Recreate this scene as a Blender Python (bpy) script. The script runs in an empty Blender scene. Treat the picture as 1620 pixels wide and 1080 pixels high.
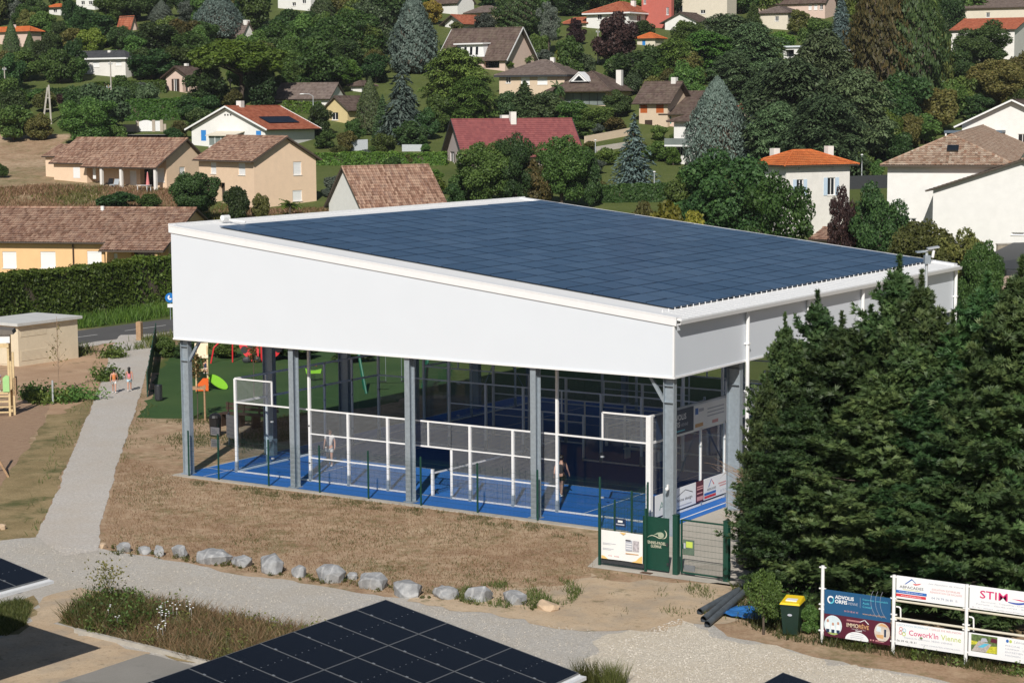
import bpy, bmesh, math, random
import numpy as np
from mathutils import Vector, Matrix, noise as mnoise
from mathutils.geometry import tessellate_polygon
R = math.radians
random.seed(7)
rng = np.random.default_rng(7)
sc = bpy.context.scene
col = sc.collection

# ------------------------------------------------------------------ camera
F = 3165.64 / 1620.0                       # focal length / image width
CAM = np.array([55.619, -63.519, 15.402])
YAW, PITCH, ROLL = -0.580290, 0.117511, -0.005725
_fw = np.array([math.sin(YAW) * math.cos(PITCH), math.cos(YAW) * math.cos(PITCH), -math.sin(PITCH)])
_r = np.array([math.cos(YAW), -math.sin(YAW), 0.0])
_u = np.cross(_r, _fw)
_r2 = _r * math.cos(ROLL) + _u * math.sin(ROLL)
_u2 = -_r * math.sin(ROLL) + _u * math.cos(ROLL)
cd = bpy.data.cameras.new('camera')
cd.sensor_width = 36.0
cd.lens = 36.0 * F
cd.clip_start, cd.clip_end = 0.5, 3000.0
cam = bpy.data.objects.new('camera', cd)
m3 = Matrix(((_r2[0], _u2[0], -_fw[0]), (_r2[1], _u2[1], -_fw[1]), (_r2[2], _u2[2], -_fw[2])))
cam.matrix_world = Matrix.Translation(Vector(CAM)) @ m3.to_4x4()
col.objects.link(cam)
sc.camera = cam

# ------------------------------------------------------------------ light
SUN_EL = R(37.7)
SUN_AZ = math.atan2(0.447, -0.894)          # clockwise from +Y
world = bpy.data.worlds.new('World')
sc.world = world
world.use_nodes = True
wn = world.node_tree
wn.nodes.clear()
wo = wn.nodes.new('ShaderNodeOutputWorld')
wb = wn.nodes.new('ShaderNodeBackground')
ws = wn.nodes.new('ShaderNodeTexSky')
ws.sky_type = 'NISHITA'
ws.sun_disc = False
ws.sun_elevation = SUN_EL
ws.sun_rotation = SUN_AZ
ws.altitude = 200
ws.air_density, ws.dust_density, ws.ozone_density = 1.0, 0.8, 1.5
wb.inputs['Strength'].default_value = 0.052
wn.links.new(ws.outputs[0], wb.inputs['Color'])
wn.links.new(wb.outputs[0], wo.inputs['Surface'])
sd = bpy.data.lights.new('sun', 'SUN')
sd.energy = 4.7
sd.angle = R(0.53)
sd.color = (1.0, 0.955, 0.89)
sun = bpy.data.objects.new('sun', sd)
sdir = Vector((math.sin(SUN_AZ) * math.cos(SUN_EL), math.cos(SUN_AZ) * math.cos(SUN_EL), math.sin(SUN_EL)))
sun.rotation_euler = sdir.to_track_quat('Z', 'Y').to_euler()
sun.location = (20, -60, 60)
col.objects.link(sun)
sc.view_settings.view_transform = 'Standard'
sc.view_settings.look = 'None'
sc.view_settings.exposure = 0.0
sc.view_settings.gamma = 1.0
sc.view_settings.use_curve_mapping = False
sc.cycles.max_bounces = 8
sc.cycles.transparent_max_bounces = 24

# ------------------------------------------------------------------ terrain and pixel helpers
_fh = np.array([math.sin(YAW), math.cos(YAW)])      # horizontal forward
_rh = np.array([math.cos(YAW), -math.sin(YAW)])     # horizontal right
_T = [(-100, 0), (149, 0), (158, 1.0), (170, 2.0), (190, 3.2), (211, 4.6), (225, 6.2), (240, 7.7), (255, 9.4),
      (270, 11.8), (285, 15), (300, 18), (320, 22), (340, 26), (370, 31.5), (400, 37), (450, 46), (600, 70), (900, 95)]
_td = np.arange(-100, 900, 1.0)
_tz = np.interp(_td, [a for a, b in _T], [b for a, b in _T])
_k = np.ones(9) / 9
_tz[160:-10] = np.convolve(_tz, _k, 'same')[160:-10]
_tz[:248] = 0.0
_tz[248:262] = np.interp(np.arange(248, 262), [247, 262], [0, _tz[262]])

def hz(x, y):
    d = (np.asarray(x) - CAM[0]) * _fh[0] + (np.asarray(y) - CAM[1]) * _fh[1]
    return np.interp(d, _td, _tz)

def ray(u, v):
    return _fw + _r2 * ((u - 810) / 3165.64) - _u2 * ((v - 540) / 3165.64)

def at(u, v, z=None):
    """point of the ground (or of the level z) that the photograph shows at (u, v)"""
    d = ray(u, v)
    if z is not None:
        return Vector(CAM + d * ((z - CAM[2]) / d[2]))
    t = np.arange(35, 850, 0.25)
    P = CAM[None] + t[:, None] * d[None]
    below = P[:, 2] <= hz(P[:, 0], P[:, 1])
    i = int(np.argmax(below)) if below.any() else len(t) - 1
    return Vector(P[i])

def dist(p):
    return float(np.dot(np.array(p) - CAM, _fw))

def pix(p):
    d = np.array(p) - CAM
    z = float(d @ _fw)
    return 810 + 3165.64 * float(d @ _r2) / z, 540 - 3165.64 * float(d @ _u2) / z

def on_plane(u, v, p0, n):
    d = ray(u, v)
    n = np.array(n)
    t = float(np.dot(np.array(p0) - CAM, n) / np.dot(d, n))
    return Vector(CAM + d * t)

# ------------------------------------------------------------------ object helpers
def link(o, parent=None):
    col.objects.link(o)
    if parent is not None:
        o.parent = parent
    return o

def tag(o, label=None, cat=None, group=None, kind=None):
    if label: o['label'] = label
    if cat: o['category'] = cat
    if group: o['group'] = group
    if kind: o['kind'] = kind
    return o

def thing(name, label, cat, loc=(0, 0, 0), rz=0.0, group=None):
    o = bpy.data.objects.new(name, None)
    o.empty_display_size = 0.2
    o.location = loc
    o.rotation_euler = (0, 0, rz)
    link(o)
    return tag(o, label, cat, group)

def put(name, me, parent=None, mat=None, loc=None, rot=None, scale=None):
    o = bpy.data.objects.new(name, me)
    if loc is not None: o.location = loc
    if rot is not None: o.rotation_euler = rot
    if scale is not None: o.scale = scale
    link(o, parent)
    if mat is not None:
        if not me.materials: me.materials.append(mat)
        elif me.materials[0] is not mat:
            o.material_slots[0].link = 'OBJECT'
            o.material_slots[0].material = mat
    return o

class MB:
    """collects boxes, bars, tubes, quads; build() links them as ONE mesh object"""
    def __init__(s):
        s.v, s.f = [], []
    def poly(s, pts):
        b = len(s.v)
        s.v += [tuple(p) for p in pts]
        s.f.append(tuple(range(b, b + len(pts))))
        return s
    def hexa(s, a):                           # 8 points: bottom 4 ccw, top 4 ccw
        b = len(s.v)
        s.v += [tuple(p) for p in a]
        s.f += [(b + 3, b + 2, b + 1, b), (b + 4, b + 5, b + 6, b + 7)] + [(b + i, b + (i + 1) % 4, b + 4 + (i + 1) % 4, b + 4 + i) for i in range(4)]
        return s
    def box(s, x0, x1, y0, y1, z0, z1):
        return s.hexa([(x0, y0, z0), (x1, y0, z0), (x1, y1, z0), (x0, y1, z0), (x0, y0, z1), (x1, y0, z1), (x1, y1, z1), (x0, y1, z1)])
    def bar(s, p, q, w, h=None, up=(0, 0, 1)):
        p, q = Vector(p), Vector(q)
        h = h or w
        d = (q - p).normalized()
        upv = Vector(up)
        if abs(d.dot(upv)) > 0.99: upv = Vector((0, 1, 0))
        a = d.cross(upv).normalized() * (w / 2)
        c = a.cross(d).normalized() * (h / 2)
        return s.hexa([p - a - c, p + a - c, q + a - c, q - a - c, p - a + c, p + a + c, q + a + c, q - a + c])
    def tube(s, p, q, r0, r1=None, n=8, cap=True):
        p, q = Vector(p), Vector(q)
        r1 = r0 if r1 is None else r1
        d = (q - p).normalized()
        up = Vector((0, 0, 1)) if abs(d.z) < 0.95 else Vector((1, 0, 0))
        a = d.cross(up).normalized()
        c = d.cross(a)
        b = len(s.v)
        for P, r in ((p, r0), (q, r1)):
            for i in range(n):
                t = 2 * math.pi * i / n
                s.v.append(tuple(P + a * (r * math.cos(t)) + c * (r * math.sin(t))))
        s.f += [(b + i, b + n + i, b + n + (i + 1) % n, b + (i + 1) % n) for i in range(n)]
        if cap:
            s.f += [tuple(range(b, b + n)), tuple(range(b + 2 * n - 1, b + n - 1, -1))]
        return s
    def path(s, pts, r, n=7):
        for i in range(len(pts) - 1):
            r0 = r[i] if isinstance(r, (list, tuple)) else r
            r1 = r[i + 1] if isinstance(r, (list, tuple)) else r
            s.tube(pts[i], pts[i + 1], r0, r1, n)
        return s
    def prism(s, poly, z0, z1):               # vertical prism of an xy outline (ccw)
        b, n = len(s.v), len(poly)
        s.v += [(x, y, z0) for x, y in poly] + [(x, y, z1) for x, y in poly]
        s.f += [tuple(range(b + n - 1, b - 1, -1)), tuple(range(b + n, b + 2 * n))]
        s.f += [(b + i, b + (i + 1) % n, b + n + (i + 1) % n, b + n + i) for i in range(n)]
        return s
    def slab_xz(s, poly, y0, y1):             # outline in xz, thickness along y
        b, n = len(s.v), len(poly)
        s.v += [(x, y0, z) for x, z in poly] + [(x, y1, z) for x, z in poly]
        s.f += [tuple(range(b, b + n)), tuple(range(b + 2 * n - 1, b + n - 1, -1))]
        s.f += [(b + (i + 1) % n, b + i, b + n + i, b + n + (i + 1) % n) for i in range(n)]
        return s
    def ball(s, c, rx, ry=None, rz=None, n=10, m=6):
        ry = ry or rx; rz = rz or rx
        b = len(s.v)
        s.v.append((c[0], c[1], c[2] - rz))
        for j in range(1, m):
            t = math.pi * j / m
            for i in range(n):
                a = 2 * math.pi * i / n
                s.v.append((c[0] + rx * math.sin(t) * math.cos(a), c[1] + ry * math.sin(t) * math.sin(a), c[2] - rz * math.cos(t)))
        s.v.append((c[0], c[1], c[2] + rz))
        e = len(s.v) - 1
        for i in range(n):
            s.f.append((b, b + 1 + (i + 1) % n, b + 1 + i))
            for j in range(m - 2):
                q = b + 1 + j * n
                s.f.append((q + i, q + (i + 1) % n, q + n + (i + 1) % n, q + n + i))
            q = b + 1 + (m - 2) * n
            s.f.append((q + i, q + (i + 1) % n, e))
        return s
    def mesh(s, name, mat=None, smooth=False):
        me = bpy.data.meshes.new(name)
        me.from_pydata(s.v, [], s.f)
        if mat: me.materials.append(mat)
        if smooth:
            me.polygons.foreach_set('use_smooth', [True] * len(me.polygons))
        me.update()
        return me
    def build(s, name, mat, parent=None, smooth=False, kind=None, label=None):
        o = put(name, s.mesh(name, mat, smooth), parent)
        if kind: o['kind'] = kind
        if label: o['label'] = label
        return o

def quads_mesh(name, V, mat=None, tone=None, n=4):
    """V: (N*n,3) numpy, every n vertices a face; tone: per face float"""
    me = bpy.data.meshes.new(name)
    N = len(V) // n
    me.vertices.add(N * n)
    me.vertices.foreach_set('co', np.ascontiguousarray(V, dtype=np.float32).ravel())
    me.loops.add(N * n)
    me.loops.foreach_set('vertex_index', np.arange(N * n, dtype=np.int32))
    me.polygons.add(N)
    me.polygons.foreach_set('loop_start', np.arange(0, N * n, n, dtype=np.int32))
    if tone is not None:
        a = me.attributes.new('tone', 'FLOAT', 'FACE')
        a.data.foreach_set('value', np.ascontiguousarray(tone, dtype=np.float32))
    me.update(calc_edges=True)
    me.validate()
    if mat: me.materials.append(mat)
    return me

# ------------------------------------------------------------------ materials
def nodes(name):
    m = bpy.data.materials.new(name)
    m.use_nodes = True
    nt = m.node_tree
    b = nt.nodes['Principled BSDF']
    return m, nt, b

def N(nt, t, **kw):
    n = nt.nodes.new(t)
    for k, v in kw.items():
        if hasattr(n, k): setattr(n, k, v)
        else: n.inputs[k].default_value = v
    return n

def ramp(nt, fac, stops):
    r = nt.nodes.new('ShaderNodeValToRGB')
    el = r.color_ramp.elements
    while len(el) < len(stops): el.new(0.5)
    for e, (p, c) in zip(el, stops):
        e.position = p
        e.color = (c[0], c[1], c[2], 1) if not isinstance(c, (int, float)) else (c, c, c, 1)
    nt.links.new(fac, r.inputs[0])
    return r.outputs[0]

def mat(name, c, rough=0.6, var=0.08, scale=3.0, bump=0.0, bscale=40.0, metal=0.0, spec=0.5, dirt=None, dirt_amt=0.35):
    """plain painted or mineral surface with a little grain and wear"""
    m, nt, b = nodes(name)
    tc = N(nt, 'ShaderNodeTexCoord')
    nz = N(nt, 'ShaderNodeTexNoise', Scale=scale, Detail=5.0, Roughness=0.6)
    nt.links.new(tc.outputs['Object'], nz.inputs['Vector'])
    lo = [max(0, x * (1 - var)) for x in c]
    hi = [min(1, x * (1 + var)) for x in c]
    out = ramp(nt, nz.outputs[0], [(0.3, lo), (0.7, hi)])
    if dirt:
        n2 = N(nt, 'ShaderNodeTexNoise', Scale=scale * 0.35, Detail=8.0, Roughness=0.7)
        nt.links.new(tc.outputs['Object'], n2.inputs['Vector'])
        f = ramp(nt, n2.outputs[0], [(0.45, 0.0), (0.75, dirt_amt)])
        mx = N(nt, 'ShaderNodeMix', data_type='RGBA')
        nt.links.new(f, mx.inputs[0]); nt.links.new(out, mx.inputs[6])
        mx.inputs[7].default_value = (*dirt, 1)
        out = mx.outputs[2]
    nt.links.new(out, b.inputs['Base Color'])
    b.inputs['Roughness'].default_value = rough
    b.inputs['Metallic'].default_value = metal
    b.inputs['Specular IOR Level'].default_value = spec
    if bump:
        n3 = N(nt, 'ShaderNodeTexNoise', Scale=bscale, Detail=4.0)
        nt.links.new(tc.outputs['Object'], n3.inputs['Vector'])
        bp = N(nt, 'ShaderNodeBump', Strength=bump, Distance=0.02)
        nt.links.new(n3.outputs[0], bp.inputs['Height'])
        nt.links.new(bp.outputs[0], b.inputs['Normal'])
    return m

def leafmat(name, a, c, d=None, trans=0.3):
    """foliage: colour varies from leaf to leaf (attribute tone) and slowly through the crown"""
    m, nt, b = nodes(name)
    at_ = N(nt, 'ShaderNodeAttribute', attribute_name='tone')
    oi = N(nt, 'ShaderNodeObjectInfo')
    tc = N(nt, 'ShaderNodeTexCoord')
    nz = N(nt, 'ShaderNodeTexNoise', Scale=4.0, Detail=3.0)
    nt.links.new(tc.outputs['Object'], nz.inputs['Vector'])
    ad = N(nt, 'ShaderNodeMath', operation='MULTIPLY_ADD')
    nt.links.new(nz.outputs[0], ad.inputs[0]); ad.inputs[1].default_value = 0.5
    nt.links.new(at_.outputs['Fac'], ad.inputs[2])
    stops = [(0.15, a), (0.85, c)] if d is None else [(0.1, a), (0.65, c), (1.0, d)]
    out = ramp(nt, ad.outputs[0], stops)
    hv = N(nt, 'ShaderNodeHueSaturation')
    r1 = N(nt, 'ShaderNodeMapRange'); r1.inputs[3].default_value = 0.68; r1.inputs[4].default_value = 1.42
    nt.links.new(oi.outputs['Random'], r1.inputs[0])
    nt.links.new(r1.outputs[0], hv.inputs['Value'])
    r2 = N(nt, 'ShaderNodeMath', operation='FRACT'); r3 = N(nt, 'ShaderNodeMath', operation='MULTIPLY'); r3.inputs[1].default_value = 7.31
    nt.links.new(oi.outputs['Random'], r3.inputs[0]); nt.links.new(r3.outputs[0], r2.inputs[0])
    r4 = N(nt, 'ShaderNodeMapRange'); r4.inputs[3].default_value = 0.468; r4.inputs[4].default_value = 0.522
    nt.links.new(r2.outputs[0], r4.inputs[0]); nt.links.new(r4.outputs[0], hv.inputs['Hue'])
    nt.links.new(out, hv.inputs['Color'])
    nt.links.new(hv.outputs[0], b.inputs['Base Color'])
    b.inputs['Roughness'].default_value = 0.55
    b.inputs['Specular IOR Level'].default_value = 0.3
    if trans:
        t = N(nt, 'ShaderNodeBsdfTranslucent')
        br = N(nt, 'ShaderNodeHueSaturation', Saturation=1.15, Value=1.5)
        nt.links.new(hv.outputs[0], br.inputs['Color'])
        nt.links.new(br.outputs[0], t.inputs['Color'])
        ms = N(nt, 'ShaderNodeMixShader'); ms.inputs[0].default_value = trans
        nt.links.new(b.outputs[0], ms.inputs[1]); nt.links.new(t.outputs[0], ms.inputs[2])
        nt.links.new(ms.outputs[0], nt.nodes['Material Output'].inputs['Surface'])
    return m

def groundmat(name, stops, s1=0.5, s2=14.0, w=0.5, bump=0.4, bs=60.0, bd=0.02, patch=None, rough=0.95):
    """ground: two scales of noise through a colour ramp, optional patches of another colour"""
    m, nt, b = nodes(name)
    g = N(nt, 'ShaderNodeNewGeometry')
    n1 = N(nt, 'ShaderNodeTexNoise', Scale=s1, Detail=6.0, Roughness=0.65)
    n2 = N(nt, 'ShaderNodeTexNoise', Scale=s2, Detail=6.0, Roughness=0.7)
    for n in (n1, n2): nt.links.new(g.outputs['Position'], n.inputs['Vector'])
    mx = N(nt, 'ShaderNodeMix', data_type='FLOAT')
    mx.inputs[0].default_value = w
    nt.links.new(n1.outputs[0], mx.inputs[2]); nt.links.new(n2.outputs[0], mx.inputs[3])
    out = ramp(nt, mx.outputs[0], stops)
    for (ps, lo, hi, pc, amt) in patch or []:
        n3 = N(nt, 'ShaderNodeTexNoise', Scale=ps, Detail=7.0, Roughness=0.68)
        mp = N(nt, 'ShaderNodeMapping'); mp.inputs[1].default_value = (ps * 13, 7, 3)
        nt.links.new(g.outputs['Position'], mp.inputs[0]); nt.links.new(mp.outputs[0], n3.inputs['Vector'])
        f = ramp(nt, n3.outputs[0], [(lo, 0.0), (hi, amt)])
        m2 = N(nt, 'ShaderNodeMix', data_type='RGBA')
        nt.links.new(f, m2.inputs[0]); nt.links.new(out, m2.inputs[6]); m2.inputs[7].default_value = (*pc, 1)
        out = m2.outputs[2]
    nt.links.new(out, b.inputs['Base Color'])
    b.inputs['Roughness'].default_value = rough
    b.inputs['Specular IOR Level'].default_value = 0.2
    if bump:
        n4 = N(nt, 'ShaderNodeTexNoise', Scale=bs, Detail=5.0, Roughness=0.7)
        nt.links.new(g.outputs['Position'], n4.inputs['Vector'])
        bp = N(nt, 'ShaderNodeBump', Strength=bump, Distance=bd)
        nt.links.new(n4.outputs[0], bp.inputs['Height']); nt.links.new(bp.outputs[0], b.inputs['Normal'])
    return m

def tilemat(name, cols, tx=0.22, ty=0.4, rough=0.85, moss=(0.10, 0.09, 0.06), moss_amt=0.5):
    """roof tiles: each tile gets its own tone (cells of the roof's own x,y), plus moss and soot"""
    m, nt, b = nodes(name)
    tc = N(nt, 'ShaderNodeTexCoord')
    sn = N(nt, 'ShaderNodeVectorMath', operation='SNAP')
    sn.inputs[1].default_value = (tx, ty, 50.0)
    nt.links.new(tc.outputs['Object'], sn.inputs[0])
    wn_ = N(nt, 'ShaderNodeTexWhiteNoise', noise_dimensions='3D')
    nt.links.new(sn.outputs[0], wn_.inputs['Vector'])
    out = ramp(nt, wn_.outputs[0], [(i / (len(cols) - 1), c) for i, c in enumerate(cols)])
    n2 = N(nt, 'ShaderNodeTexNoise', Scale=0.9, Detail=8.0, Roughness=0.7)
    nt.links.new(tc.outputs['Object'], n2.inputs['Vector'])
    f = ramp(nt, n2.outputs[0], [(0.45, 0.0), (0.72, moss_amt)])
    mx = N(nt, 'ShaderNodeMix', data_type='RGBA')
    nt.links.new(f, mx.inputs[0]); nt.links.new(out, mx.inputs[6]); mx.inputs[7].default_value = (*moss, 1)
    nt.links.new(mx.outputs[2], b.inputs['Base Color'])
    b.inputs['Roughness'].default_value = rough
    b.inputs['Specular IOR Level'].default_value = 0.25
    return m

def glassmat(name, tint=(0.75, 0.82, 0.84), refl=0.10):
    m, nt, b = nodes(name)
    tr = N(nt, 'ShaderNodeBsdfTransparent', Color=(*tint, 1))
    gl = N(nt, 'ShaderNodeBsdfGlossy', Roughness=0.02)
    lw = N(nt, 'ShaderNodeFresnel', IOR=1.5)
    ms = N(nt, 'ShaderNodeMixShader')
    gg = N(nt, 'ShaderNodeNewGeometry')
    fb = N(nt, 'ShaderNodeMath', operation='MULTIPLY_ADD')          # reflect at the outer face only
    nt.links.new(gg.outputs['Backfacing'], fb.inputs[0]); fb.inputs[1].default_value = -1.0; fb.inputs[2].default_value = 1.0
    fm = N(nt, 'ShaderNodeMath', operation='MULTIPLY')
    nt.links.new(lw.outputs[0], fm.inputs[0]); nt.links.new(fb.outputs[0], fm.inputs[1])
    nt.links.new(fm.outputs[0], ms.inputs[0]); nt.links.new(tr.outputs[0], ms.inputs[1]); nt.links.new(gl.outputs[0], ms.inputs[2])
    nt.links.new(ms.outputs[0], nt.nodes['Material Output'].inputs['Surface'])
    return m

def panelmat(name, c=(0.010, 0.014, 0.024), line=(0.05, 0.06, 0.075), cx=0.18, cy=0.18, rough=0.12, spec=0.5, amt=0.5):
    """photovoltaic glass: dark cells with thin bus lines"""
    m, nt, b = nodes(name)
    tc = N(nt, 'ShaderNodeTexCoord')
    br = N(nt, 'ShaderNodeTexBrick', offset=0.0, squash=1.0)
    br.inputs['Color1'].default_value = (*c, 1)
    br.inputs['Color2'].default_value = (*[x * 1.25 for x in c], 1)
    br.inputs['Mortar'].default_value = (*[a + (l - a) * amt for a, l in zip(c, line)], 1)
    br.inputs['Scale'].default_value = 1.0
    br.inputs['Mortar Size'].default_value = 0.004
    br.inputs['Brick Width'].default_value = cx
    br.inputs['Row Height'].default_value = cy
    nt.links.new(tc.outputs['Object'], br.inputs['Vector'])
    nt.links.new(br.outputs[0], b.inputs['Base Color'])
    b.inputs['Roughness'].default_value = rough
    b.inputs['Specular IOR Level'].default_value = spec
    return m

M = {}
M['clad'] = mat('white_cladding', (0.68, 0.718, 0.765), 0.5, 0.012, 0.6)
M['white'] = mat('white_paint', (0.80, 0.80, 0.79), 0.45, 0.03, 6)
M['trim'] = mat('white_trim', (0.80, 0.80, 0.80), 0.4, 0.02, 4)
M['galv'] = mat('galvanised_steel', (0.33, 0.38, 0.42), 0.5, 0.12, 8, metal=0.35)
M['galv_pale'] = mat('pale_galvanised_steel', (0.50, 0.53, 0.55), 0.45, 0.1, 8, metal=0.3)
M['steel_dark'] = mat('dark_steel', (0.06, 0.065, 0.07), 0.5, 0.2, 10)
M['green'] = mat('dark_green_paint', (0.006, 0.052, 0.034), 0.45, 0.12, 12)
M['green_wire'] = mat('green_wire', (0.008, 0.05, 0.035), 0.5, 0.1, 12)
M['wire'] = mat('galvanised_wire', (0.40, 0.41, 0.42), 0.5, 0.1, 12, metal=0.2)
M['black'] = mat('black_plastic', (0.012, 0.012, 0.013), 0.45, 0.2, 10)
M['charcoal'] = mat('charcoal_plastic', (0.035, 0.038, 0.042), 0.5, 0.2, 10)
M['ink'] = mat('dark_print', (0.05, 0.05, 0.06), 0.6, 0.05, 10)
M['navy'] = mat('navy_print', (0.012, 0.03, 0.075), 0.5, 0.06, 5)
M['teal_board'] = mat('blue_board', (0.012, 0.085, 0.20), 0.45, 0.06, 3)
M['maroon'] = mat('maroon_board', (0.09, 0.010, 0.028), 0.45, 0.06, 3)
M['cyan'] = mat('cyan_print', (0.10, 0.50, 0.62), 0.5, 0.04, 5)
M['red'] = mat('red_print', (0.62, 0.035, 0.05), 0.5, 0.05, 5)
M['pink'] = mat('magenta_print', (0.60, 0.02, 0.14), 0.5, 0.05, 5)
M['lime'] = mat('lime_print', (0.50, 0.58, 0.14), 0.5, 0.05, 5)
M['blue_print'] = mat('blue_print', (0.02, 0.13, 0.45), 0.5, 0.05, 5)
M['pale_print'] = mat('pale_grey_print', (0.42, 0.44, 0.50), 0.6, 0.05, 5)
M['rose_print'] = mat('pale_red_print', (0.62, 0.30, 0.30), 0.6, 0.05, 5)
M['sand_print'] = mat('sand_print', (0.62, 0.36, 0.16), 0.6, 0.05, 5)
M['orange'] = mat('orange_panel', (0.75, 0.13, 0.02), 0.45, 0.05, 5)
M['yellow'] = mat('yellow_plastic', (0.80, 0.56, 0.02), 0.4, 0.05, 5)
M['leafgreen'] = mat('lime_panel', (0.22, 0.52, 0.03), 0.45, 0.05, 5)
M['ladyred'] = mat('red_panel', (0.62, 0.03, 0.035), 0.4, 0.05, 5)
M['wood'] = mat('weathered_wood', (0.36, 0.23, 0.13), 0.8, 0.25, 9, bump=0.3)
M['wood_pale'] = mat('pale_pine', (0.62, 0.47, 0.26), 0.7, 0.12, 9)
M['wood_dark'] = mat('dark_brown_wood', (0.045, 0.025, 0.016), 0.7, 0.2, 9)
M['concrete'] = mat('concrete', (0.42, 0.39, 0.34), 0.9, 0.12, 2.5, bump=0.2, dirt=(0.2, 0.17, 0.13))
M['concrete_old'] = mat('stained_concrete', (0.36, 0.31, 0.24), 0.9, 0.2, 1.2, bump=0.3, dirt=(0.12, 0.10, 0.08), dirt_amt=0.6)
M['bark'] = mat('bark', (0.085, 0.065, 0.048), 0.9, 0.3, 6, bump=0.5, bscale=20)
M['twig'] = mat('dry_twigs', (0.30, 0.21, 0.14), 0.9, 0.25, 6)
M['skin'] = mat('skin', (0.50, 0.27, 0.19), 0.55, 0.04, 8)
M['hair'] = mat('dark_hair', (0.012, 0.009, 0.008), 0.5, 0.2, 20)
M['glass_dark'] = mat('dark_window_glass', (0.012, 0.015, 0.018), 0.05, 0.1, 1, spec=0.7)
M['glass'] = glassmat('clear_glass', (0.87, 0.91, 0.93))
# ------------------------------------------------------------------ ground and sheets
def poly_px(pts, z=0.0):
    return [(p.x, p.y) for p in (at(u, v, z) for u, v in pts)]

def ragged(pts, step=0.4, amp=0.18, seed=0.0):
    out = []
    n = len(pts)
    for i in range(n):
        a, b = Vector(pts[i]), Vector(pts[(i + 1) % n])
        L = (b - a).length
        k = max(1, int(L / step))
        nrm = Vector((-(b - a).y, (b - a).x)).normalized()
        for j in range(k):
            p = a + (b - a) * (j / k)
            if j or True:
                q = mnoise.noise(Vector((p.x * 0.37, p.y * 0.37, seed))) * amp * 1.6 + mnoise.noise(Vector((p.x * 1.3, p.y * 1.3, seed + 5))) * amp + mnoise.noise(Vector((p.x * 4.1, p.y * 4.1, seed + 9))) * amp * 0.6
                p = p + nrm * q
            out.append((p.x, p.y))
    return out

def sheet(name, pts, z, m, amp=0.18, step=0.4, kind='structure', parent=None, draped=False):
    pts = ragged(pts, step, amp, len(name)) if amp else pts
    tri = tessellate_polygon([[Vector((x, y, 0)) for x, y in pts]])
    me = bpy.data.meshes.new(name)
    fs = []
    for t in tri:
        a, b, c = (Vector(pts[i]) for i in t)
        if abs((b - a).cross(c - a)) < 1e-9: continue
        fs.append(t if (b - a).cross(c - a) > 0 else (t[0], t[2], t[1]))
    me.from_pydata([(x, y, z) for x, y in pts], [], fs)
    me.materials.append(m)
    o = put(name, me, parent)
    if kind: o['kind'] = kind
    return o

DRY = [(0.32, (0.175, 0.105, 0.062)), (0.44, (0.295, 0.19, 0.118)), (0.56, (0.39, 0.27, 0.172)), (0.70, (0.53, 0.405, 0.275))]
# the base ground: dry grass near, greener slopes beyond and shade-darkened lawn behind the hall (attribute green), pale earth (attribute field)
def ground_material():
    m, nt, b = nodes('ground_dry_grass')
    g = N(nt, 'ShaderNodeNewGeometry')
    def noise_(s, dt=6.0, r=0.68):
        n = N(nt, 'ShaderNodeTexNoise', Scale=s, Detail=dt, Roughness=r)
        nt.links.new(g.outputs['Position'], n.inputs['Vector'])
        return n.outputs[0]
    def mixf(a, b_, f):
        x = N(nt, 'ShaderNodeMix', data_type='FLOAT'); x.inputs[0].default_value = f
        nt.links.new(a, x.inputs[2]); nt.links.new(b_, x.inputs[3]); return x.outputs[0]
    def mixc(f, a, b_):
        x = N(nt, 'ShaderNodeMix', data_type='RGBA'); nt.links.new(f, x.inputs[0])
        nt.links.new(a, x.inputs[6]); nt.links.new(b_, x.inputs[7]); return x.outputs[2]
    nf, nm, nl = noise_(9.0), noise_(0.55), noise_(0.09, 4.0)
    dry = ramp(nt, mixf(nm, nf, 0.55), DRY)
    pale = ramp(nt, mixf(noise_(1.6), noise_(22.0), 0.5), [(0.3, (0.37, 0.255, 0.165)), (0.7, (0.58, 0.45, 0.31))])
    bare = ramp(nt, mixf(nl, noise_(1.3), 0.55), [(0.47, 0.0), (0.60, 0.85)])
    dry = mixc(bare, dry, pale)
    olive = ramp(nt, mixf(noise_(2.0), noise_(30.0), 0.5), [(0.3, (0.09, 0.095, 0.035)), (0.7, (0.22, 0.19, 0.085))])
    gr = ramp(nt, mixf(noise_(0.35), noise_(2.4), 0.5), [(0.50, 0.0), (0.62, 0.75)])
    dry = mixc(gr, dry, olive)
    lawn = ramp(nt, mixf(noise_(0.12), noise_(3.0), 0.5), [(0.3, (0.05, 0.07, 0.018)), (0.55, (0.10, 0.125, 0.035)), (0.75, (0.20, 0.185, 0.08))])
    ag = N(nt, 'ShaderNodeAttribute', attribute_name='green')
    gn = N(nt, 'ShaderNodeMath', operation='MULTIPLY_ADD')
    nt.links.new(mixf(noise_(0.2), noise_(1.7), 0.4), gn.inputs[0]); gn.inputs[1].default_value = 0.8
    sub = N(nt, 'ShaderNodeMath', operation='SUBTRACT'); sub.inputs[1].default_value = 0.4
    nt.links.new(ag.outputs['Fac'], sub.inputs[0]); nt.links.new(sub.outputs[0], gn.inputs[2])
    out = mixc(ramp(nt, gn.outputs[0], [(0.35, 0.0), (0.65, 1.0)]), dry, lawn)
    nt.links.new(out, b.inputs['Base Color'])
    b.inputs['Roughness'].default_value = 0.95
    b.inputs['Specular IOR Level'].default_value = 0.15
    bp = N(nt, 'ShaderNodeBump', Strength=0.5, Distance=0.05)
    nt.links.new(noise_(26.0), bp.inputs['Height']); nt.links.new(bp.outputs[0], b.inputs['Normal'])
    return m

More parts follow.
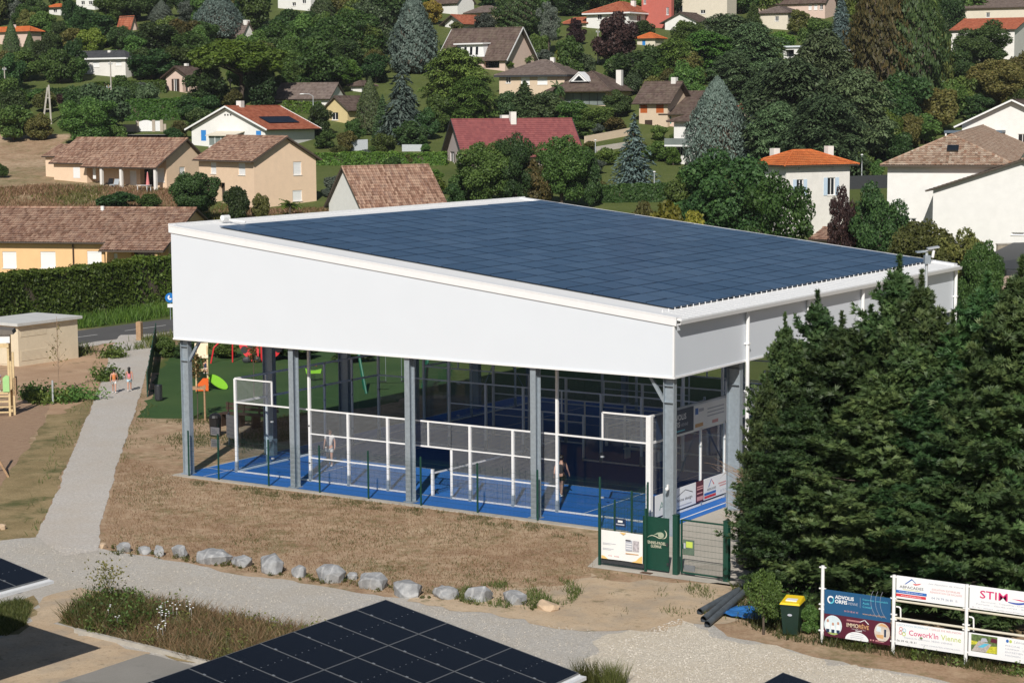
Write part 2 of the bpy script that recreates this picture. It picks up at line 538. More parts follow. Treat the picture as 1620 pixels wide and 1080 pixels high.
def make_ground():
    ls = np.concatenate([np.arange(-300, -80, 8.0), np.arange(-80, 80, 2.5), np.arange(80, 301, 8.0)])
    ds = np.concatenate([np.arange(-60, 40, 8.0), np.arange(40, 180, 2.5), np.arange(180, 420, 4.0), np.arange(420, 881, 20.0)])
    Lg, Dg = np.meshgrid(ls, ds)
    X = CAM[0] + Lg * _rh[0] + Dg * _fh[0]
    Y = CAM[1] + Lg * _rh[1] + Dg * _fh[1]
    Z = hz(X, Y)
    # small bank between road and hedge, and a bank behind the play lawn
    ny, nx = Lg.shape
    V = np.stack([X, Y, Z], -1).reshape(-1, 3)
    idx = np.arange(ny * nx).reshape(ny, nx)
    fs = np.stack([idx[:-1, :-1], idx[:-1, 1:], idx[1:, 1:], idx[1:, :-1]], -1).reshape(-1, 4)
    me = bpy.data.meshes.new('ground')
    me.from_pydata(V.tolist(), [], fs.tolist())
    d = V - CAM
    zz = np.maximum(d @ _fw, 5)
    uu = 810 + 3165.64 * (d @ _r2) / zz
    vv = 540 - 3165.64 * (d @ _u2) / zz
    green = np.clip((Dg.ravel() - 132) / 14, 0, 1)
    green[(uu < 300) & (vv > 262) & (vv < 345)] = 0.42
    green[(uu < 100) & (vv > 216) & (vv < 262)] = 0.0
    green[(uu > 380) & (uu < 1300) & (vv > 470) & (vv < 640) & (Dg.ravel() > 110)] = 1.3  # grass seen under the hall, set to dark lawn to deepen the shade
    green[(V[:, 1] > 23.0) & (V[:, 1] < 75) & (V[:, 0] > -34) & (V[:, 0] < 45)] = 1.3  # grass behind the hall, its dark lawn colour also carries the hall's shade
    near_left = (uu < 235) & (vv > 560) & (vv < 700)
    green[near_left] = 0.12
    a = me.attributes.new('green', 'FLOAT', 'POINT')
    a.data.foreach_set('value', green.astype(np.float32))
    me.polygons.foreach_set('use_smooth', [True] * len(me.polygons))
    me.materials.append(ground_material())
    o = put('ground', me)
    o['kind'] = 'structure'
make_ground()

def gravel_material(name, c, s=38.0, patch=None):
    m, nt, b = nodes(name)
    g = N(nt, 'ShaderNodeNewGeometry')
    vo = N(nt, 'ShaderNodeTexVoronoi', Scale=s, feature='F1')
    n1 = N(nt, 'ShaderNodeTexNoise', Scale=0.35, Detail=7.0, Roughness=0.7)
    n2 = N(nt, 'ShaderNodeTexNoise', Scale=9.0, Detail=6.0, Roughness=0.75)
    for n in (vo, n1, n2): nt.links.new(g.outputs['Position'], n.inputs['Vector'])
    out = ramp(nt, vo.outputs['Color'], [(0.1, [x * 0.74 for x in c]), (0.5, c), (0.9, [min(1, x * 1.2) for x in c])])
    f = ramp(nt, n1.outputs[0], [(0.42, 0.0), (0.66, 0.7)])
    mx = N(nt, 'ShaderNodeMix', data_type='RGBA')
    nt.links.new(f, mx.inputs[0]); nt.links.new(out, mx.inputs[6]); mx.inputs[7].default_value = (c[0] * 0.93, c[1] * 0.87, c[2] * 0.79, 1)
    f2 = ramp(nt, n2.outputs[0], [(0.35, 0.55), (0.6, 0.0)])
    m2 = N(nt, 'ShaderNodeMix', data_type='RGBA')
    nt.links.new(f2, m2.inputs[0]); nt.links.new(mx.outputs[2], m2.inputs[6]); m2.inputs[7].default_value = (c[0] * 0.6, c[1] * 0.56, c[2] * 0.5, 1)
    nt.links.new(m2.outputs[2], b.inputs['Base Color'])
    b.inputs['Roughness'].default_value = 0.95
    b.inputs['Specular IOR Level'].default_value = 0.2
    bp = N(nt, 'ShaderNodeBump', Strength=0.7, Distance=0.03)
    nt.links.new(vo.outputs['Distance'], bp.inputs['Height']); nt.links.new(bp.outputs[0], b.inputs['Normal'])
    return m

MG_road = gravel_material('grey_gravel', (0.53, 0.505, 0.465), 34.0)
MG_path = gravel_material('fine_gravel', (0.60, 0.565, 0.525), 40.0)
MG_white = gravel_material('pale_gravel', (0.66, 0.60, 0.50), 24.0)
MG_dirt = groundmat('bare_dirt', [(0.3, (0.37, 0.26, 0.165)), (0.5, (0.50, 0.38, 0.255)), (0.7, (0.62, 0.50, 0.36))], 0.6, 20, 0.5,
                    patch=[(0.7, 0.45, 0.66, (0.36, 0.30, 0.23), 0.8), (1.1, 0.60, 0.70, (0.10, 0.10, 0.04), 0.7), (6.0, 0.55, 0.68, (0.24, 0.18, 0.12), 0.6)])
MG_earth = groundmat('brown_earth', [(0.3, (0.28, 0.175, 0.105)), (0.5, (0.42, 0.28, 0.18)), (0.7, (0.53, 0.385, 0.255))], 0.5, 16, 0.5,
                     patch=[(0.8, 0.60, 0.70, (0.06, 0.07, 0.025), 0.7)])
MG_mulch = groundmat('bark_mulch', [(0.3, (0.17, 0.10, 0.06)), (0.5, (0.33, 0.22, 0.145)), (0.7, (0.46, 0.34, 0.24))], 3, 34, 0.7, bump=0.8)
MG_lawn = groundmat('short_lawn', [(0.3, (0.026, 0.058, 0.018)), (0.5, (0.042, 0.088, 0.026)), (0.72, (0.075, 0.115, 0.036))], 0.25, 12, 0.5)
MG_scrub = groundmat('dry_scrub', [(0.3, (0.13, 0.10, 0.045)), (0.5, (0.27, 0.205, 0.105)), (0.7, (0.43, 0.33, 0.19))], 0.6, 12, 0.5,
                     patch=[(0.5, 0.48, 0.62, (0.07, 0.085, 0.028), 0.8)])
MG_asph = groundmat('asphalt', [(0.3, (0.080, 0.078, 0.076)), (0.7, (0.125, 0.122, 0.118))], 0.25, 40, 0.5, bump=0.3, rough=0.85)
MG_asph_old = groundmat('old_asphalt', [(0.3, (0.20, 0.19, 0.17)), (0.7, (0.30, 0.285, 0.26))], 0.3, 40, 0.5, bump=0.3,
                        patch=[(0.7, 0.55, 0.68, (0.13, 0.125, 0.115), 0.6)])
MG_conc = groundmat('concrete_slab', [(0.3, (0.40, 0.365, 0.31)), (0.7, (0.53, 0.49, 0.43))], 0.4, 25, 0.4, bump=0.15,
                    patch=[(0.6, 0.52, 0.70, (0.30, 0.26, 0.21), 0.6)])

# gravel lane along the stones, gravel path up to the road
sheet('gravel_road', poly_px([(-160, 826), (0, 838), (60, 843), (155, 866), (300, 893), (430, 914), (560, 934), (700, 956), (840, 978),
      (960, 995), (1030, 992), (1075, 972), (1105, 978), (1150, 1006), (1290, 1038), (1420, 1062), (1540, 1088), (1760, 1120), (1900, 1330), (400, 1330), (-500, 1200), (-420, 860)]), 0.004, MG_road, 0.2)
sheet('pale_gravel_road', poly_px([(980, 1000), (1075, 974), (1105, 980), (1150, 1008), (1290, 1040), (1420, 1063), (1540, 1089), (1760, 1122), (1880, 1300), (1000, 1300), (900, 1060)]), 0.008, MG_white, 0.4, 0.3)
PATH = [(58, 848), (76, 808), (95, 765), (125, 690), (150, 630), (170, 575), (177, 548), (190, 530), (252, 528), (240, 556), (224, 615), (211, 660), (190, 720), (175, 770), (159, 830), (155, 872), (100, 880)]
sheet('gravel_path', poly_px(PATH), 0.0125, MG_path, 0.06, 0.15)
sheet('left_scrub_strip', poly_px([(-60, 860), (-40, 790), (20, 740), (78, 655), (100, 640), (152, 628), (124, 690), (94, 765), (57, 850)]), 0.0065, MG_scrub, 0.15, 0.25)
sheet('brown_earth_bank', poly_px([(-120, 648), (-60, 600), (40, 575), (110, 560), (160, 548), (180, 542), (178, 570), (150, 630), (95, 655), (20, 655)]), 0.0085, MG_earth, 0.3)
sheet('bark_mulch_bed', poly_px([(-160, 800), (-120, 650), (0, 640), (78, 642), (66, 672), (24, 735), (0, 770)]), 0.0105, MG_mulch, 0.12)
sheet('play_lawn', poly_px([(226, 660), (236, 628), (246, 598), (266, 566), (330, 558), (420, 553), (560, 556), (720, 575), (700, 615), (600, 640), (500, 655), (380, 668), (330, 662)]), 0.006, MG_lawn, 0.3)
sheet('dirt_patch', poly_px([(640, 950), (700, 935), (780, 925), (880, 930), (940, 905), (1000, 918), (1150, 930), (1190, 955), (1150, 985), (1100, 984), (1070, 980), (1020, 1000), (950, 1000), (840, 985), (720, 962)]), 0.010, MG_dirt, 0.5)
sheet('sandy_patch', poly_px([(30, 1000), (70, 945), (120, 932), (165, 938), (130, 962), (92, 985), (130, 1004), (240, 1032), (200, 1060), (90, 1085), (-60, 1130), (-80, 1040)]), 0.0115, MG_dirt, 0.3)
sheet('weedy_verge', poly_px([(-120, 1010), (-90, 950), (0, 958), (50, 942), (62, 950), (48, 985), (30, 1002)]), 0.014, MG_scrub, 0.3)
sheet('weed_bed', poly_px([(92, 985), (112, 968), (168, 940), (240, 950), (330, 968), (430, 988), (520, 1003), (600, 1020), (560, 1060), (350, 1062), (310, 1046), (236, 1024), (150, 1006)]), 0.018, MG_scrub, 0.3)
sheet('car_park_asphalt', poly_px([(60, 1090), (232, 1034), (318, 1056), (420, 1074), (600, 1110), (800, 1300), (-400, 1300), (-300, 1180)]), 0.014, MG_asph_old, 0.05)
# kerb of the weed bed
kp = [Vector((x, y)) for x, y in poly_px([(120, 1000), (236, 1028), (318, 1049), (420, 1068)])]
kerb = MB()
for a, b in zip(kp[:-1], kp[1:]):
    kerb.bar((a.x, a.y, 0.06), (b.x, b.y, 0.06), 0.14, 0.13)
tag(kerb.build('kerb', M['concrete']), kind='structure')
# road on the left, running along y
rd = []
for y in np.arange(-130, 135, 5.0): rd.append((-39.5, y))
rd2 = [(-45.4, y) for y in np.arange(130, -135, -5.0)]
sheet('road', rd + rd2, 0.008, MG_asph, 0.0)
sheet('road_shoulder', [(-38.0, -130), (-38.2, 132), (-39.45, 132), (-39.45, -130)], 0.012, MG_path, 0.25)
M['roadpaint'] = mat('road_paint', (0.72, 0.71, 0.68), 0.7, 0.1, 8, dirt=(0.3, 0.3, 0.3), dirt_amt=0.5)
for k in range(-5, 12):
    y0 = 30.4 + k * 6.75
    MB().poly([(-42.55, y0, 0.016), (-42.43, y0, 0.016), (-42.43, y0 + 4.1, 0.016), (-42.55, y0 + 4.1, 0.016)]).build('road_dash', M['roadpaint'])['kind'] = 'structure'

# concrete and the blue court floor
sheet('concrete_apron', [(19.9, -1.75), (21.6, -7.1), (27.3, -7.0), (27.6, 25.35), (-2.0, 25.35), (-2.0, -1.85)], 0.010, MG_conc, 0.0)
M['court'] = groundmat('blue_court_surface', [(0.3, (0.022, 0.130, 0.43)), (0.7, (0.034, 0.160, 0.50))], 0.3, 30, 0.5, bump=0.1, bs=200, bd=0.004, rough=0.8,
                       patch=[(0.35, 0.52, 0.75, (0.03, 0.12, 0.40), 0.5)])
cf = sheet('court_floor', [(-1.85, -1.55), (20.95, -1.55), (20.95, 25.2), (-1.85, 25.2)], 0.016, M['court'], 0.0)
lines = []
for oy in (0.0, 13.6):
    for (x0, x1, y0, y1) in [(3.02, 3.07, 0.1, 9.9), (16.93, 16.98, 0.1, 9.9), (3.07, 16.93, 4.975, 5.025)]:
        lines.append((x0, x1, y0 + oy, y1 + oy))
lines += [(-1.85, 20.95, 0.11, 0.16), (20.55, 20.62, -1.5, 25.1), (-0.6, -0.55, -1.5, 25.1)]
for x0, x1, y0, y1 in lines:
    MB().poly([(x0, y0, 0.021), (x1, y0, 0.021), (x1, y1, 0.021), (x0, y1, 0.021)]).build('court_line', M['white'], cf)
MB().box(-1.95, 20.0, -1.95, -1.56, -0.05, 0.03).build('edge_beam', M['concrete'], cf)
# ------------------------------------------------------------------ the covered courts
X0, X1, Y0, Y1 = -1.95, 21.88, -1.59, 25.56
ZB = 5.78
SL = (10.344 - 7.774) / (X1 - X0)
def zt(x): return 10.344 - SL * (x - X0)
hall = thing('sports_canopy', 'large white open sided sports hall with blue solar roof over the courts', 'sports hall', (10, 12, 0))
hall.location = (0, 0, 0)
# cladding walls
MB().slab_xz([(X0, ZB), (X1, ZB), (X1, zt(X1)), (X0, zt(X0))], Y0, Y0 + 0.1).build('front_cladding', M['clad'], hall)
MB().slab_xz([(X0, ZB), (X1, ZB), (X1, zt(X1)), (X0, zt(X0))], Y1 - 0.1, Y1).build('rear_cladding', M['clad'], hall)
MB().box(X0, X0 + 0.1, Y0 + 0.101, Y1 - 0.101, ZB, zt(X0) - 0.02).build('left_cladding', M['clad'], hall)
BY = [-1.39 + 5.39 * k for k in range(6)]
ys = [Y0 + 0.101] + [b + 0.0 for b in BY[1:-1]] + [Y1 - 0.101]
for a, b in zip(ys[:-1], ys[1:]):
    MB().box(X1 - 0.1, X1, a + 0.004, b - 0.004, ZB, zt(X1) - 0.02).build('side_cladding', M['clad'], hall)
# trims
MB().box(X0 - 0.012, X1 + 0.012, Y0 - 0.03, Y0 - 0.002, ZB - 0.05, ZB + 0.02).build('drip_trim', M['trim'], hall)
MB().box(X1 + 0.002, X1 + 0.03, Y0, Y1, ZB - 0.05, ZB + 0.02).build('drip_trim', M['trim'], hall)
MB().box(X1 - 0.06, X1 + 0.012, Y0 - 0.012, Y0 + 0.06, ZB + 0.03, zt(X1) - 0.1).build('corner_trim', M['trim'], hall)
def sloped(y0, y1, x0, x1, zo0, zo1, name, m, parent=hall):
    mb = MB()
    mb.hexa([(x0, y0, zt(x0) + zo0), (x1, y0, zt(x1) + zo0), (x1, y1, zt(x1) + zo0), (x0, y1, zt(x0) + zo0),
             (x0, y0, zt(x0) + zo1), (x1, y0, zt(x1) + zo1), (x1, y1, zt(x1) + zo1), (x0, y1, zt(x0) + zo1)])
    return mb.build(name, m, parent)
roof_m = mat('white_roof_sheet', (0.80, 0.80, 0.79), 0.55, 0.02, 2)
sloped(Y0 + 0.05, Y1 + 0.05, X0 - 0.04, X1 + 0.27, 0.05, 0.12, 'roof_deck', roof_m)
lin = mat('dark_shade_sheet', (0.06, 0.064, 0.07), 0.7, 0.1, 3)  # near-black sheets added inside roof and walls to deepen the shade there
sloped(Y0 + 0.12, Y1 - 0.12, X0 + 0.12, X1 - 0.12, -0.03, 0.025, 'roof_shade_sheet', lin)
MB().slab_xz([(X0 + 0.12, ZB + 0.03), (X1 - 0.12, ZB + 0.03), (X1 - 0.12, zt(X1) - 0.04), (X0 + 0.12, zt(X0) - 0.06)], Y0 + 0.102, Y0 + 0.13).build('wall_shade_sheet', lin, hall)
MB().slab_xz([(X0 + 0.12, ZB + 0.03), (X1 - 0.12, ZB + 0.03), (X1 - 0.12, zt(X1) - 0.04), (X0 + 0.12, zt(X0) - 0.06)], Y1 - 0.13, Y1 - 0.102).build('wall_shade_sheet', lin, hall)
MB().box(X0 + 0.102, X0 + 0.118, Y0 + 0.14, Y1 - 0.14, ZB + 0.03, zt(X0) - 0.06).build('wall_shade_sheet', lin, hall)
MB().box(X1 - 0.118, X1 - 0.102, Y0 + 0.14, Y1 - 0.14, ZB + 0.03, zt(X1) - 0.06).build('wall_shade_sheet', lin, hall)
# ribs of the steel roof sheet that show past the panels
for k in range(57):
    y = Y0 + 0.55 + k * 0.47
    sloped(y - 0.025, y + 0.025, 20.9, X1 + 0.26, 0.121, 0.127, 'roof_rib', roof_m)
    MB().box(20.97, 20.995, y + 0.2, y + 0.225, zt(21) + 0.12, zt(21) + 0.225).build('panel_hook', M['trim'], hall)
sloped(Y0 - 0.06, Y0 + 0.36, X0 - 0.08, X1 + 0.10, 0.125, 0.17, 'verge_cap', M['trim'])
sloped(Y0 - 0.05, Y0 - 0.004, X0 - 0.07, X1 + 0.10, -0.14, 0.122, 'verge_fascia', M['trim'])
sloped(Y1 - 0.30, Y1 + 0.16, X0 - 0.16, X1 + 0.10, 0.125, 0.19, 'verge_cap', M['trim'])
MB().box(X0 - 0.09, X0 - 0.05, Y0 - 0.045, Y1 + 0.155, zt(X0) - 0.13, zt(X0) + 0.24).build('ridge_fascia', M['trim'], hall)
gz = zt(X1)
g = MB()
g.slab_xz([(X1 + 0.16, gz - 0.10), (X1 + 0.30, gz - 0.09), (X1 + 0.33, gz + 0.05), (X1 + 0.32, gz + 0.05), (X1 + 0.29, gz - 0.07), (X1 + 0.16, gz - 0.07)], Y0 - 0.10, Y1 + 0.2)
g.build('gutter', M['trim'], hall)
for y in BY[1:]:
    mb = MB().tube((X1 + 0.10, y, gz - 0.10), (X1 + 0.10, y, 0.3), 0.075, n=10)
    dp = mb.build('downpipe', M['white'], hall, smooth=False)
    for z in (1.2, 3.0, 4.6, 6.4):
        MB().box(X1 + 0.0, X1 + 0.19, y - 0.09, y + 0.09, z, z + 0.06).build('pipe_clip', M['white'], dp)
# solar panels, each on its own
NX, NY = 19, 15
px0, px1, py0, py1 = -0.75, 20.95, 0.05, 25.55
pw, ph = (px1 - px0) / NX, (py1 - py0 - 0.25) / NY
def roof_panel_material():
    m, nt, b = nodes('blue_black_solar_glass')
    oi = N(nt, 'ShaderNodeObjectInfo')
    out = ramp(nt, oi.outputs['Random'], [(0.0, (0.018, 0.050, 0.108)), (0.5, (0.028, 0.066, 0.132)), (1.0, (0.042, 0.084, 0.155))])
    nt.links.new(out, b.inputs['Base Color'])
    b.inputs['Roughness'].default_value = 0.30
    b.inputs['Specular IOR Level'].default_value = 0.62
    return m
M['roofpv'] = roof_panel_material()
pm = MB()
g_ = 0.022
pm.hexa([(g_, g_, 0), (pw - g_, g_, -SL * pw), (pw - g_, ph - g_, -SL * pw), (g_, ph - g_, 0),
         (g_, g_, 0.035), (pw - g_, g_, 0.035 - SL * pw), (pw - g_, ph - g_, 0.035 - SL * pw), (g_, ph - g_, 0.035)])
for a in ((g_, pw - g_, g_, g_ + 0.03), (g_, pw - g_, ph - g_ - 0.03, ph - g_), (g_, g_ + 0.03, g_ + 0.03, ph - g_ - 0.03), (pw - g_ - 0.03, pw - g_, g_ + 0.03, ph - g_ - 0.03)):
    pm.poly([(a[0], a[2], 0.0365 - SL * a[0]), (a[1], a[2], 0.0365 - SL * a[1]), (a[1], a[3], 0.0365 - SL * a[1]), (a[0], a[3], 0.0365 - SL * a[0])])
pme = pm.mesh('solar_panel', M['roofpv'])
pme.materials.append(mat('panel_edge', (0.012, 0.018, 0.03), 0.5, 0.1, 5, spec=0.25))
for q in list(pme.polygons)[-4:]: q.material_index = 1
for i in range(NX):
    for j in range(NY):
        x, y = px0 + i * pw, py0 + j * ph
        o = put('solar_panel', pme, hall, loc=(x, y, zt(x) + 0.185 + random.uniform(-0.004, 0.004)))
        o.rotation_euler = (R(random.uniform(-0.25, 0.25)), R(random.uniform(-0.25, 0.25)), 0)
sloped(py0 + 0.05, py1 - 0.3, px0 + 0.05, px1 - 0.05, 0.125, 0.15, 'panel_bed', M['steel_dark'])
ck = MB()
for i in range(NX):
    for j in range(NY):
        for t in (0.22, 0.78):
            x, y = px0 + i * pw + pw, py0 + (j + t) * ph
            ck.box(x - 0.012, x + 0.012, y - 0.02, y + 0.02, zt(x) + 0.19, zt(x) + 0.226)
ck.build('panel_clips', M['steel_dark'], hall, kind='stuff')
tb = MB().tube((X0 + 0.25, 1.35, zt(X0) + 0.33), (X0 + 0.25, 1.75, zt(X0) + 0.33), 0.12, n=10)
tb.tube((X0 + 0.25, 1.75, zt(X0) + 0.24), (X0 + 1.2, 1.75, zt(X0) + 0.16), 0.04, n=6)
tb.build('cable_duct', M['white'], hall)
# steel frame
def ibeam_v(x, y, z0, z1, depth, width, axis):
    mb = MB()
    t, w = 0.022, 0.014
    if axis == 'x':        # web in the xz plane, flanges face +-x
        mb.box(x - depth / 2, x - depth / 2 + t, y - width / 2, y + width / 2, z0, z1)
        mb.box(x + depth / 2 - t, x + depth / 2, y - width / 2, y + width / 2, z0, z1)
        mb.box(x - depth / 2 + t, x + depth / 2 - t, y - w / 2, y + w / 2, z0, z1)
    else:
        mb.box(x - width / 2, x + width / 2, y - depth / 2, y - depth / 2 + t, z0, z1)
        mb.box(x - width / 2, x + width / 2, y + depth / 2 - t, y + depth / 2, z0, z1)
        mb.box(x - w / 2, x + w / 2, y - depth / 2 + t, y + depth / 2 - t, z0, z1)
    return mb
xs = [-1.54 + 5.8 * k for k in range(5)]
def column(x, y, dep, wid, ax, top, stiff=True):
    mb = ibeam_v(x, y, 0.016, top, dep, wid, ax)
    c = mb.build('column', M['galv'], hall)
    MB().box(x - 0.24, x + 0.24, y - 0.2, y + 0.2, 0.017, 0.05).build('base_plate', M['galv'], c)
    if stiff:
        for z in (ZB - 0.95, ZB - 0.35):
            s = MB()
            if ax == 'x': s.box(x - dep / 2 + 0.023, x + dep / 2 - 0.023, y - wid / 2 + 0.01, y + wid / 2 - 0.01, z, z + 0.02)
            else: s.box(x - wid / 2 + 0.01, x + wid / 2 - 0.01, y - dep / 2 + 0.023, y + dep / 2 - 0.023, z, z + 0.02)
            s.build('stiffener', M['galv'], c)
    return c
for k, x in enumerate(xs):
    ax = 'y' if 0 < k < 4 else 'x'
    for y in (-1.30, BY[-1] - 0.12):
        column(x if k < 4 else x - 0.1, y, 0.36 if ax == 'y' else 0.42, 0.24, ax, zt(x) - 0.25, ax == 'x')
for y in BY[1:-1]:
    for x in (-1.50, 21.45):
        column(x, y, 0.55, 0.26, 'x', zt(x) - 0.25)
for y in [-1.25] + BY[1:-1] + [BY[-1] - 0.15]:
    b = MB()
    for dz, w in ((-0.10, 0.24), (-0.55, 0.24)):
        b.hexa([(-1.3, y - w / 2, zt(-1.3) + dz - 0.03), (21.2, y - w / 2, zt(21.2) + dz - 0.03), (21.2, y + w / 2, zt(21.2) + dz - 0.03), (-1.3, y + w / 2, zt(-1.3) + dz - 0.03),
                (-1.3, y - w / 2, zt(-1.3) + dz), (21.2, y - w / 2, zt(21.2) + dz), (21.2, y + w / 2, zt(21.2) + dz), (-1.3, y + w / 2, zt(-1.3) + dz)])
    b.hexa([(-1.3, y - 0.01, zt(-1.3) - 0.56), (21.2, y - 0.01, zt(21.2) - 0.56), (21.2, y + 0.01, zt(21.2) - 0.56), (-1.3, y + 0.01, zt(-1.3) - 0.56),
            (-1.3, y - 0.01, zt(-1.3) - 0.12), (21.2, y - 0.01, zt(21.2) - 0.12), (21.2, y + 0.01, zt(21.2) - 0.12), (-1.3, y + 0.01, zt(-1.3) - 0.12)])
    b.build('rafter', M['galv'], hall)
# knee braces at the corners, cross bracing in the far bays
MB().bar((xs[0] + 0.18, -1.28, 4.85), (xs[0] + 0.85, -1.28, 5.82), 0.11).build('brace', M['galv'], hall)
MB().bar((xs[4] - 0.34, -1.28, 4.85), (xs[4] - 0.98, -1.28, 5.82), 0.11).build('brace', M['galv'], hall)
for (p, q) in [((-1.5, 20.2, 0.2), (-1.5, 25.0, 5.8)), ((-1.5, 25.0, 0.2), (-1.5, 20.2, 5.8)), ((21.4, 4.2, 0.2), (21.4, 9.2, 5.8)), ((21.4, 9.2, 0.2), (21.4, 4.2, 5.8))]:
    MB().tube(p, q, 0.025, n=6).build('brace', M['galv'], hall)
for k in range(4):
    MB().box(xs[k] + 0.15, xs[k + 1] - 0.15, -1.47, -1.40, 5.83, 6.0).build('girt', M['galv'], hall)
cam_m = MB().ball((21.62, -1.62, 1.75), 0.07, n=8, m=5)
cam_m.box(21.58, 21.64, -1.56, -1.48, 1.72, 1.9)
cam_m.build('security_camera', M['white'], hall)

# ------------------------------------------------------------------ padel cages
def wire_panel(mb, p, q, z0, z1, pitch=0.05, w=0.0085):
    """woven wire between p and q (xy), as real strips"""
    p, q = Vector((p[0], p[1], 0)), Vector((q[0], q[1], 0))
    d = (q - p); L = d.length; d.normalize()
    n = Vector((-d.y, d.x, 0)) * (w / 2)
    for i in range(1, int(L / pitch)):
        a = p + d * (i * pitch)
        e = d * (w / 2)
        mb.poly([a - e + Vector((0, 0, z0)), a + e + Vector((0, 0, z0)), a + e + Vector((0, 0, z1)), a - e + Vector((0, 0, z1))])
        mb.poly([a - n + Vector((0, 0, z0)), a + n + Vector((0, 0, z0)), a + n + Vector((0, 0, z1)), a - n + Vector((0, 0, z1))])
    for j in range(1, int((z1 - z0) / pitch)):
        z = z0 + j * pitch
        mb.poly([p + Vector((0, 0, z - w / 2)), q + Vector((0, 0, z - w / 2)), q + Vector((0, 0, z + w / 2)), p + Vector((0, 0, z + w / 2))])
        mb.poly([p - n + Vector((0, 0, z)), q - n + Vector((0, 0, z)), q + n + Vector((0, 0, z)), p + n + Vector((0, 0, z))])
    return mb

def cage(oy, label, ww):
    t = thing('padel_cage', label, 'court enclosure', (0, oy, 0.02), 0, 'glass and mesh court enclosures under the roof')
    W = M['white']
    def post(x, y, h, s=0.10):
        p = MB().box(x - s / 2, x + s / 2, y - s / 2, y + s / 2, 0.0, h).build('post', W, t)
        MB().box(x - s / 2 - 0.012, x + s / 2 + 0.012, y - s / 2 - 0.012, y + s / 2 + 0.012, 0.0, 0.46).build('post_sleeve', M['galv'], p)
    def rail(p, q, z, s=0.06):
        MB().bar((p[0], p[1], z), (q[0], q[1], z), s, s).build('rail', W, t)
    def pane(p, q, z0=0.04, z1=2.96):
        p, q = Vector(p), Vector(q)
        d = (q - p).normalized() * 0.012
        n = Vector((-d.y, d.x)).normalized() * 0.006
        a, b = p + d, q - d
        g = MB().hexa([(a.x - n.x, a.y - n.y, z0), (b.x - n.x, b.y - n.y, z0), (b.x + n.x, b.y + n.y, z0), (a.x + n.x, a.y + n.y, z0),
                       (a.x - n.x, a.y - n.y, z1), (b.x - n.x, b.y - n.y, z1), (b.x + n.x, b.y + n.y, z1), (a.x + n.x, a.y + n.y, z1)]).build('glass_pane', M['glass'], t)
        cl = MB()
        for z in (0.75, 2.3):
            cl.box(b.x - 0.05, b.x + 0.05, b.y - 0.05, b.y + 0.05, z, z + 0.06)
        cl.build('pane_clamp', M['galv_pale'], g)
    def mesh(p, q, z0, z1):
        wire_panel(MB(), p, q, z0, z1, 0.05, ww if p[1] == q[1] == 0 else 0.003).build('wire_mesh', M['wire'], t, kind='stuff')
    for s, y in ((0, 0.0), (1, 10.0)):
        for x, h in ((0, 4.0), (2, 4.0), (6, 3.0), (8, 3.0), (12, 3.0), (14, 3.0), (18, 4.0)):
            if x in (2, 18):
                MB().box(x - 0.03, x + 0.03, y - 0.03, y + 0.03, 3.03, 4.0).build('rail', W, t); continue
            post(x, y, h)
        post(4, y, 5.6); post(16, y, 5.6)
        post(20, y, 4.0, 0.2)
        for a in (0, 2, 16, 18): pane((a, y), (a + 2, y))
        for a in (4, 6, 12, 14):
            mesh((a, y), (a + 2, y), 0.03, 3.0)
        rail((0, y), (20, y), 3.0)
        rail((0.05, y), (9.0, y), 0.05); rail((11.1, y), (20, y), 0.05)
        for a, b in ((4.05, 8.95), (11.1, 15.95)):
            for z in (1.0, 2.0): rail((a, y), (b, y), z, 0.05)
        rail((8.05, y), (11.95, y), 2.0)
        mesh((8, y), (9, y), 0.03, 3.0); mesh((9, y), (11.1, y), 2.0, 3.0); mesh((11.1, y), (12, y), 0.03, 3.0)
        post(9, y, 2.0, 0.06); post(11.1, y, 2.0, 0.06)
        MB().tube((11.1, y - 0.0, 0.15), (11.1, y, 1.95), 0.055, n=8).build('gate_pad', W, t)
        MB().box(9.97, 10.03, y - 0.03, y + 0.03, 2.03, 2.97).build('rail', W, t)
        for a, b in ((0, 2), (18, 20)):
            mesh((a, y), (b, y), 3.0, 4.0); rail((a, y), (b, y), 4.0)
    for x in (0, 20):
        for a in range(0, 10, 2): pane((x, a), (x, a + 2)); mesh((x, a), (x, a + 2), 3.0, 4.0)
        for a in range(2, 10, 2): post(x, a, 4.0, 0.08)
        for z in (0.05, 3.0, 4.0): rail((x, 0), (x, 10), z, 0.08)
    return t
cage(0.0, 'white padel court enclosure nearest the lawn, with sunlit mesh panels', 0.0085)
cage(13.6, 'shaded padel court enclosure at the back under the roof', 0.004)

def court_net(oy, label):
    t = thing('court_net', label, 'net', (10, oy, 0.02), 0)
    for y in (0.25, 9.75):
        MB().box(-0.05, 0.05, y - 0.05, y + 0.05, 0, 1.05).build('net_post', M['white'], t)
    b = MB()
    for i in range(24):
        ya, yb = 0.3 + i * 9.4 / 24, 0.3 + (i + 1) * 9.4 / 24
        za = 0.92 - 0.06 * math.sin(math.pi * i / 24); zb = 0.92 - 0.06 * math.sin(math.pi * (i + 1) / 24)
        b.hexa([(-0.012, ya, za - 0.07), (0.012, ya, za - 0.07), (0.012, yb, zb - 0.07), (-0.012, yb, zb - 0.07),
                (-0.012, ya, za), (0.012, ya, za), (0.012, yb, zb), (-0.012, yb, zb)])
    b.build('net_band', M['white'], t)
    wire_panel(MB(), (0, 0.3), (0, 9.7), 0.03, 0.84, 0.06, 0.005).build('netting', M['black'], t, kind='stuff')
    MB().bar((0.03, 0.22, 0.3), (0.03, 0.6, 0.02), 0.03).build('winder', M['steel_dark'], t)
court_net(0.0, 'low court net with white top band on the nearest blue court')
court_net(13.6, 'court net standing in shade on the rear blue court')
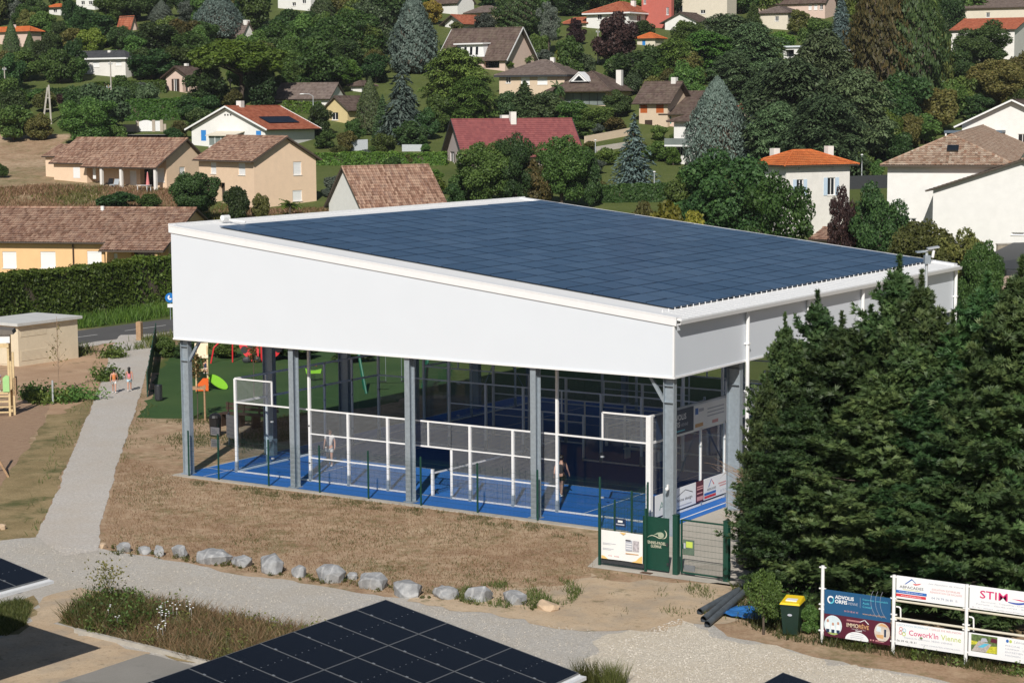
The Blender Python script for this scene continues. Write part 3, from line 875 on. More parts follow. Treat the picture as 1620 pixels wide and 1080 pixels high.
bt = thing('bench', 'white slatted bench standing between the two courts', 'bench', (13.2, 11.6, 0.02))
for k in range(4): MB().box(-0.9, 0.9, -0.25 + k * 0.12, -0.16 + k * 0.12, 0.42, 0.45).build('slat', M['white'], bt)
for k in range(4): MB().box(-0.9, 0.9, 0.26 + k * 0.03, 0.285 + k * 0.03, 0.52 + k * 0.11, 0.60 + k * 0.11).build('slat', M['white'], bt)
for x in (-0.8, 0.8):
    MB().box(x - 0.03, x + 0.03, -0.22, 0.2, 0.0, 0.42).build('leg', M['white'], bt)
    MB().bar((x, 0.2, 0.4), (x, 0.38, 0.98), 0.05).build('leg', M['white'], bt)
# ------------------------------------------------------------------ text helper
def text_mesh(s, x0, z0, w, h, name='lettering', shear=0.0, bold=0.0):
    c = bpy.data.curves.new('tmp_text', 'FONT')
    c.body = s
    c.size = 1.0
    c.shear = shear
    c.offset = bold
    c.resolution_u = 2
    o = bpy.data.objects.new('tmp_text', c)
    me = bpy.data.meshes.new_from_object(o)
    bpy.data.objects.remove(o)
    me.name = name
    n = len(me.vertices)
    a = np.empty(n * 3, dtype=np.float32)
    me.vertices.foreach_get('co', a)
    a = a.reshape(-1, 3)
    lo, hi = a.min(0), a.max(0)
    b = np.zeros_like(a)
    b[:, 0] = x0 + (a[:, 0] - lo[0]) / max(1e-6, hi[0] - lo[0]) * w
    b[:, 2] = z0 + (a[:, 1] - lo[1]) / max(1e-6, hi[1] - lo[1]) * h
    me.vertices.foreach_set('co', b.ravel())
    me.update()
    return me

def words(parent, s, x0, z0, w, h, m, y=-0.006, shear=0.0, bold=0.0):
    me = text_mesh(s, x0, z0, w, h, 'lettering', shear, bold)
    me.materials.append(m)
    return put('lettering', me, parent, loc=(0, y, 0))

def flat(parent, name, pts, m, y=-0.004):
    return MB().poly([(x, y, z) for x, z in pts]).build(name, m, parent)

def rect(parent, name, x0, z0, x1, z1, m, y=-0.004):
    return flat(parent, name, [(x0, z0), (x1, z0), (x1, z1), (x0, z1)], m, y)

def disc(parent, name, cx, cz, rx, rz, m, y=-0.004, a0=0, a1=360, n=28, inner=0.0):
    pts = [(cx + rx * math.cos(R(a0 + (a1 - a0) * i / n)), cz + rz * math.sin(R(a0 + (a1 - a0) * i / n))) for i in range(n + (0 if a1 - a0 == 360 and not inner else 1))]
    if not inner:
        return flat(parent, name, pts, m, y)
    mb = MB()
    for i in range(n):
        t0, t1 = R(a0 + (a1 - a0) * i / n), R(a0 + (a1 - a0) * (i + 1) / n)
        mb.poly([(cx + rx * f * math.cos(t), y, cz + rz * f * math.sin(t)) for f, t in ((inner, t0), (1, t0), (1, t1), (inner, t1))])
    return mb.build(name, m, parent)

# ------------------------------------------------------------------ green wire fence round the courts
def wire_fence(name, label, pts, h=1.85, posts=None, post_h=None, pitch=0.06):
    t = thing(name, label, 'fence', (pts[0][0], pts[0][1], 0.02))
    ox, oy = pts[0]
    mb = MB()
    for p, q in zip(pts[:-1], pts[1:]):
        p, q = Vector((p[0] - ox, p[1] - oy)), Vector((q[0] - ox, q[1] - oy))
        L = (q - p).length
        d = (q - p) / L
        k = int(L / pitch)
        w = 0.0055
        for i in range(k):
            a = p + d * (i * L / k)
            e = d * (w / 2); n = Vector((-d.y, d.x)) * (w / 2)
            for s in (e, n):
                mb.poly([(a.x - s.x, a.y - s.y, 0.05), (a.x + s.x, a.y + s.y, 0.05), (a.x + s.x, a.y + s.y, h), (a.x - s.x, a.y - s.y, h)])
        z = 0.06
        while z < h + 0.01:
            mb.bar((p.x, p.y, z), (q.x, q.y, z), 0.006, 0.006)
            z += 0.205
    mb.build('wire_mesh', M['green_wire'], t, kind='stuff')
    for (x, y) in posts or pts:
        hh = (post_h or h + 0.08)
        MB().box(x - ox - 0.03, x - ox + 0.03, y - oy - 0.02, y - oy + 0.02, 0.0, hh).build('post', M['green'], t)
    return t
FX = [-1.15, 0.5, 3.2, 5.85, 8.3, 10.85, 13.5, 16.2, 18.9, 20.9]
wire_fence('wire_fence', 'dark green welded wire fence along the edge of the blue court', [(x, -1.72) for x in FX])
wire_fence('wire_fence', 'short green wire fence from the court corner to the banner', [(20.9, -1.72), (21.2, -3.4), (21.5, -5.1), (21.78, -6.62)], posts=[(21.2, -3.4), (21.5, -5.1)])
# entrance: two posts with banner, green name panel, thick posts and gate
fe = thing('entrance_fence', 'green wire fence bay carrying the white banner', 'fence', (21.82, -6.66, 0.012))
for x in (0, 1.78): MB().box(x - 0.04, x + 0.04, -0.03, 0.03, 0, 2.12).build('post', M['green'], fe)
m_ = MB()
for i in range(1, 30):
    x = i * 0.06
    m_.box(x - 0.0025, x + 0.0025, -0.0025, 0.0025, 0.05, 2.05)
for i in range(11): m_.box(0.04, 1.74, -0.003, 0.003, 0.05 + i * 0.2, 0.056 + i * 0.2)
m_.build('wire_mesh', M['green_wire'], fe, kind='stuff')
MB().box(0.06, 1.72, -0.012, 0.012, 0.10, 0.24).build('kick_board', M['charcoal'], fe)
bn = thing('banner', 'white information banner with coloured plan tied to the entrance fence', 'banner', (21.90, -6.70, 0.012))
v = MB()
for i in range(12):
    xa, xb = 0.03 + i * 0.1333, 0.03 + (i + 1) * 0.1333
    ya, yb = -0.03 - 0.012 * math.sin(xa * 5), -0.03 - 0.012 * math.sin(xb * 5)
    v.hexa([(xa, ya, 0.26 + 0.01 * math.sin(xa * 2)), (xb, yb, 0.26 + 0.01 * math.sin(xb * 2)), (xb, yb + 0.004, 0.26 + 0.01 * math.sin(xb * 2)), (xa, ya + 0.004, 0.26 + 0.01 * math.sin(xa * 2)),
            (xa, ya, 1.24), (xb, yb, 1.24), (xb, yb + 0.004, 1.24), (xa, ya + 0.004, 1.24)])
v.build('banner_sheet', mat('banner_sheet', (0.80, 0.795, 0.77), 0.6, 0.02, 3), bn)
yb = -0.052
flat(bn, 'corner_print', [(1.2, 0.27), (1.62, 0.27), (1.62, 0.52), (1.5, 0.45), (1.38, 0.33)], mat('amber_print', (0.80, 0.52, 0.18), 0.6, 0.05, 5), yb)
flat(bn, 'corner_print', [(0.05, 0.27), (0.3, 0.27), (0.16, 0.36), (0.05, 0.38)], bpy.data.materials['amber_print'], yb)
flat(bn, 'corner_print', [(0.75, 1.23), (1.0, 1.23), (0.9, 1.15)], bpy.data.materials['amber_print'], yb)
rect(bn, 'plan_print', 0.98, 0.64, 1.24, 1.0, M['pale_print'], yb)
rect(bn, 'plan_print', 1.26, 0.64, 1.5, 1.0, mat('plan_print', (0.45, 0.42, 0.44), 0.6, 0.4, 12), yb)
rect(bn, 'plan_title', 0.98, 0.96, 1.18, 1.01, M['ink'], yb - 0.002)
for z in (0.70, 0.78, 0.86): rect(bn, 'plan_line', 1.0, z, 1.22, z + 0.03, M['white'], yb - 0.002)
for z, w in ((0.80, 0.5), (0.76, 0.3), (0.62, 0.42), (0.58, 0.32)): rect(bn, 'text_line', 0.1, z, 0.1 + w, z + 0.013, M['pale_print'], yb)
rect(bn, 'text_line', 0.98, 0.53, 1.48, 0.56, M['sand_print'], yb)
for x in (0.32, 0.37, 0.42, 0.55, 0.60, 0.65, 0.70): rect(bn, 'footer_mark', x, 0.38, x + 0.03, 0.41, M['rose_print'], yb)
ns = thing('notice_plate', 'small navy notice plate wired to the fence above the banner', 'notice', (22.45, -6.72, 1.42))
MB().box(0.0, 0.42, 0.0, 0.01, 0.0, 0.28).build('plate', M['navy'], ns)
rect(ns, 'white_mark', 0.12, 0.15, 0.30, 0.22, M['white'], -0.006)
rect(ns, 'text_line', 0.05, 0.06, 0.37, 0.10, M['pale_print'], -0.006)

dp = thing('entrance_door', 'solid dark green entrance door with white ball emblem and club name', 'door', (23.42, -6.52, 0.012))
MB().box(0.0, 0.98, -0.02, 0.02, 0.06, 1.84).build('door_leaf', M['green'], dp)
cream = mat('cream_print', (0.62, 0.60, 0.46), 0.5, 0.05, 5)
def swoosh(pts, wid, m=cream, name='emblem_line'):
    mb = MB()
    for i in range(len(pts) - 1):
        (xa, za), (xb, zb) = pts[i], pts[i + 1]
        wa, wb = wid[i] / 2, wid[i + 1] / 2
        dx, dz = xb - xa, zb - za
        l = math.hypot(dx, dz) or 1
        nx, nz = -dz / l, dx / l
        mb.poly([(xa - nx * wa, -0.026, za - nz * wa), (xb - nx * wb, -0.026, zb - nz * wb), (xb + nx * wb, -0.026, zb + nz * wb), (xa + nx * wa, -0.026, za + nz * wa)])
    mb.build(name, m, dp)
arc = [(0.76 + 0.14 * math.cos(R(a)), 1.30 + 0.15 * math.sin(R(a))) for a in range(62, -115, -12)]
swoosh(arc + [(0.62, 1.15), (0.48, 1.20), (0.36, 1.22), (0.26, 1.19), (0.16, 1.12)], [0.008 + 0.028 * math.sin(min(1, i / 12) * math.pi * 0.9 + 0.2) for i in range(len(arc))] + [0.03, 0.026, 0.022, 0.014, 0.004])
disc(dp, 'emblem_ball', 0.69, 1.26, 0.115, 0.095, mat('ball_print', (0.30, 0.36, 0.26), 0.5, 0.05, 5), -0.023)
flat(dp, 'emblem_wing', [(0.40, 1.23), (0.58, 1.28), (0.68, 1.36), (0.55, 1.33)], bpy.data.materials['ball_print'], -0.0235)
for k in range(4):
    rect(dp, 'ball_string', 0.60 + k * 0.045, 1.19, 0.606 + k * 0.045, 1.33, cream, -0.025)
    rect(dp, 'ball_string', 0.60, 1.21 + k * 0.032, 0.78, 1.215 + k * 0.032, cream, -0.0255)
words(dp, 'TENNIS-PADEL', 0.12, 0.93, 0.76, 0.10, cream, -0.026, bold=0.01)
words(dp, 'GUEMAR', 0.31, 0.81, 0.40, 0.10, cream, -0.026, bold=0.01)
MB().box(0.93, 0.99, -0.07, -0.02, 0.28, 0.36).build('hinge', M['charcoal'], dp)
MB().box(0.90, 0.96, -0.06, -0.02, 0.92, 1.02).build('handle', M['charcoal'], dp)
for x, l in ((24.66, 'thick dark green gate post between the door and the mesh gate'), (26.52, 'thick dark green gate post beside the conifers')):
    gp = thing('gate_post', l, 'post', (x, -6.5, 0.012))
    MB().box(-0.09, 0.09, -0.09, 0.09, 0, 1.98).build('shaft', M['green'], gp)
    MB().box(-0.1, 0.1, -0.1, 0.1, 1.98, 2.0).build('cap', M['green'], gp)
MB().box(0, 0.001, 0, 0.001, 0, 0.001)
mg = thing('mesh_gate', 'green wire mesh gate leaf in front of the concrete', 'gate', (24.86, -6.5, 0.012))
for a, b in [((0, 0, 0.1), (0, 0, 1.85)), ((1.56, 0, 0.1), (1.56, 0, 1.85)), ((0, 0, 0.1), (1.56, 0, 0.1)), ((0, 0, 1.85), (1.56, 0, 1.85))]:
    MB().bar(a, b, 0.05, 0.05, up=(0, 1, 0)).build('frame_bar', M['green'], mg)
m_ = MB()
for i in range(1, 31): m_.box(i * 0.05 - 0.0016, i * 0.05 + 0.0016, -0.002, 0.002, 0.12, 1.83)
for i in range(1, 9): m_.box(0.02, 1.54, -0.004, 0.004, 0.1 + i * 0.2, 0.108 + i * 0.2)
m_.build('wire_mesh', M['green_wire'], mg, kind='stuff')
MB().box(0.02, 0.1, -0.05, 0.05, 0.9, 1.05).build('lock_box', M['green'], mg)
gs = thing('gate_notice', 'small green notice with yellow label on the mesh gate', 'notice', (24.93, -6.53, 0.012))
MB().box(0.0, 0.42, -0.012, 0.0, 0.72, 1.22).build('plate', mat('notice_green', (0.10, 0.15, 0.11), 0.5, 0.2, 8), gs)
rect(gs, 'yellow_label', 0.12, 0.96, 0.36, 1.16, mat('acid_print', (0.50, 0.62, 0.10), 0.5, 0.05, 5), -0.016)
rect(gs, 'pale_label', 0.03, 0.92, 0.1, 1.1, M['pale_print'], -0.016)
MB().box(0.05, 0.44, -0.010, 0.0, 0.18, 0.38).build('grey_plate', mat('notice_grey', (0.16, 0.17, 0.18), 0.5, 0.1, 8), gs)
mt = MB().box(23.55, 23.95, -6.98, -6.78, 0.012, 0.03).build('foot_grating', mat('rusty_grating', (0.10, 0.055, 0.035), 0.8, 0.3, 20))
tag(mt, 'small brown foot grating set in the concrete before the green door', 'grating')
# left end of the fence: two small white notices, noticeboard, bin, wooden bench in the shade
nt_ = thing('notice_post', 'green post with two small white notices at the left hall corner', 'notice', (*at(346, 722, 0).xy, 0.0))
MB().box(-0.03, 0.03, -0.02, 0.02, 0, 1.45).build('post', M['green'], nt_)
for z in (0.95, 0.42):
    a = MB().box(-0.40, 0.10, -0.05, -0.03, z, z + 0.36).build('notice_sheet', M['white'], nt_)
    for k in range(3):
        rect(a, 'text_line', -0.33, z + 0.08 + k * 0.08, -0.02 - 0.1 * (k == 2), z + 0.11 + k * 0.08, M['pale_print'], -0.056)
p = at(368, 705, 0)
nb = thing('noticeboard', 'pale grey perforated board standing behind the court corner', 'board', (p.x, p.y, 0.0), R(-20))
MB().box(-0.5, 0.5, -0.03, 0.03, 0.35, 1.4).build('board_panel', mat('pale_board', (0.52, 0.54, 0.55), 0.6, 0.05, 8), nb)
for x in (-0.42, 0.42): MB().box(x - 0.03, x + 0.03, 0.031, 0.09, 0.0, 1.5).build('leg', M['galv'], nb)
for k in range(5): MB().box(-0.46, 0.46, -0.045, -0.031, 0.5 + k * 0.18, 0.515 + k * 0.18).build('board_rib', M['galv'], nb)
p = at(341, 690, 0)
bb = thing('litter_bin', 'black round litter bin in the shade beside the noticeboard', 'bin', (p.x, p.y, 0.0))
MB().tube((0, 0, 0.05), (0, 0, 0.85), 0.25, 0.29, 14).build('bin_body', M['black'], bb)
MB().ball((0, 0, 0.9), 0.30, 0.30, 0.22, 14, 6).build('bin_lid', M['black'], bb)
p = at(392, 676, 0)
wb_ = thing('picnic_bench', 'dark wooden bench in the shade left of the courts', 'bench', (p.x, p.y, 0.0), R(8))
for k in range(4): MB().box(-1.5, 1.5, -0.3 + k * 0.16, -0.17 + k * 0.16, 0.62, 0.66).build('plank', M['wood_dark'], wb_)
for k in range(2): MB().box(-1.5, 1.5, 0.40, 0.44, 0.75 + k * 0.2, 0.9 + k * 0.2).build('plank', M['wood_dark'], wb_)
for x in (-1.35, -0.45, 0.45, 1.35):
    MB().box(x - 0.05, x + 0.05, -0.28, 0.32, 0.0, 0.615).build('leg', M['wood_dark'], wb_)
    MB().box(x - 0.04, x + 0.04, 0.325, 0.398, 0.0, 1.12).build('leg', M['wood_dark'], wb_)

# ------------------------------------------------------------------ sponsor boards on the end wall of the court
def board(name, label, cat, loc, rz, w, z0, z1, m, group=None, th=0.012):
    t = thing(name, label, cat, loc, rz, group)
    MB().box(0, w, 0.0, th, z0, z1).build('board_panel', m, t)
    return t
M['bwhite'] = mat('white_board', (0.80, 0.81, 0.82), 0.45, 0.015, 3)
ew = 20.075
b_ = board('sponsor_banner', 'white sponsor banner with pitched line drawing low on the end glass', 'banner', (ew, 1.75, 0.02), R(90), 1.75, 0.18, 1.0, M['bwhite'])
words(b_, 'home design', 0.25, 0.42, 1.2, 0.16, M['ink'])
swl = MB()
for a, c in (((0.25, 0.66), (0.9, 0.84)), ((0.9, 0.84), (1.5, 0.66))):
    swl.poly([(a[0], -0.006, a[1]), (c[0], -0.006, c[1]), (c[0], -0.006, c[1] + 0.025), (a[0], -0.006, a[1] + 0.025)])
swl.build('roof_line', M['ink'], b_)
rect(b_, 'text_line', 0.3, 0.27, 1.4, 0.31, M['pale_print'], -0.006)
b_ = board('sponsor_banner', 'narrow dark red sponsor banner between two white ones on the glass', 'banner', (ew, 3.52, 0.02), R(90), 0.62, 0.18, 1.0, M['maroon'])
for z, w in ((0.75, 0.5), (0.66, 0.5), (0.5, 0.45)): rect(b_, 'text_line', 0.06, z, 0.06 + w, z + 0.05, M['rose_print'], -0.006)
rect(b_, 'white_block', 0.06, 0.24, 0.56, 0.40, M['rose_print'], -0.006)
b_ = board('sponsor_banner', 'white sponsor banner with red and blue chevron low on the glass', 'banner', (ew, 4.16, 0.02), R(90), 2.5, 0.18, 1.0, M['bwhite'])
flat(b_, 'chevron', [(0.35, 0.64), (0.41, 0.64), (0.62, 0.90), (0.60, 0.94)], M['blue_print'])
flat(b_, 'chevron', [(0.60, 0.94), (0.62, 0.90), (0.80, 0.68), (0.86, 0.70)], M['red'])
words(b_, 'ABFACADES', 0.25, 0.50, 0.75, 0.09, M['ink'])
rect(b_, 'stripe', 0.02, 0.34, 1.0, 0.44, M['blue_print']); rect(b_, 'stripe', 0.02, 0.22, 1.0, 0.32, M['red'])
rect(b_, 'text_line', 1.2, 0.62, 2.3, 0.67, M['rose_print']); rect(b_, 'text_line', 1.3, 0.52, 2.2, 0.57, M['rose_print'])
words(b_, '04 74 79 26 81', 1.35, 0.28, 0.9, 0.10, M['pale_print'])
b_ = board('sponsor_banner', 'navy sponsor banner with white words high on the end mesh', 'banner', (ew + 0.02, 0.35, 0.02), R(90), 2.9, 3.06, 3.98, M['navy'])
words(b_, 'ADVOLIS', 1.0, 3.58, 1.3, 0.22, M['bwhite'], bold=0.01); words(b_, 'ORFIS', 1.0, 3.32, 0.8, 0.2, M['bwhite'], bold=0.01)
words(b_, 'VIENNE', 1.85, 3.32, 0.6, 0.12, M['pale_print']); rect(b_, 'text_line', 1.0, 3.15, 2.2, 3.19, M['cyan'])
b_ = board('sponsor_banner', 'pale grey sponsor banner in shade beside the navy one, high on the mesh', 'banner', (ew + 0.02, 3.27, 0.02), R(90), 2.9, 3.06, 3.98, M['bwhite'])
rect(b_, 'blue_mark', 0.1, 3.62, 0.35, 3.86, M['blue_print']); rect(b_, 'grey_mark', 0.4, 3.70, 0.8, 3.82, M['pale_print'])
for z in (3.7, 3.56, 3.42): rect(b_, 'text_line', 1.1, z, 2.5, z + 0.05, M['pale_print'])
rect(b_, 'brown_mark', 0.1, 3.12, 0.75, 3.26, M['sand_print']); rect(b_, 'red_mark', 1.5, 3.12, 2.0, 3.24, M['rose_print'])
b_ = board('sponsor_banner', 'pale sponsor banner with green block high on the mesh by the column', 'banner', (ew + 0.02, 6.19, 0.02), R(90), 3.2, 3.06, 3.98, M['bwhite'])
rect(b_, 'green_block', 0.0, 3.08, 1.6, 3.30, mat('green_print', (0.08, 0.42, 0.05), 0.5, 0.05, 5)); rect(b_, 'white_mark', 0.6, 3.15, 1.2, 3.22, M['bwhite'], -0.009)
for x in (0.7, 1.5, 2.3): rect(b_, 'grey_mark', x, 3.6, x + 0.3, 3.85, M['pale_print'])
b_ = board('sponsor_banner', 'small pale sponsor banner at the court corner beside the thick white post', 'banner', (ew, 0.3, 0.02), R(90), 1.3, 0.18, 1.0, M['bwhite'])
words(b_, 'A', 0.3, 0.4, 0.4, 0.3, mat('green_grey_print', (0.20, 0.34, 0.30), 0.5, 0.05, 5))

# ------------------------------------------------------------------ roadside hoarding
HX = [32.25, 34.42, 36.55, 38.68, 40.8]
HY = -11.7
hf = thing('hoarding_frame', 'white tubular frame with tall posts that carries the sponsor boards', 'frame', (HX[0], HY, 0.0))
for x in HX:
    p = MB().tube((x - HX[0], 0, 0), (x - HX[0], 0, 2.27), 0.05, n=12).build('post', M['white'], hf)
    mb = MB()
    for z in (0.35, 0.98, 1.12, 1.58, 2.2):
        mb.box(x - HX[0] - 0.1, x - HX[0] + 0.1, -0.03, 0.03, z, z + 0.035)
    mb.build('bracket', M['white'], p)
for a, b in zip(HX[1:-1], HX[2:]):
    for z in (1.54, 1.04):
        MB().tube((a - HX[0] + 0.05, 0.03, z), (b - HX[0] - 0.05, 0.03, z), 0.035, n=8).build('rail', mat('cream_rail', (0.62, 0.58, 0.47), 0.5, 0.05, 5) if 'cream_rail' not in bpy.data.materials else bpy.data.materials['cream_rail'], hf)
    MB().path([(a - HX[0] + 0.06, 0.04, 1.36), (a - HX[0] + 0.15, 0.04, 1.36), (a - HX[0] + 0.19, 0.04, 1.32), (a - HX[0] + 0.2, 0.04, 0.98)], 0.022, 7).build('hook', M['white'], hf)

t = board('advertising_board', 'blue board with ringed logo and white words at the left end of the hoarding', 'board', (HX[0] + 0.08, HY - 0.05, 0), 0, 2.02, 0.90, 1.60, M['teal_board'])
disc(t, 'ring_logo', 0.20, 1.32, 0.105, 0.115, M['bwhite'], -0.004, 40, 260, 24, 0.62)
disc(t, 'ring_logo', 0.20, 1.32, 0.105, 0.115, M['cyan'], -0.004, 260, 400, 18, 0.66)
words(t, 'ADVOLIS', 0.33, 1.37, 0.58, 0.11, M['bwhite'], bold=0.03)
words(t, 'ORFIS', 0.33, 1.24, 0.38, 0.11, M['bwhite'], bold=0.03)
words(t, 'VIENNE', 0.73, 1.245, 0.30, 0.075, M['pale_print'])
rect(t, 'divider', 1.10, 1.2, 1.106, 1.5, M['pale_print'])
for s, z, w in (('Expertise comptable', 1.42, 0.76), ('Audit', 1.32, 0.2), ('Conseil', 1.22, 0.27)):
    words(t, s, 1.18, z, w, 0.065, M['cyan'])
words(t, '04 74 78 41 41', 0.62, 1.02, 0.42, 0.055, M['rose_print']); words(t, 'www.advolis-orfis.com', 1.18, 1.02, 0.68, 0.05, M['sand_print'])
for k in range(3):
    disc(t, 'fine_arc', 2.25 - k * 0.14, 1.45, 0.55, 0.6, M['pale_print'], -0.003, 150, 230, 16, 0.988)
t = board('advertising_board', 'dark red board with round family picture and roof line below the blue board', 'board', (HX[0] + 0.08, HY - 0.05, 0), 0, 2.02, 0.24, 0.895, M['maroon'])
# round picture of three people as flat print
fam = disc(t, 'round_picture', 0.28, 0.585, 0.275, 0.285, mat('picture_sky', (0.62, 0.72, 0.76), 0.5, 0.08, 6))
grass = mat('picture_grass', (0.35, 0.42, 0.12), 0.5, 0.2, 10)
flat(t, 'picture_grass', [(0.10, 0.37), (0.46, 0.37), (0.40, 0.325), (0.28, 0.303), (0.16, 0.325)], grass, -0.006)
for x, h, c in ((0.12, 0.70, 'bwhite'), (0.28, 0.62, 'bwhite'), (0.44, 0.66, 'bwhite')):
    disc(t, 'picture_head', x, h, 0.035, 0.045, M['skin'], -0.008)
    flat(t, 'picture_shirt', [(x - 0.06, 0.46), (x + 0.06, 0.46), (x + 0.05, h - 0.05), (x - 0.05, h - 0.05)], M['bwhite'], -0.007)
    flat(t, 'picture_trousers', [(x - 0.045, 0.36), (x + 0.045, 0.36), (x + 0.05, 0.46), (x - 0.05, 0.46)], M['navy'], -0.0075)
words(t, 'IMMO', 0.70, 0.60, 0.36, 0.12, mat('beige_print', (0.72, 0.60, 0.44), 0.5, 0.05, 5), bold=0.01)
words(t, 'R\u00caVE', 1.07, 0.60, 0.31, 0.145, M['sand_print'], bold=0.01)
rect(t, 'roof_line', 0.70, 0.775, 1.12, 0.79, M['rose_print']); rect(t, 'roof_line', 0.70, 0.80, 1.1, 0.815, M['rose_print'])
flat(t, 'roof_line', [(1.10, 0.775), (1.25, 0.855), (1.26, 0.875), (1.08, 0.79)], M['bwhite']); flat(t, 'roof_line', [(1.25, 0.875), (1.24, 0.855), (1.36, 0.75), (1.38, 0.76)], M['bwhite'])
words(t, "L'immobilier pour vous", 0.86, 0.545, 0.42, 0.03, M['bwhite']); rect(t, 'text_line', 0.97, 0.51, 1.17, 0.53, M['bwhite'])
disc(t, 'half_disc', 1.02, 0.245, 0.36, 0.24, M['bwhite'], -0.004, 0, 180)
for z in (0.42, 0.36, 0.31): rect(t, 'text_line', 0.82, z, 1.22, z + 0.012, M['pale_print'], -0.007)
rp = disc(t, 'round_picture', 1.78, 0.585, 0.235, 0.27, mat('picture_room', (0.62, 0.55, 0.48), 0.5, 0.25, 5))
flat(t, 'picture_window', [(1.60, 0.6), (1.75, 0.58), (1.75, 0.72), (1.62, 0.74)], M['picture_sky'] if 'picture_sky' in M else bpy.data.materials['picture_sky'], -0.006)
flat(t, 'picture_sofa', [(1.62, 0.42), (1.82, 0.40), (1.82, 0.52), (1.60, 0.50)], M['sand_print'], -0.006)
flat(t, 'picture_beam', [(1.66, 0.78), (1.95, 0.74), (1.90, 0.80), (1.75, 0.84)], M['sand_print'], -0.0065)
rect(t, 'picture_door', 1.84, 0.46, 1.90, 0.68, M['navy'], -0.006)
rect(t, 'small_mark', 1.42, 0.30, 1.46, 0.34, M['rose_print']); rect(t, 'small_mark', 1.50, 0.30, 1.54, 0.34, M['rose_print'])
rect(t, 'text_line', 1.58, 0.325, 1.86, 0.34, M['rose_print']); rect(t, 'text_line', 1.58, 0.295, 1.84, 0.31, M['rose_print'])
t = board('advertising_board', 'white board with blue and red roof emblem, upper row of the hoarding', 'board', (HX[1] + 0.09, HY - 0.05, 0), 0, 2.0, 1.63, 2.28, M['bwhite'])
flat(t, 'roof_emblem', [(0.24, 2.06), (0.28, 2.06), (0.47, 2.205), (0.455, 2.235)], M['blue_print']); flat(t, 'roof_emblem', [(0.455, 2.235), (0.46, 2.20), (0.56, 2.115), (0.58, 2.12)], M['blue_print'])
flat(t, 'emblem_stroke', [(0.48, 2.09), (0.56, 2.06), (0.68, 2.09), (0.74, 2.135), (0.62, 2.105), (0.54, 2.10)], M['red'])
words(t, 'ABFACADES', 0.10, 1.94, 0.70, 0.075, M['ink']); rect(t, 'text_line', 0.2, 1.90, 0.7, 1.912, M['lime'])
rect(t, 'blue_stripe', 0.0, 1.79, 0.90, 1.87, M['blue_print']); rect(t, 'red_stripe', 0.0, 1.69, 0.88, 1.77, M['red'])
words(t, 'contact@ab-facades.com', 0.08, 1.81, 0.70, 0.04, M['bwhite'], -0.007); words(t, 'www.ab-facades.com', 0.14, 1.71, 0.60, 0.04, M['bwhite'], -0.007)
words(t, 'Les Fa\u00e7adiers de Vienne', 0.95, 2.13, 1.0, 0.06, M['pale_print'], shear=0.3)
words(t, 'ISOLATION EXTERIEURE', 1.05, 1.99, 0.82, 0.05, M['rose_print']); words(t, 'RENOVATION DE FACADES', 1.0, 1.91, 0.92, 0.05, M['rose_print'])
words(t, '04 74 79 26 81', 1.04, 1.74, 0.62, 0.06, mat('blue_grey_print', (0.22, 0.27, 0.38), 0.5, 0.05, 5)); words(t, 'B...', 1.74, 1.74, 0.12, 0.06, M['pale_print'])
t = board('advertising_board', 'white coworking board with pink and lime words, lower row of the hoarding', 'board', (HX[1] + 0.09, HY - 0.05, 0), 0, 2.0, 0.30, 0.95, M['bwhite'])
words(t, 'LOCATION BUREAUX', 0.05, 0.855, 0.92, 0.055, mat('sky_print', (0.36, 0.56, 0.66), 0.5, 0.05, 5)); words(t, '/ SALLE DE R\u00c9UNION', 1.0, 0.855, 0.92, 0.065, M['rose_print'])
for x, z, c in ((0.16, 0.77, 'rose_print'), (0.26, 0.74, 'sky'), (0.15, 0.66, 'pink2'), (0.25, 0.63, 'lime')):
    mm = {'sky': bpy.data.materials['sky_print'], 'pink2': M['rose_print']}.get(c) or M[c]
    disc(t, 'ring_mark', x, z, 0.055, 0.06, mm, -0.004, 0, 360, 16, 0.6)
words(t, "Cowork'In", 0.40, 0.62, 0.86, 0.155, M['pink'], bold=0.004); words(t, 'Vienne', 1.34, 0.62, 0.58, 0.15, M['lime'], bold=0.004)
words(t, 'Espace St Germain 38200 VIENNE', 0.27, 0.505, 1.4, 0.06, M['pale_print']); words(t, '06 09 42 18 31', 0.04, 0.40, 0.58, 0.055, M['ink']); words(t, '- www.coworkin-vienne.com', 0.70, 0.385, 1.2, 0.05, M['pale_print'])
t = board('advertising_board', 'white board with big pinkish red letters and blue curve, upper row at the right', 'board', (HX[2] + 0.09, HY - 0.05, 0), 0, 2.0, 1.63, 2.28, M['bwhite'])
words(t, 'STIM', 0.30, 1.95, 0.78, 0.22, M['pink'], bold=0.01)
swm = MB()
ps = [(1.10 + 0.04 * i, 1.93 - 0.05 * math.sin(i / 18 * math.pi) + 0.14 * (i / 18) ** 2.2) for i in range(19)]
for i in range(18):
    w0, w1 = 0.025 + 0.03 * math.sin(i / 18 * math.pi), 0.025 + 0.03 * math.sin((i + 1) / 18 * math.pi)
    swm.poly([(ps[i][0], -0.005, ps[i][1]), (ps[i + 1][0], -0.005, ps[i + 1][1]), (ps[i + 1][0], -0.005, ps[i + 1][1] + w1), (ps[i][0], -0.005, ps[i][1] + w0)])
swm.build('blue_curve', mat('ultramarine_print', (0.05, 0.10, 0.40), 0.5, 0.05, 5), t)
flat(t, 'red_stroke', [(1.20, 2.04), (1.45, 2.01), (1.66, 2.02), (1.42, 2.045)], M['pink'])
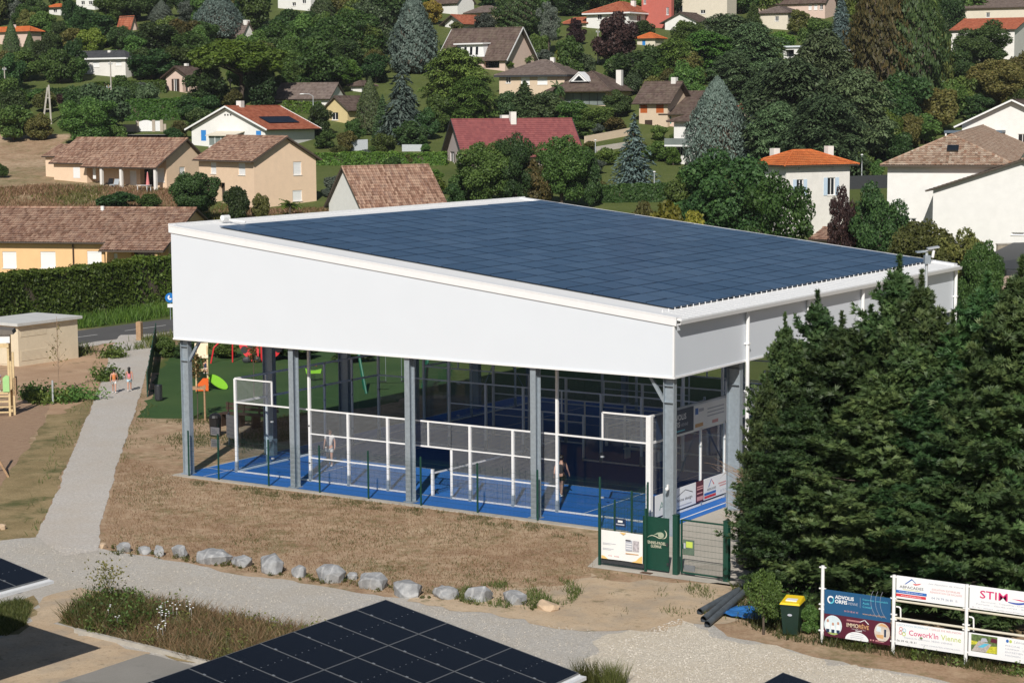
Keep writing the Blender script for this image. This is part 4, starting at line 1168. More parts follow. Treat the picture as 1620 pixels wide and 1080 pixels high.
words(t, 'Serrurerie - Tuyauterie - Chaudronnerie', 0.34, 1.83, 1.6, 0.05, M['pale_print']); words(t, 'Portails - Garde-corps - Escaliers', 0.20, 1.75, 1.7, 0.05, M['pale_print']); words(t, 'Z.I. de l Abbaye - 38780 Pont-Eveque - 04 74 16', 0.08, 1.66, 1.85, 0.035, M['pale_print'])
t = board('advertising_board', 'white board with swimming pool picture, lower row at the right', 'board', (HX[2] + 0.09, HY - 0.05, 0), 0, 2.0, 0.30, 0.95, M['bwhite'])
rect(t, 'pool_picture', 0.08, 0.44, 0.82, 0.92, mat('picture_garden', (0.10, 0.15, 0.05), 0.5, 0.6, 14))
flat(t, 'picture_lawn', [(0.08, 0.62), (0.30, 0.66), (0.30, 0.72), (0.08, 0.74)], mat('picture_flowers', (0.52, 0.50, 0.04), 0.5, 0.4, 20), -0.006)
flat(t, 'picture_lawn', [(0.46, 0.45), (0.81, 0.45), (0.81, 0.66), (0.62, 0.64)], bpy.data.materials['picture_flowers'], -0.006)
flat(t, 'picture_terrace', [(0.09, 0.45), (0.5, 0.45), (0.66, 0.70), (0.30, 0.76)], mat('picture_terrace', (0.42, 0.38, 0.36), 0.5, 0.3, 14), -0.0065)
flat(t, 'picture_pool', [(0.26, 0.575), (0.42, 0.575), (0.60, 0.70), (0.46, 0.70)], mat('picture_water', (0.10, 0.45, 0.62), 0.5, 0.1, 6), -0.008)
flat(t, 'picture_house', [(0.34, 0.74), (0.56, 0.75), (0.50, 0.85), (0.38, 0.84)], M['pale_print'], -0.007)
flat(t, 'picture_roof', [(0.62, 0.76), (0.81, 0.75), (0.81, 0.86), (0.66, 0.88)], M['maroon'], -0.007)
disc(t, 'blue_mark', 1.10, 0.86, 0.04, 0.045, M['blue_print']); disc(t, 'green_mark', 1.19, 0.86, 0.04, 0.045, M['lime'])
words(t, 'L\u00e9onard', 1.28, 0.83, 0.4, 0.07, M['pale_print'], shear=0.3)
for s, z in (('PISCINE - SPA', 0.71), ('HAMMAM - SAUNA', 0.62), ('ENTRETIEN', 0.53), ('MAGASIN - PRODUITS', 0.44)):
    words(t, s, 1.05, z, 0.055 * len(s), 0.045, M['pale_print'])
t = board('advertising_board', 'pale board cut off by the right picture edge, upper row', 'board', (HX[3] + 0.09, HY - 0.05, 0), 0, 2.0, 1.63, 2.28, M['bwhite'])
hb = MB().box(32.3, 41, -11.35, -11.2, 0.0, 0.12).build('timber_edging', M['wood'])
tag(hb, 'long weathered timber edging on the ground behind the hoarding boards', 'edging')

# ------------------------------------------------------------------ wheelie bin, pipes, tarpaulin, sack
p = at(1251, 1004, 0)
t = thing('wheelie_bin', 'dark green wheelie bin with bright yellow lid before the conifers', 'bin', (p.x, p.y + 0.1, 0.0), R(12))
b = MB().hexa([(-0.21, -0.26, 0.06), (0.21, -0.26, 0.06), (0.21, 0.24, 0.06), (-0.21, 0.24, 0.06), (-0.28, -0.36, 0.93), (0.28, -0.36, 0.93), (0.28, 0.33, 0.93), (-0.28, 0.33, 0.93)])
b.build('bin_body', mat('bin_green', (0.008, 0.028, 0.02), 0.45, 0.15, 6), t)
MB().box(-0.30, 0.30, -0.38, 0.35, 0.931, 0.965).build('rim', bpy.data.materials['bin_green'], t)
l = MB().hexa([(-0.30, -0.40, 0.967), (0.30, -0.40, 0.967), (0.30, 0.36, 0.967), (-0.30, 0.36, 0.967), (-0.27, -0.36, 1.02), (0.27, -0.36, 1.02), (0.26, 0.34, 1.09), (-0.26, 0.34, 1.09)]).build('lid', M['yellow'], t)
MB().box(-0.16, 0.16, -0.20, 0.10, 1.035, 1.062).build('lid_label', M['bwhite'], l)
for x in (-0.24, 0.24):
    MB().tube((x, 0.36, 0.98), (x, 0.42, 0.98), 0.03, n=8).build('hinge_lug', M['yellow'], t)
    MB().tube((x - 0.03, 0.27, 0.1), (x + 0.03, 0.27, 0.1), 0.1, n=14).build('wheel', M['black'], t)
disc(t, 'emblem', 0.0, 0.66, 0.07, 0.035, M['pale_print'], -0.345)
for i, (a, b_, l) in enumerate([((1107, 972), (1163, 941), 'longest grey plastic pipe lying beside the conifers'), ((1113, 984), (1170, 940), 'middle grey plastic pipe of the heap beside the conifers'), ((1119, 992), (1170, 952), 'nearest grey plastic pipe of the heap, open end towards the gravel')]):
    p, q = at(*a, 0), at(*b_, 0)
    q = p + (q - p).normalized() * 4.2
    d = (q - p).normalized()
    mb = MB().tube((0, 0, 0.10), q - p + Vector((0, 0, 0.10 + 0.06 * i)), 0.10, n=12, cap=False)
    mb.tube((0, 0, 0.10), (q - p) * 0.999 + Vector((0, 0, 0.10 + 0.06 * i)), 0.085, n=12, cap=False)
    o = mb.build('plastic_pipe', mat('grey_pipe', (0.085, 0.10, 0.115), 0.5, 0.2, 4) if i == 0 else bpy.data.materials['grey_pipe'])
    o.location = p
    tag(o, l, 'pipe', 'pipes in a heap by the conifers')
p = at(1163, 972, 0)
tp = MB()
for k in range(6):
    for j in range(4):
        x, y = k * 0.22, j * 0.3
        zz = lambda a, c: 0.05 + 0.14 * abs(mnoise.noise(Vector((a * 2.3, c * 2.1, 3))))
        tp.poly([(x, y, zz(x, y)), (x + 0.22, y, zz(x + 0.22, y)), (x + 0.22, y + 0.3, zz(x + 0.22, y + 0.3)), (x, y + 0.3, zz(x, y + 0.3))])
o = tp.build('tarpaulin', mat('blue_tarp', (0.03, 0.16, 0.45), 0.4, 0.2, 4))
o.location = (p.x - 0.3, p.y - 0.5, 0.04)
tag(o, 'crumpled blue tarpaulin beside the grey pipes', 'tarpaulin')
p = at(1180, 903, 0)
sk = MB().ball((0, 0, 0.38), 0.48, 0.42, 0.42, 12, 8)
for i in range(len(sk.v)):
    x, y, z = sk.v[i]
    n = mnoise.noise(Vector((x * 3, y * 3, z * 3))) * 0.12
    sk.v[i] = (x * (1 + n), y * (1 + n), max(0.0, z * (1 + n)))
o = sk.build('rubbish_sack', M['black'], smooth=True)
o.location = (p.x, p.y + 0.3, 0)
tag(o, 'black plastic sack behind the right gate post', 'sack')

# ------------------------------------------------------------------ stones along the lane
def rock_material():
    m, nt, b = nodes('grey_stone')
    tc = N(nt, 'ShaderNodeTexCoord'); oi = N(nt, 'ShaderNodeObjectInfo')
    n1 = N(nt, 'ShaderNodeTexNoise', Scale=2.2, Detail=8.0, Roughness=0.7)
    wv = N(nt, 'ShaderNodeTexWave', Scale=0.9, Distortion=6.0, Detail=4.0)
    nt.links.new(tc.outputs['Object'], n1.inputs['Vector']); nt.links.new(tc.outputs['Object'], wv.inputs['Vector'])
    c1 = ramp(nt, n1.outputs[0], [(0.3, (0.16, 0.16, 0.165)), (0.55, (0.31, 0.315, 0.32)), (0.75, (0.46, 0.46, 0.45))])
    f = ramp(nt, wv.outputs[0], [(0.88, 0.0), (0.97, 0.2)])
    mx = N(nt, 'ShaderNodeMix', data_type='RGBA'); nt.links.new(f, mx.inputs[0]); nt.links.new(c1, mx.inputs[6]); mx.inputs[7].default_value = (0.66, 0.65, 0.63, 1)
    nt.links.new(mx.outputs[2], b.inputs['Base Color'])
    b.inputs['Roughness'].default_value = 0.9
    bp = N(nt, 'ShaderNodeBump', Strength=0.6, Distance=0.05); nt.links.new(n1.outputs[0], bp.inputs['Height']); nt.links.new(bp.outputs[0], b.inputs['Normal'])
    return m
M['stone'] = rock_material()
M['stone_tan'] = mat('tan_stone', (0.50, 0.37, 0.25), 0.9, 0.2, 3, bump=0.4)
ROCKS = [(163, 867, 13, 11, 'tiny tan stone at the left end of the row'), (196, 872, 24, 18, 'small pointed stone with a white face, second from the left'), (228, 875, 24, 15, 'low pale stone left of a small upright one'),
         (251, 878, 20, 18, 'small upright pale stone touching a low pale one'), (284, 881, 28, 23, 'squarish brown grey stone with flat top'), (340, 889, 52, 23, 'long low stone with curved white stripes'),
         (384, 894, 34, 18, 'flat stone right of the striped one'), (429, 904, 43, 33, 'big rounded pale grey stone, largest of the row'), (473, 911, 25, 20, 'small white blocky stone right of the largest stone'),
         (523, 919, 45, 29, 'rounded blue grey stone of large size'), (557, 915, 22, 13, 'small dull stone behind a pale double stone'), (590, 929, 46, 27, 'pale stone with two humps'),
         (643, 940, 53, 27, 'long rugged stone with pale and grey patches'), (704, 944, 41, 20, 'low pale stone with undercut front'), (758, 949, 40, 25, 'blue grey slab stone leaning to the left'),
         (813, 953, 40, 23, 'grey flat topped block among weeds'), (867, 963, 36, 17, 'low tan white block at the right end of the row'), (4, 837, 13, 11, 'small tan stone alone at the left picture edge')]
for i, (u, v_, w, h, l) in enumerate(ROCKS):
    p = at(u, v_, 0)
    k = dist(p) / 3165.64
    W, Hh = w * k, h * k
    rr = np.random.default_rng(100 + i)
    bm = bmesh.new()
    pts = []
    for _ in range(22 + int(W * 8)):
        d = rr.normal(size=3); d /= np.linalg.norm(d)
        d = np.sign(d) * np.abs(d) ** 0.75
        pts.append(bm.verts.new((d[0] * W * 0.56, d[1] * W * 0.42, d[2] * Hh * 0.62 + Hh * 0.42)))
    bmesh.ops.convex_hull(bm, input=pts)
    bmesh.ops.delete(bm, geom=[v0 for v0 in bm.verts if not v0.link_faces], context='VERTS')
    bmesh.ops.bevel(bm, geom=list(bm.edges), offset=0.03 + 0.02 * W, segments=1, affect='EDGES', clamp_overlap=True)
    bmesh.ops.triangulate(bm, faces=bm.faces[:])
    bmesh.ops.subdivide_edges(bm, edges=bm.edges[:], cuts=1)
    for v0 in bm.verts:
        n = mnoise.noise(v0.co * 3.1 + Vector((i * 7, 0, 0))) * 0.07 + mnoise.noise(v0.co * 8 + Vector((i, 3, 0))) * 0.025
        v0.co += v0.co.normalized() * n * min(1, W * 1.2)
    me = bpy.data.meshes.new('stone'); bm.to_mesh(me); bm.free()
    me.materials.append(M['stone_tan'] if i in (0, 16, 17) else M['stone'])
    o = put('stone', me, loc=(p.x, p.y, -0.03 - 0.07 * Hh), rot=(0, 0, rr.uniform(-0.5, 0.5)))
    tag(o, l + (' of boulders by the lane' if l.endswith('row') else ', boulder by the gravel lane'), 'stone', 'boulders along the gravel lane')

# ------------------------------------------------------------------ solar carports in the foreground
M['carpv'] = panelmat('black_solar_glass', (0.0045, 0.0055, 0.0085), (0.04, 0.045, 0.055), 0.094, 0.182, 0.08, 0.14, 0.35)
M['alu'] = mat('aluminium', (0.42, 0.44, 0.46), 0.4, 0.08, 6, metal=0.6)
M['alu_white'] = mat('white_gutter_metal', (0.70, 0.71, 0.72), 0.4, 0.05, 6)
PW, PD = 1.80, 1.135
tilt = math.atan((3.85 - 2.9) / 5.3)
ppm = MB().box(0.012, PW - 0.012, 0.012, PD - 0.012, 0.0, 0.03).mesh('solar_panel', M['carpv'])
rim = MB()
for a in [(0.004, PW - 0.004, 0.004, 0.016), (0.004, PW - 0.004, PD - 0.016, PD - 0.004), (0.004, 0.016, 0.016, PD - 0.016), (PW - 0.016, PW - 0.004, 0.016, PD - 0.016)]:
    rim.box(a[0], a[1], a[2], a[3], -0.01, 0.034)
rimm = rim.mesh('panel_frame', mat('anodised_rim', (0.20, 0.205, 0.21), 0.4, 0.1, 6, metal=0.4))
clm = MB()
clm.box(PW * 0.25 - 0.03, PW * 0.25 + 0.03, -0.02, 0.02, 0.035, 0.05).box(PW * 0.75 - 0.03, PW * 0.75 + 0.03, -0.02, 0.02, 0.035, 0.05)
for k in range(5): clm.box(PW * 0.5 - 0.008, PW * 0.5 + 0.008, 0.12 + k * 0.22, 0.15 + k * 0.22, 0.031, 0.0325)
clmm = clm.mesh('panel_clip', M['alu'])
def carport(xh, yfar, nrow, label, zlow=2.9):
    t = thing('solar_carport', label, 'carport', (xh, yfar, 0.0), 0, 'solar carports over the parking bays')
    sl = 3 * PW
    zh = zlow + math.sin(tilt) * sl
    for i in range(3):
        for j in range(nrow):
            loc = (math.cos(tilt) * i * PW, -(j + 1) * PD, zh - math.sin(tilt) * i * PW)
            o = put('solar_panel', ppm, t, loc=loc, rot=(0, tilt, 0))
            put('panel_frame', rimm, o); put('panel_clip', clmm, o)
    L = nrow * PD
    for i in range(7):
        x = 0.3 + i * (sl - 0.6) / 6
        MB().bar((math.cos(tilt) * x, 0.02, zh - math.sin(tilt) * x - 0.06), (math.cos(tilt) * x, -L, zh - math.sin(tilt) * x - 0.06), 0.07, 0.09).build('purlin', M['alu'], t)
    ex = math.cos(tilt) * sl
    MB().box(ex - 0.02, ex + 0.16, -L, 0.06, zlow - 0.12, zlow - 0.04).build('gutter', M['alu_white'], t)
    MB().box(ex - 0.02, ex + 0.0, -L, 0.06, zlow - 0.04, zlow - 0.012).build('gutter_lip', M['alu_white'], t)
    for k in range(int(L / 5) + 1):
        y = -0.7 - k * 5.0
        if -y > L: break
        MB().bar((0.25, y, zh - 0.25), (ex - 0.3, y, zlow - 0.17), 0.16, 0.24).build('beam', M['galv'], t)
        MB().box(1.1, 1.35, y - 0.11, y + 0.11, 0.0, zh - 0.5).build('leg', M['galv'], t)
        MB().bar((1.25, y, 1.6), (ex - 1.3, y, zlow - 0.05), 0.12, 0.14).build('brace', M['galv'], t)
    return t
carport(27.87, -26.68, 14, 'black solar carport roof at the bottom centre of the picture')
carport(11.15, -26.5, 20, 'black solar carport roof at the bottom left corner')
carport(38.40, -27.25, 12, 'black solar carport showing only its tip at the bottom right')
# ------------------------------------------------------------------ people
def skin_mesh(name, verts, edges, rad, m, parent, sub=1, root=0):
    me = bpy.data.meshes.new(name)
    me.from_pydata(verts, edges, [])
    o = put(name, me, parent)
    me.materials.append(m)
    md = o.modifiers.new('skin', 'SKIN')
    md.use_smooth_shade = True
    sv = me.skin_vertices[0].data if me.skin_vertices else None
    if sv is None:
        bpy.context.view_layer.objects.active = o
        bm = bmesh.new(); bm.from_mesh(me); bm.verts.layers.skin.verify(); bm.to_mesh(me); bm.free()
        sv = me.skin_vertices[0].data
    for i, r in enumerate(rad):
        sv[i].radius = (r, r) if not isinstance(r, tuple) else r
    sv[root].use_root = True
    if sub:
        s = o.modifiers.new('sub', 'SUBSURF'); s.levels = sub; s.render_levels = sub
    return o

def person(label, loc, rz, h, pose='stand', shirt=None, shorts=None, hair=None, long_hair=False, sleeves=True, lift=0.0, shoe=None, group=None):
    t = thing('person', label, 'person', loc, rz, group)
    s = 0.0
    L = {}
    L['pel'] = (0, 0, .52); L['wai'] = (0, 0.005, .61); L['che'] = (0, 0, .73); L['nec'] = (0, 0, .83); L['hea'] = (0, -.012, .885); L['top'] = (0, -.008, .955)
    sw = {'stand': 0.02, 'walk': 0.13, 'walk2': -0.12, 'lean': 0.04, 'sit': 0}[pose]
    for sd_, k in (('l', -1), ('r', 1)):
        f = sw * k
        L['sho' + sd_] = (k * .105, 0, .805)
        L['elb' + sd_] = (k * .135, f * .5 + .015, .655)
        L['wri' + sd_] = (k * .145, f * 1.0 - .03, .525)
        L['pal' + sd_] = (k * .145, f * 1.1 - .04, .485)
        L['hip' + sd_] = (k * .052, 0, .49)
        L['kne' + sd_] = (k * .055, -f * .7 - .012, .28)
        L['ank' + sd_] = (k * .055, -f * 1.25 + .02, .05 + (0.03 if f < -0.05 else 0))
        L['toe' + sd_] = (k * .06, -f * 1.25 - .06, .022 + (0.02 if f < -0.05 else 0))
        if pose == 'sit':
            L['kne' + sd_] = (k * .075, -.22, .50); L['ank' + sd_] = (k * .075, -.27, .30); L['toe' + sd_] = (k * .08, -.34, .28)
            L['elb' + sd_] = (k * .13, -.06, .66); L['wri' + sd_] = (k * .09, -.17, .62); L['pal' + sd_] = (k * .08, -.205, .63)
        if pose == 'lean':
            L['elb' + sd_] = (k * .15, -.05, .665); L['wri' + sd_] = (k * .09 + .03, -.16, .60); L['pal' + sd_] = (k * .075 + .03, -.195, .595)
    keys = list(L)
    E_ = [('pel', 'wai'), ('wai', 'che'), ('che', 'nec'), ('nec', 'hea'), ('hea', 'top')]
    for q in 'lr': E_ += [('che', 'sho' + q), ('sho' + q, 'elb' + q), ('elb' + q, 'wri' + q), ('wri' + q, 'pal' + q), ('pel', 'hip' + q), ('hip' + q, 'kne' + q), ('kne' + q, 'ank' + q), ('ank' + q, 'toe' + q)]
    rr = {'pel': .072, 'wai': .06, 'che': .075, 'nec': .028, 'hea': .052, 'top': .042, 'sho': .036, 'elb': .025, 'wri': .018, 'pal': .019, 'hip': .055, 'kne': .036, 'ank': .022, 'toe': .02}
    V = [Vector(L[k]) * h for k in keys]
    Rd = [rr.get(k, rr.get(k[:3])) * h for k in keys]
    Ed = [(keys.index(a), keys.index(b)) for a, b in E_]
    for q, k in (('l', -1), ('r', 1)):
        pi = keys.index('pal' + q)
        d = (V[pi] - V[keys.index('wri' + q)]).normalized()
        for f in range(4):
            off = Vector((0, (f - 1.5) * .010, 0)) * h
            a = V[pi] + off + d * .022 * h
            b = a + d * (.020 + .004 * (1.5 - abs(f - 1.5))) * h + Vector((-k * .004, 0, 0)) * h
            V += [a, b]; Rd += [.0058 * h, .0045 * h]; n = len(V)
            Ed += [(pi, n - 2), (n - 2, n - 1)]
        a = V[pi] + Vector((-k * .006, -.018, 0)) * h + d * .002 * h
        b = a + d * .02 * h + Vector((0, -.006, 0)) * h
        V += [a, b]; Rd += [.006 * h, .005 * h]; n = len(V)
        Ed += [(pi, n - 2), (n - 2, n - 1)]
    skin_mesh('body', V, Ed, Rd, M['skin'], t)
    P = {k: Vector(L[k]) * h for k in keys}
    e = .014 * h
    vs = [P['pel'] + Vector((0, 0, .01 * h)), P['wai'], P['che'], P['nec'] - Vector((0, 0, .02 * h))]
    rd = [.075 * h + e, .062 * h + e, .076 * h + e, .036 * h + e]
    ed = [(0, 1), (1, 2), (2, 3)]
    if sleeves:
        for q in 'lr':
            n = len(vs)
            vs += [P['sho' + q], P['sho' + q].lerp(P['elb' + q], .6)]; rd += [.036 * h + e, .030 * h + e]; ed += [(2, n), (n, n + 1)]
    skin_mesh('shirt', vs, ed, rd, shirt, t)
    vs = [P['pel'] + Vector((0, 0, .03 * h))]; rd = [.073 * h + e]; ed = []
    for q in 'lr':
        n = len(vs)
        vs += [P['hip' + q], P['hip' + q].lerp(P['kne' + q], .62)]; rd += [.056 * h + e, .046 * h + e]; ed += [(0, n), (n, n + 1)]
    skin_mesh('shorts', vs, ed, rd, shorts, t)
    for q in 'lr':
        d = (P['toe' + q] - P['ank' + q])
        mb = MB()
        c = P['ank' + q].lerp(P['toe' + q], .45)
        mb.ball((c.x, c.y, c.z - .012 * h), .032 * h, .068 * h, .026 * h, 10, 6)
        mb.build('shoe', shoe or M['white'], t, smooth=True)
    hd = P['hea'].lerp(P['top'], .4)
    hr = MB().ball((hd.x, hd.y + .014 * h, hd.z + .016 * h), .062 * h, .066 * h, .066 * h, 12, 8)
    if long_hair:
        hr.path([(0, .045 * h, .93 * h), (0, .07 * h, .86 * h), (0, .065 * h, .77 * h), (0, .06 * h, .70 * h)], [.045 * h, .055 * h, .045 * h, .015 * h], 8)
    hr.build('hair', hair or M['hair'], t, smooth=True)
    fc = MB()
    for k in (-1, 1):
        fc.ball((hd.x + k * .021 * h, hd.y - .050 * h, hd.z + .004 * h), .006 * h, n=6, m=4)
    fc.build('eyes', M['black'], t)
    fm = MB().ball((hd.x, hd.y - .056 * h, hd.z - .012 * h), .007 * h, .009 * h, .012 * h, 6, 4)
    fm.box(hd.x - .014 * h, hd.x + .014 * h, hd.y - .052 * h, hd.y - .047 * h, hd.z - .034 * h, hd.z - .030 * h)
    for k in (-1, 1): fm.ball((hd.x + k * .054 * h, hd.y, hd.z), .008 * h, .012 * h, .016 * h, 6, 4)
    fm.build('face', mat('lip_skin', (0.42, 0.20, 0.15), 0.5, 0.05, 8) if 'lip_skin' not in bpy.data.materials else bpy.data.materials['lip_skin'], t)
    return t
C_ = {}
for n, c in dict(orange=(0.62, 0.20, 0.06), pink=(0.72, 0.22, 0.26), pale=(0.66, 0.66, 0.64), sky=(0.45, 0.60, 0.68), dark=(0.02, 0.02, 0.025), cream=(0.62, 0.52, 0.42), navy=(0.02, 0.03, 0.08), lilac=(0.50, 0.42, 0.50)).items():
    C_[n] = mat(n + '_cloth', c, 0.85, 0.08, 14)
heading = R(43)
p = at(181, 622, 0); person('girl walking away on the gravel path in an orange top and pale shorts', (p.x, p.y, 0.02), heading + math.pi, 1.32, 'walk', C_['orange'], C_['pale'], sleeves=False, group=None)
p = at(205, 619, 0); person('girl with long dark hair walking on the path in a pink top', (p.x, p.y, 0.02), heading + math.pi, 1.34, 'walk2', C_['pink'], C_['sky'], long_hair=True, sleeves=False)
p = at(522, 737, 0.02); person('padel player standing behind the mesh in a pale top and shorts', (p.x, p.y, 0.02), R(25), 1.62, 'stand', M['wood_pale'] if False else mat('pale_sport_cloth', (0.60, 0.58, 0.56), 0.8, 0.05, 12), C_['pale'], hair=mat('fair_hair', (0.16, 0.09, 0.05), 0.6, 0.2, 12))
p = at(888, 785, 0.02); person('padel player in black vest and black shorts beside the glass', (p.x, p.y, 0.02), R(195), 1.68, 'walk', C_['dark'], C_['dark'], sleeves=False)

# ------------------------------------------------------------------ playground
CAMROT = R(41)
p = at(320, 619, 0)
t = thing('slide_house', 'small play house with cream roof panel and orange base on the lawn', 'play house', (p.x, p.y, 0.0), CAMROT)
for x in (-0.31, 0.31):
    for y in (-0.05, 0.6): MB().box(x - 0.04, x + 0.04, y - 0.04, y + 0.04, 0, 2.5).build('post', M['wood_pale'], t)
cp_ = mat('cream_panel', (0.70, 0.56, 0.38), 0.5, 0.05, 6)
MB().hexa([(-0.36, -0.18, 1.85), (0.36, -0.18, 1.85), (0.36, -0.14, 1.85), (-0.36, -0.14, 1.85), (-0.36, 0.28, 2.62), (0.36, 0.28, 2.62), (0.36, 0.32, 2.62), (-0.36, 0.32, 2.62)]).build('roof_panel', cp_, t)
MB().hexa([(-0.36, 0.74, 1.85), (0.36, 0.74, 1.85), (0.36, 0.78, 1.85), (-0.36, 0.78, 1.85), (-0.36, 0.33, 2.62), (0.36, 0.33, 2.62), (0.36, 0.37, 2.62), (-0.36, 0.37, 2.62)]).build('roof_panel', cp_, t)
MB().box(-0.33, 0.33, 0.0, 0.6, 1.12, 1.18).build('platform', M['wood_pale'], t)
MB().slab_xz([(-0.34, 0.05), (0.34, 0.05), (0.34, 0.74), (0.05, 0.74), (-0.30, 0.35)], -0.14, -0.09).build('side_panel', M['orange'], t)
MB().hexa([(-0.25, 0.65, 1.1), (0.25, 0.65, 1.1), (0.25, 1.7, 0.25), (-0.25, 1.7, 0.25), (-0.25, 0.65, 1.15), (0.25, 0.65, 1.15), (0.25, 1.7, 0.29), (-0.25, 1.7, 0.29)]).build('slide', M['galv_pale'], t)
person('small child in navy top sitting in the play house', (p.x + 0.1, p.y + 0.2, 1.18 - 0.45 * 1.0 + 0.02), CAMROT, 1.0, 'sit', C_['navy'], C_['pale'], sleeves=False)
p = at(345, 616, 0)
lf = MB().slab_xz([(0.62 * math.cos(a) , 0.30 * math.sin(a) + 0.0) for a in [2 * math.pi * i / 24 for i in range(24)]], -0.03, 0.03)
lo = lf.build('leaf_panel', M['leafgreen'])
lo.location = (p.x, p.y, 0.42); lo.rotation_euler = (R(-38), R(36), CAMROT)
tag(lo, 'lime green leaf shaped climbing panel on the lawn beside the play house', 'play panel')
p = at(414, 573, 0)
t = thing('ladybird_climber', 'big red ladybird climbing frame with black spots on the lawn', 'climbing frame', (p.x, p.y, 0.0), CAMROT)
for k in (-1, 1):
    pts = [(k * 0.18, 3.3), (k * 0.18, 0.12)] + [(k * (0.18 + 1.35 * math.sin(a) ** 0.75), 1.78 - 1.66 * math.cos(a)) for a in np.linspace(0.12, math.pi - 0.15, 14)]
    if k > 0: pts = pts[::-1]
    w_ = MB().slab_xz(pts, -0.03, 0.03).build('wing', M['ladyred'], t)
    w_.rotation_euler = (R(-8), 0, R(14 * k))
    for (x, z, r) in ((0.62, 1.15, 0.34), (1.08, 0.75, 0.22), (0.45, 0.48, 0.16), (0.55, 2.3, 0.3), (1.1, 1.9, 0.25)):
        MB().slab_xz([(k * x + r * math.cos(a), z + r * math.sin(a)) for a in [2 * math.pi * i / 20 for i in range(20)]], -0.045, 0.045).build('spot', M['black'], w_)
    MB().tube((k * 0.6, 0.15, 0.0), (k * 0.5, 0.5, 1.8), 0.05).build('leg', M['ladyred'], t)
    MB().ball((k * 0.3 - 0.6, -0.2, 0.2), 0.28, 0.12, 0.2).build('foot', M['charcoal'], t)
MB().tube((0, 0.1, 0.0), (0, 0.1, 3.1), 0.06).build('centre_post', M['ladyred'], t)
MB().path([(-3.05, 0, 0), (-2.85, 0, 0.95), (-2.3, 0, 1.5), (-1.4, 0, 1.8)], 0.05, 8).build('arch', M['ladyred'], t)
MB().path([(-1.75, 0.3, 0), (-1.72, 0.3, 1.7)], 0.045, 8).build('leg', M['ladyred'], t)
p = at(496, 603, 0)
t = thing('spring_rider', 'green spring rocker standing on the play lawn behind the court', 'spring rocker', (p.x, p.y, 0.0), CAMROT)
MB().path([(0.1 * math.cos(a), 0.1 * math.sin(a), 0.02 + a * 0.02) for a in np.linspace(0, 22, 45)], 0.012, 5).build('spring', M['black'], t)
MB().slab_xz([(-0.4, 0.46), (0.4, 0.46), (0.46, 0.7), (0.1, 0.62), (-0.1, 0.62), (-0.46, 0.75)], -0.12, 0.12).build('seat', M['leafgreen'], t)
MB().tube((0.15, -0.25, 0.9), (0.15, 0.25, 0.9), 0.02).build('handlebar', M['ladyred'], t)
p = at(578, 619, 0)
t = thing('swing_frame', 'dark green swing frame leaning over the lawn behind the courts', 'swing', (p.x, p.y, 0.0), CAMROT)
gp_ = mat('green_pole', (0.01, 0.13, 0.075), 0.45, 0.1, 6)
for x in (0.0, 3.2):
    MB().tube((x, -0.9, 0), (x - 0.4 if x == 0 else x + 0.3, 0, 2.5), 0.07).build('leg', gp_, t); MB().tube((x, 0.9, 0), (x - 0.4 if x == 0 else x + 0.3, 0, 2.5), 0.07).build('leg', gp_, t)
MB().tube((-0.5, 0, 2.5), (3.6, 0, 2.5), 0.06).build('beam', gp_, t)
for x in (0.9, 2.2):
    MB().box(x - 0.25, x + 0.25, -0.1, 0.1, 0.5, 0.54).build('seat', M['black'], t)
    for k in (-0.22, 0.22): MB().tube((x + k, 0, 0.54), (x + k, 0, 2.48), 0.012, n=5).build('chain', M['galv'], t)
# play tower at the left picture edge
p = at(20, 658, 0)
t = thing('play_tower', 'wooden play tower with white roof board at the left picture edge', 'play tower', (p.x, p.y, 0.0), CAMROT)
for x, h in ((-1.15, 4.2), (-0.12, 4.15)):
    for y in (0, 0.95): MB().box(x - 0.05, x + 0.05, y - 0.05, y + 0.05, 0.0, h).build('post', M['wood_pale'], t)
MB().box(0.02, 0.12, 0.3, 0.42, 0, 3.2).build('post', M['wood_pale'], t)
MB().slab_xz([(-1.4, 4.16), (0.2, 4.16), (0.14, 4.36), (-1.4, 4.5)], -0.25, 1.2).build('roof', mat('grey_roof_board', (0.16, 0.14, 0.12), 0.8, 0.1, 6), t)
MB().box(-1.3, 0.0, -0.1, -0.06, 3.72, 4.15).build('roof_board', M['white'], t)
MB().box(-1.3, -0.07, -0.1, -0.06, 3.48, 3.68).build('beam', M['wood_pale'], t)
MB().box(-1.3, -0.12, -0.05, 0.98, 1.14, 1.22).build('platform', M['wood_pale'], t)
MB().slab_xz([(-0.42, 1.25), (-0.1, 1.25), (-0.1, 2.05), (-0.25, 2.1), (-0.42, 1.95)], -0.1, -0.06).build('side_panel', mat('mint_panel', (0.35, 0.62, 0.25), 0.5, 0.05, 6), t)
for k in range(4): MB().box(-1.3, -0.17, -0.06, 0.0, 0.18 + k * 0.27, 0.25 + k * 0.27).build('rung', M['wood_pale'], t)
MB().box(0.0, 0.18, 0.3, 0.9, 1.0, 1.9).build('side_board', M['wood'], t)
cr, sr = math.cos(CAMROT), math.sin(CAMROT)
def loc_(x, y): return (p.x + x * cr - y * sr, p.y + x * sr + y * cr)
x_, y_ = loc_(-0.68, 0.35); person('child with brown hair standing up on the wooden play tower', (x_, y_, 1.22), CAMROT + 0.4, 1.02, 'stand', C_['lilac'], C_['pale'], hair=mat('brown_hair', (0.05, 0.02, 0.012), 0.6, 0.2, 12))
x_, y_ = loc_(-0.85, -0.02); person('child in lilac sitting on the edge of the play tower', (x_, y_, 1.24 - 0.40), CAMROT - 0.3, 0.92, 'sit', C_['lilac'], C_['lilac'], hair=bpy.data.materials['brown_hair'])
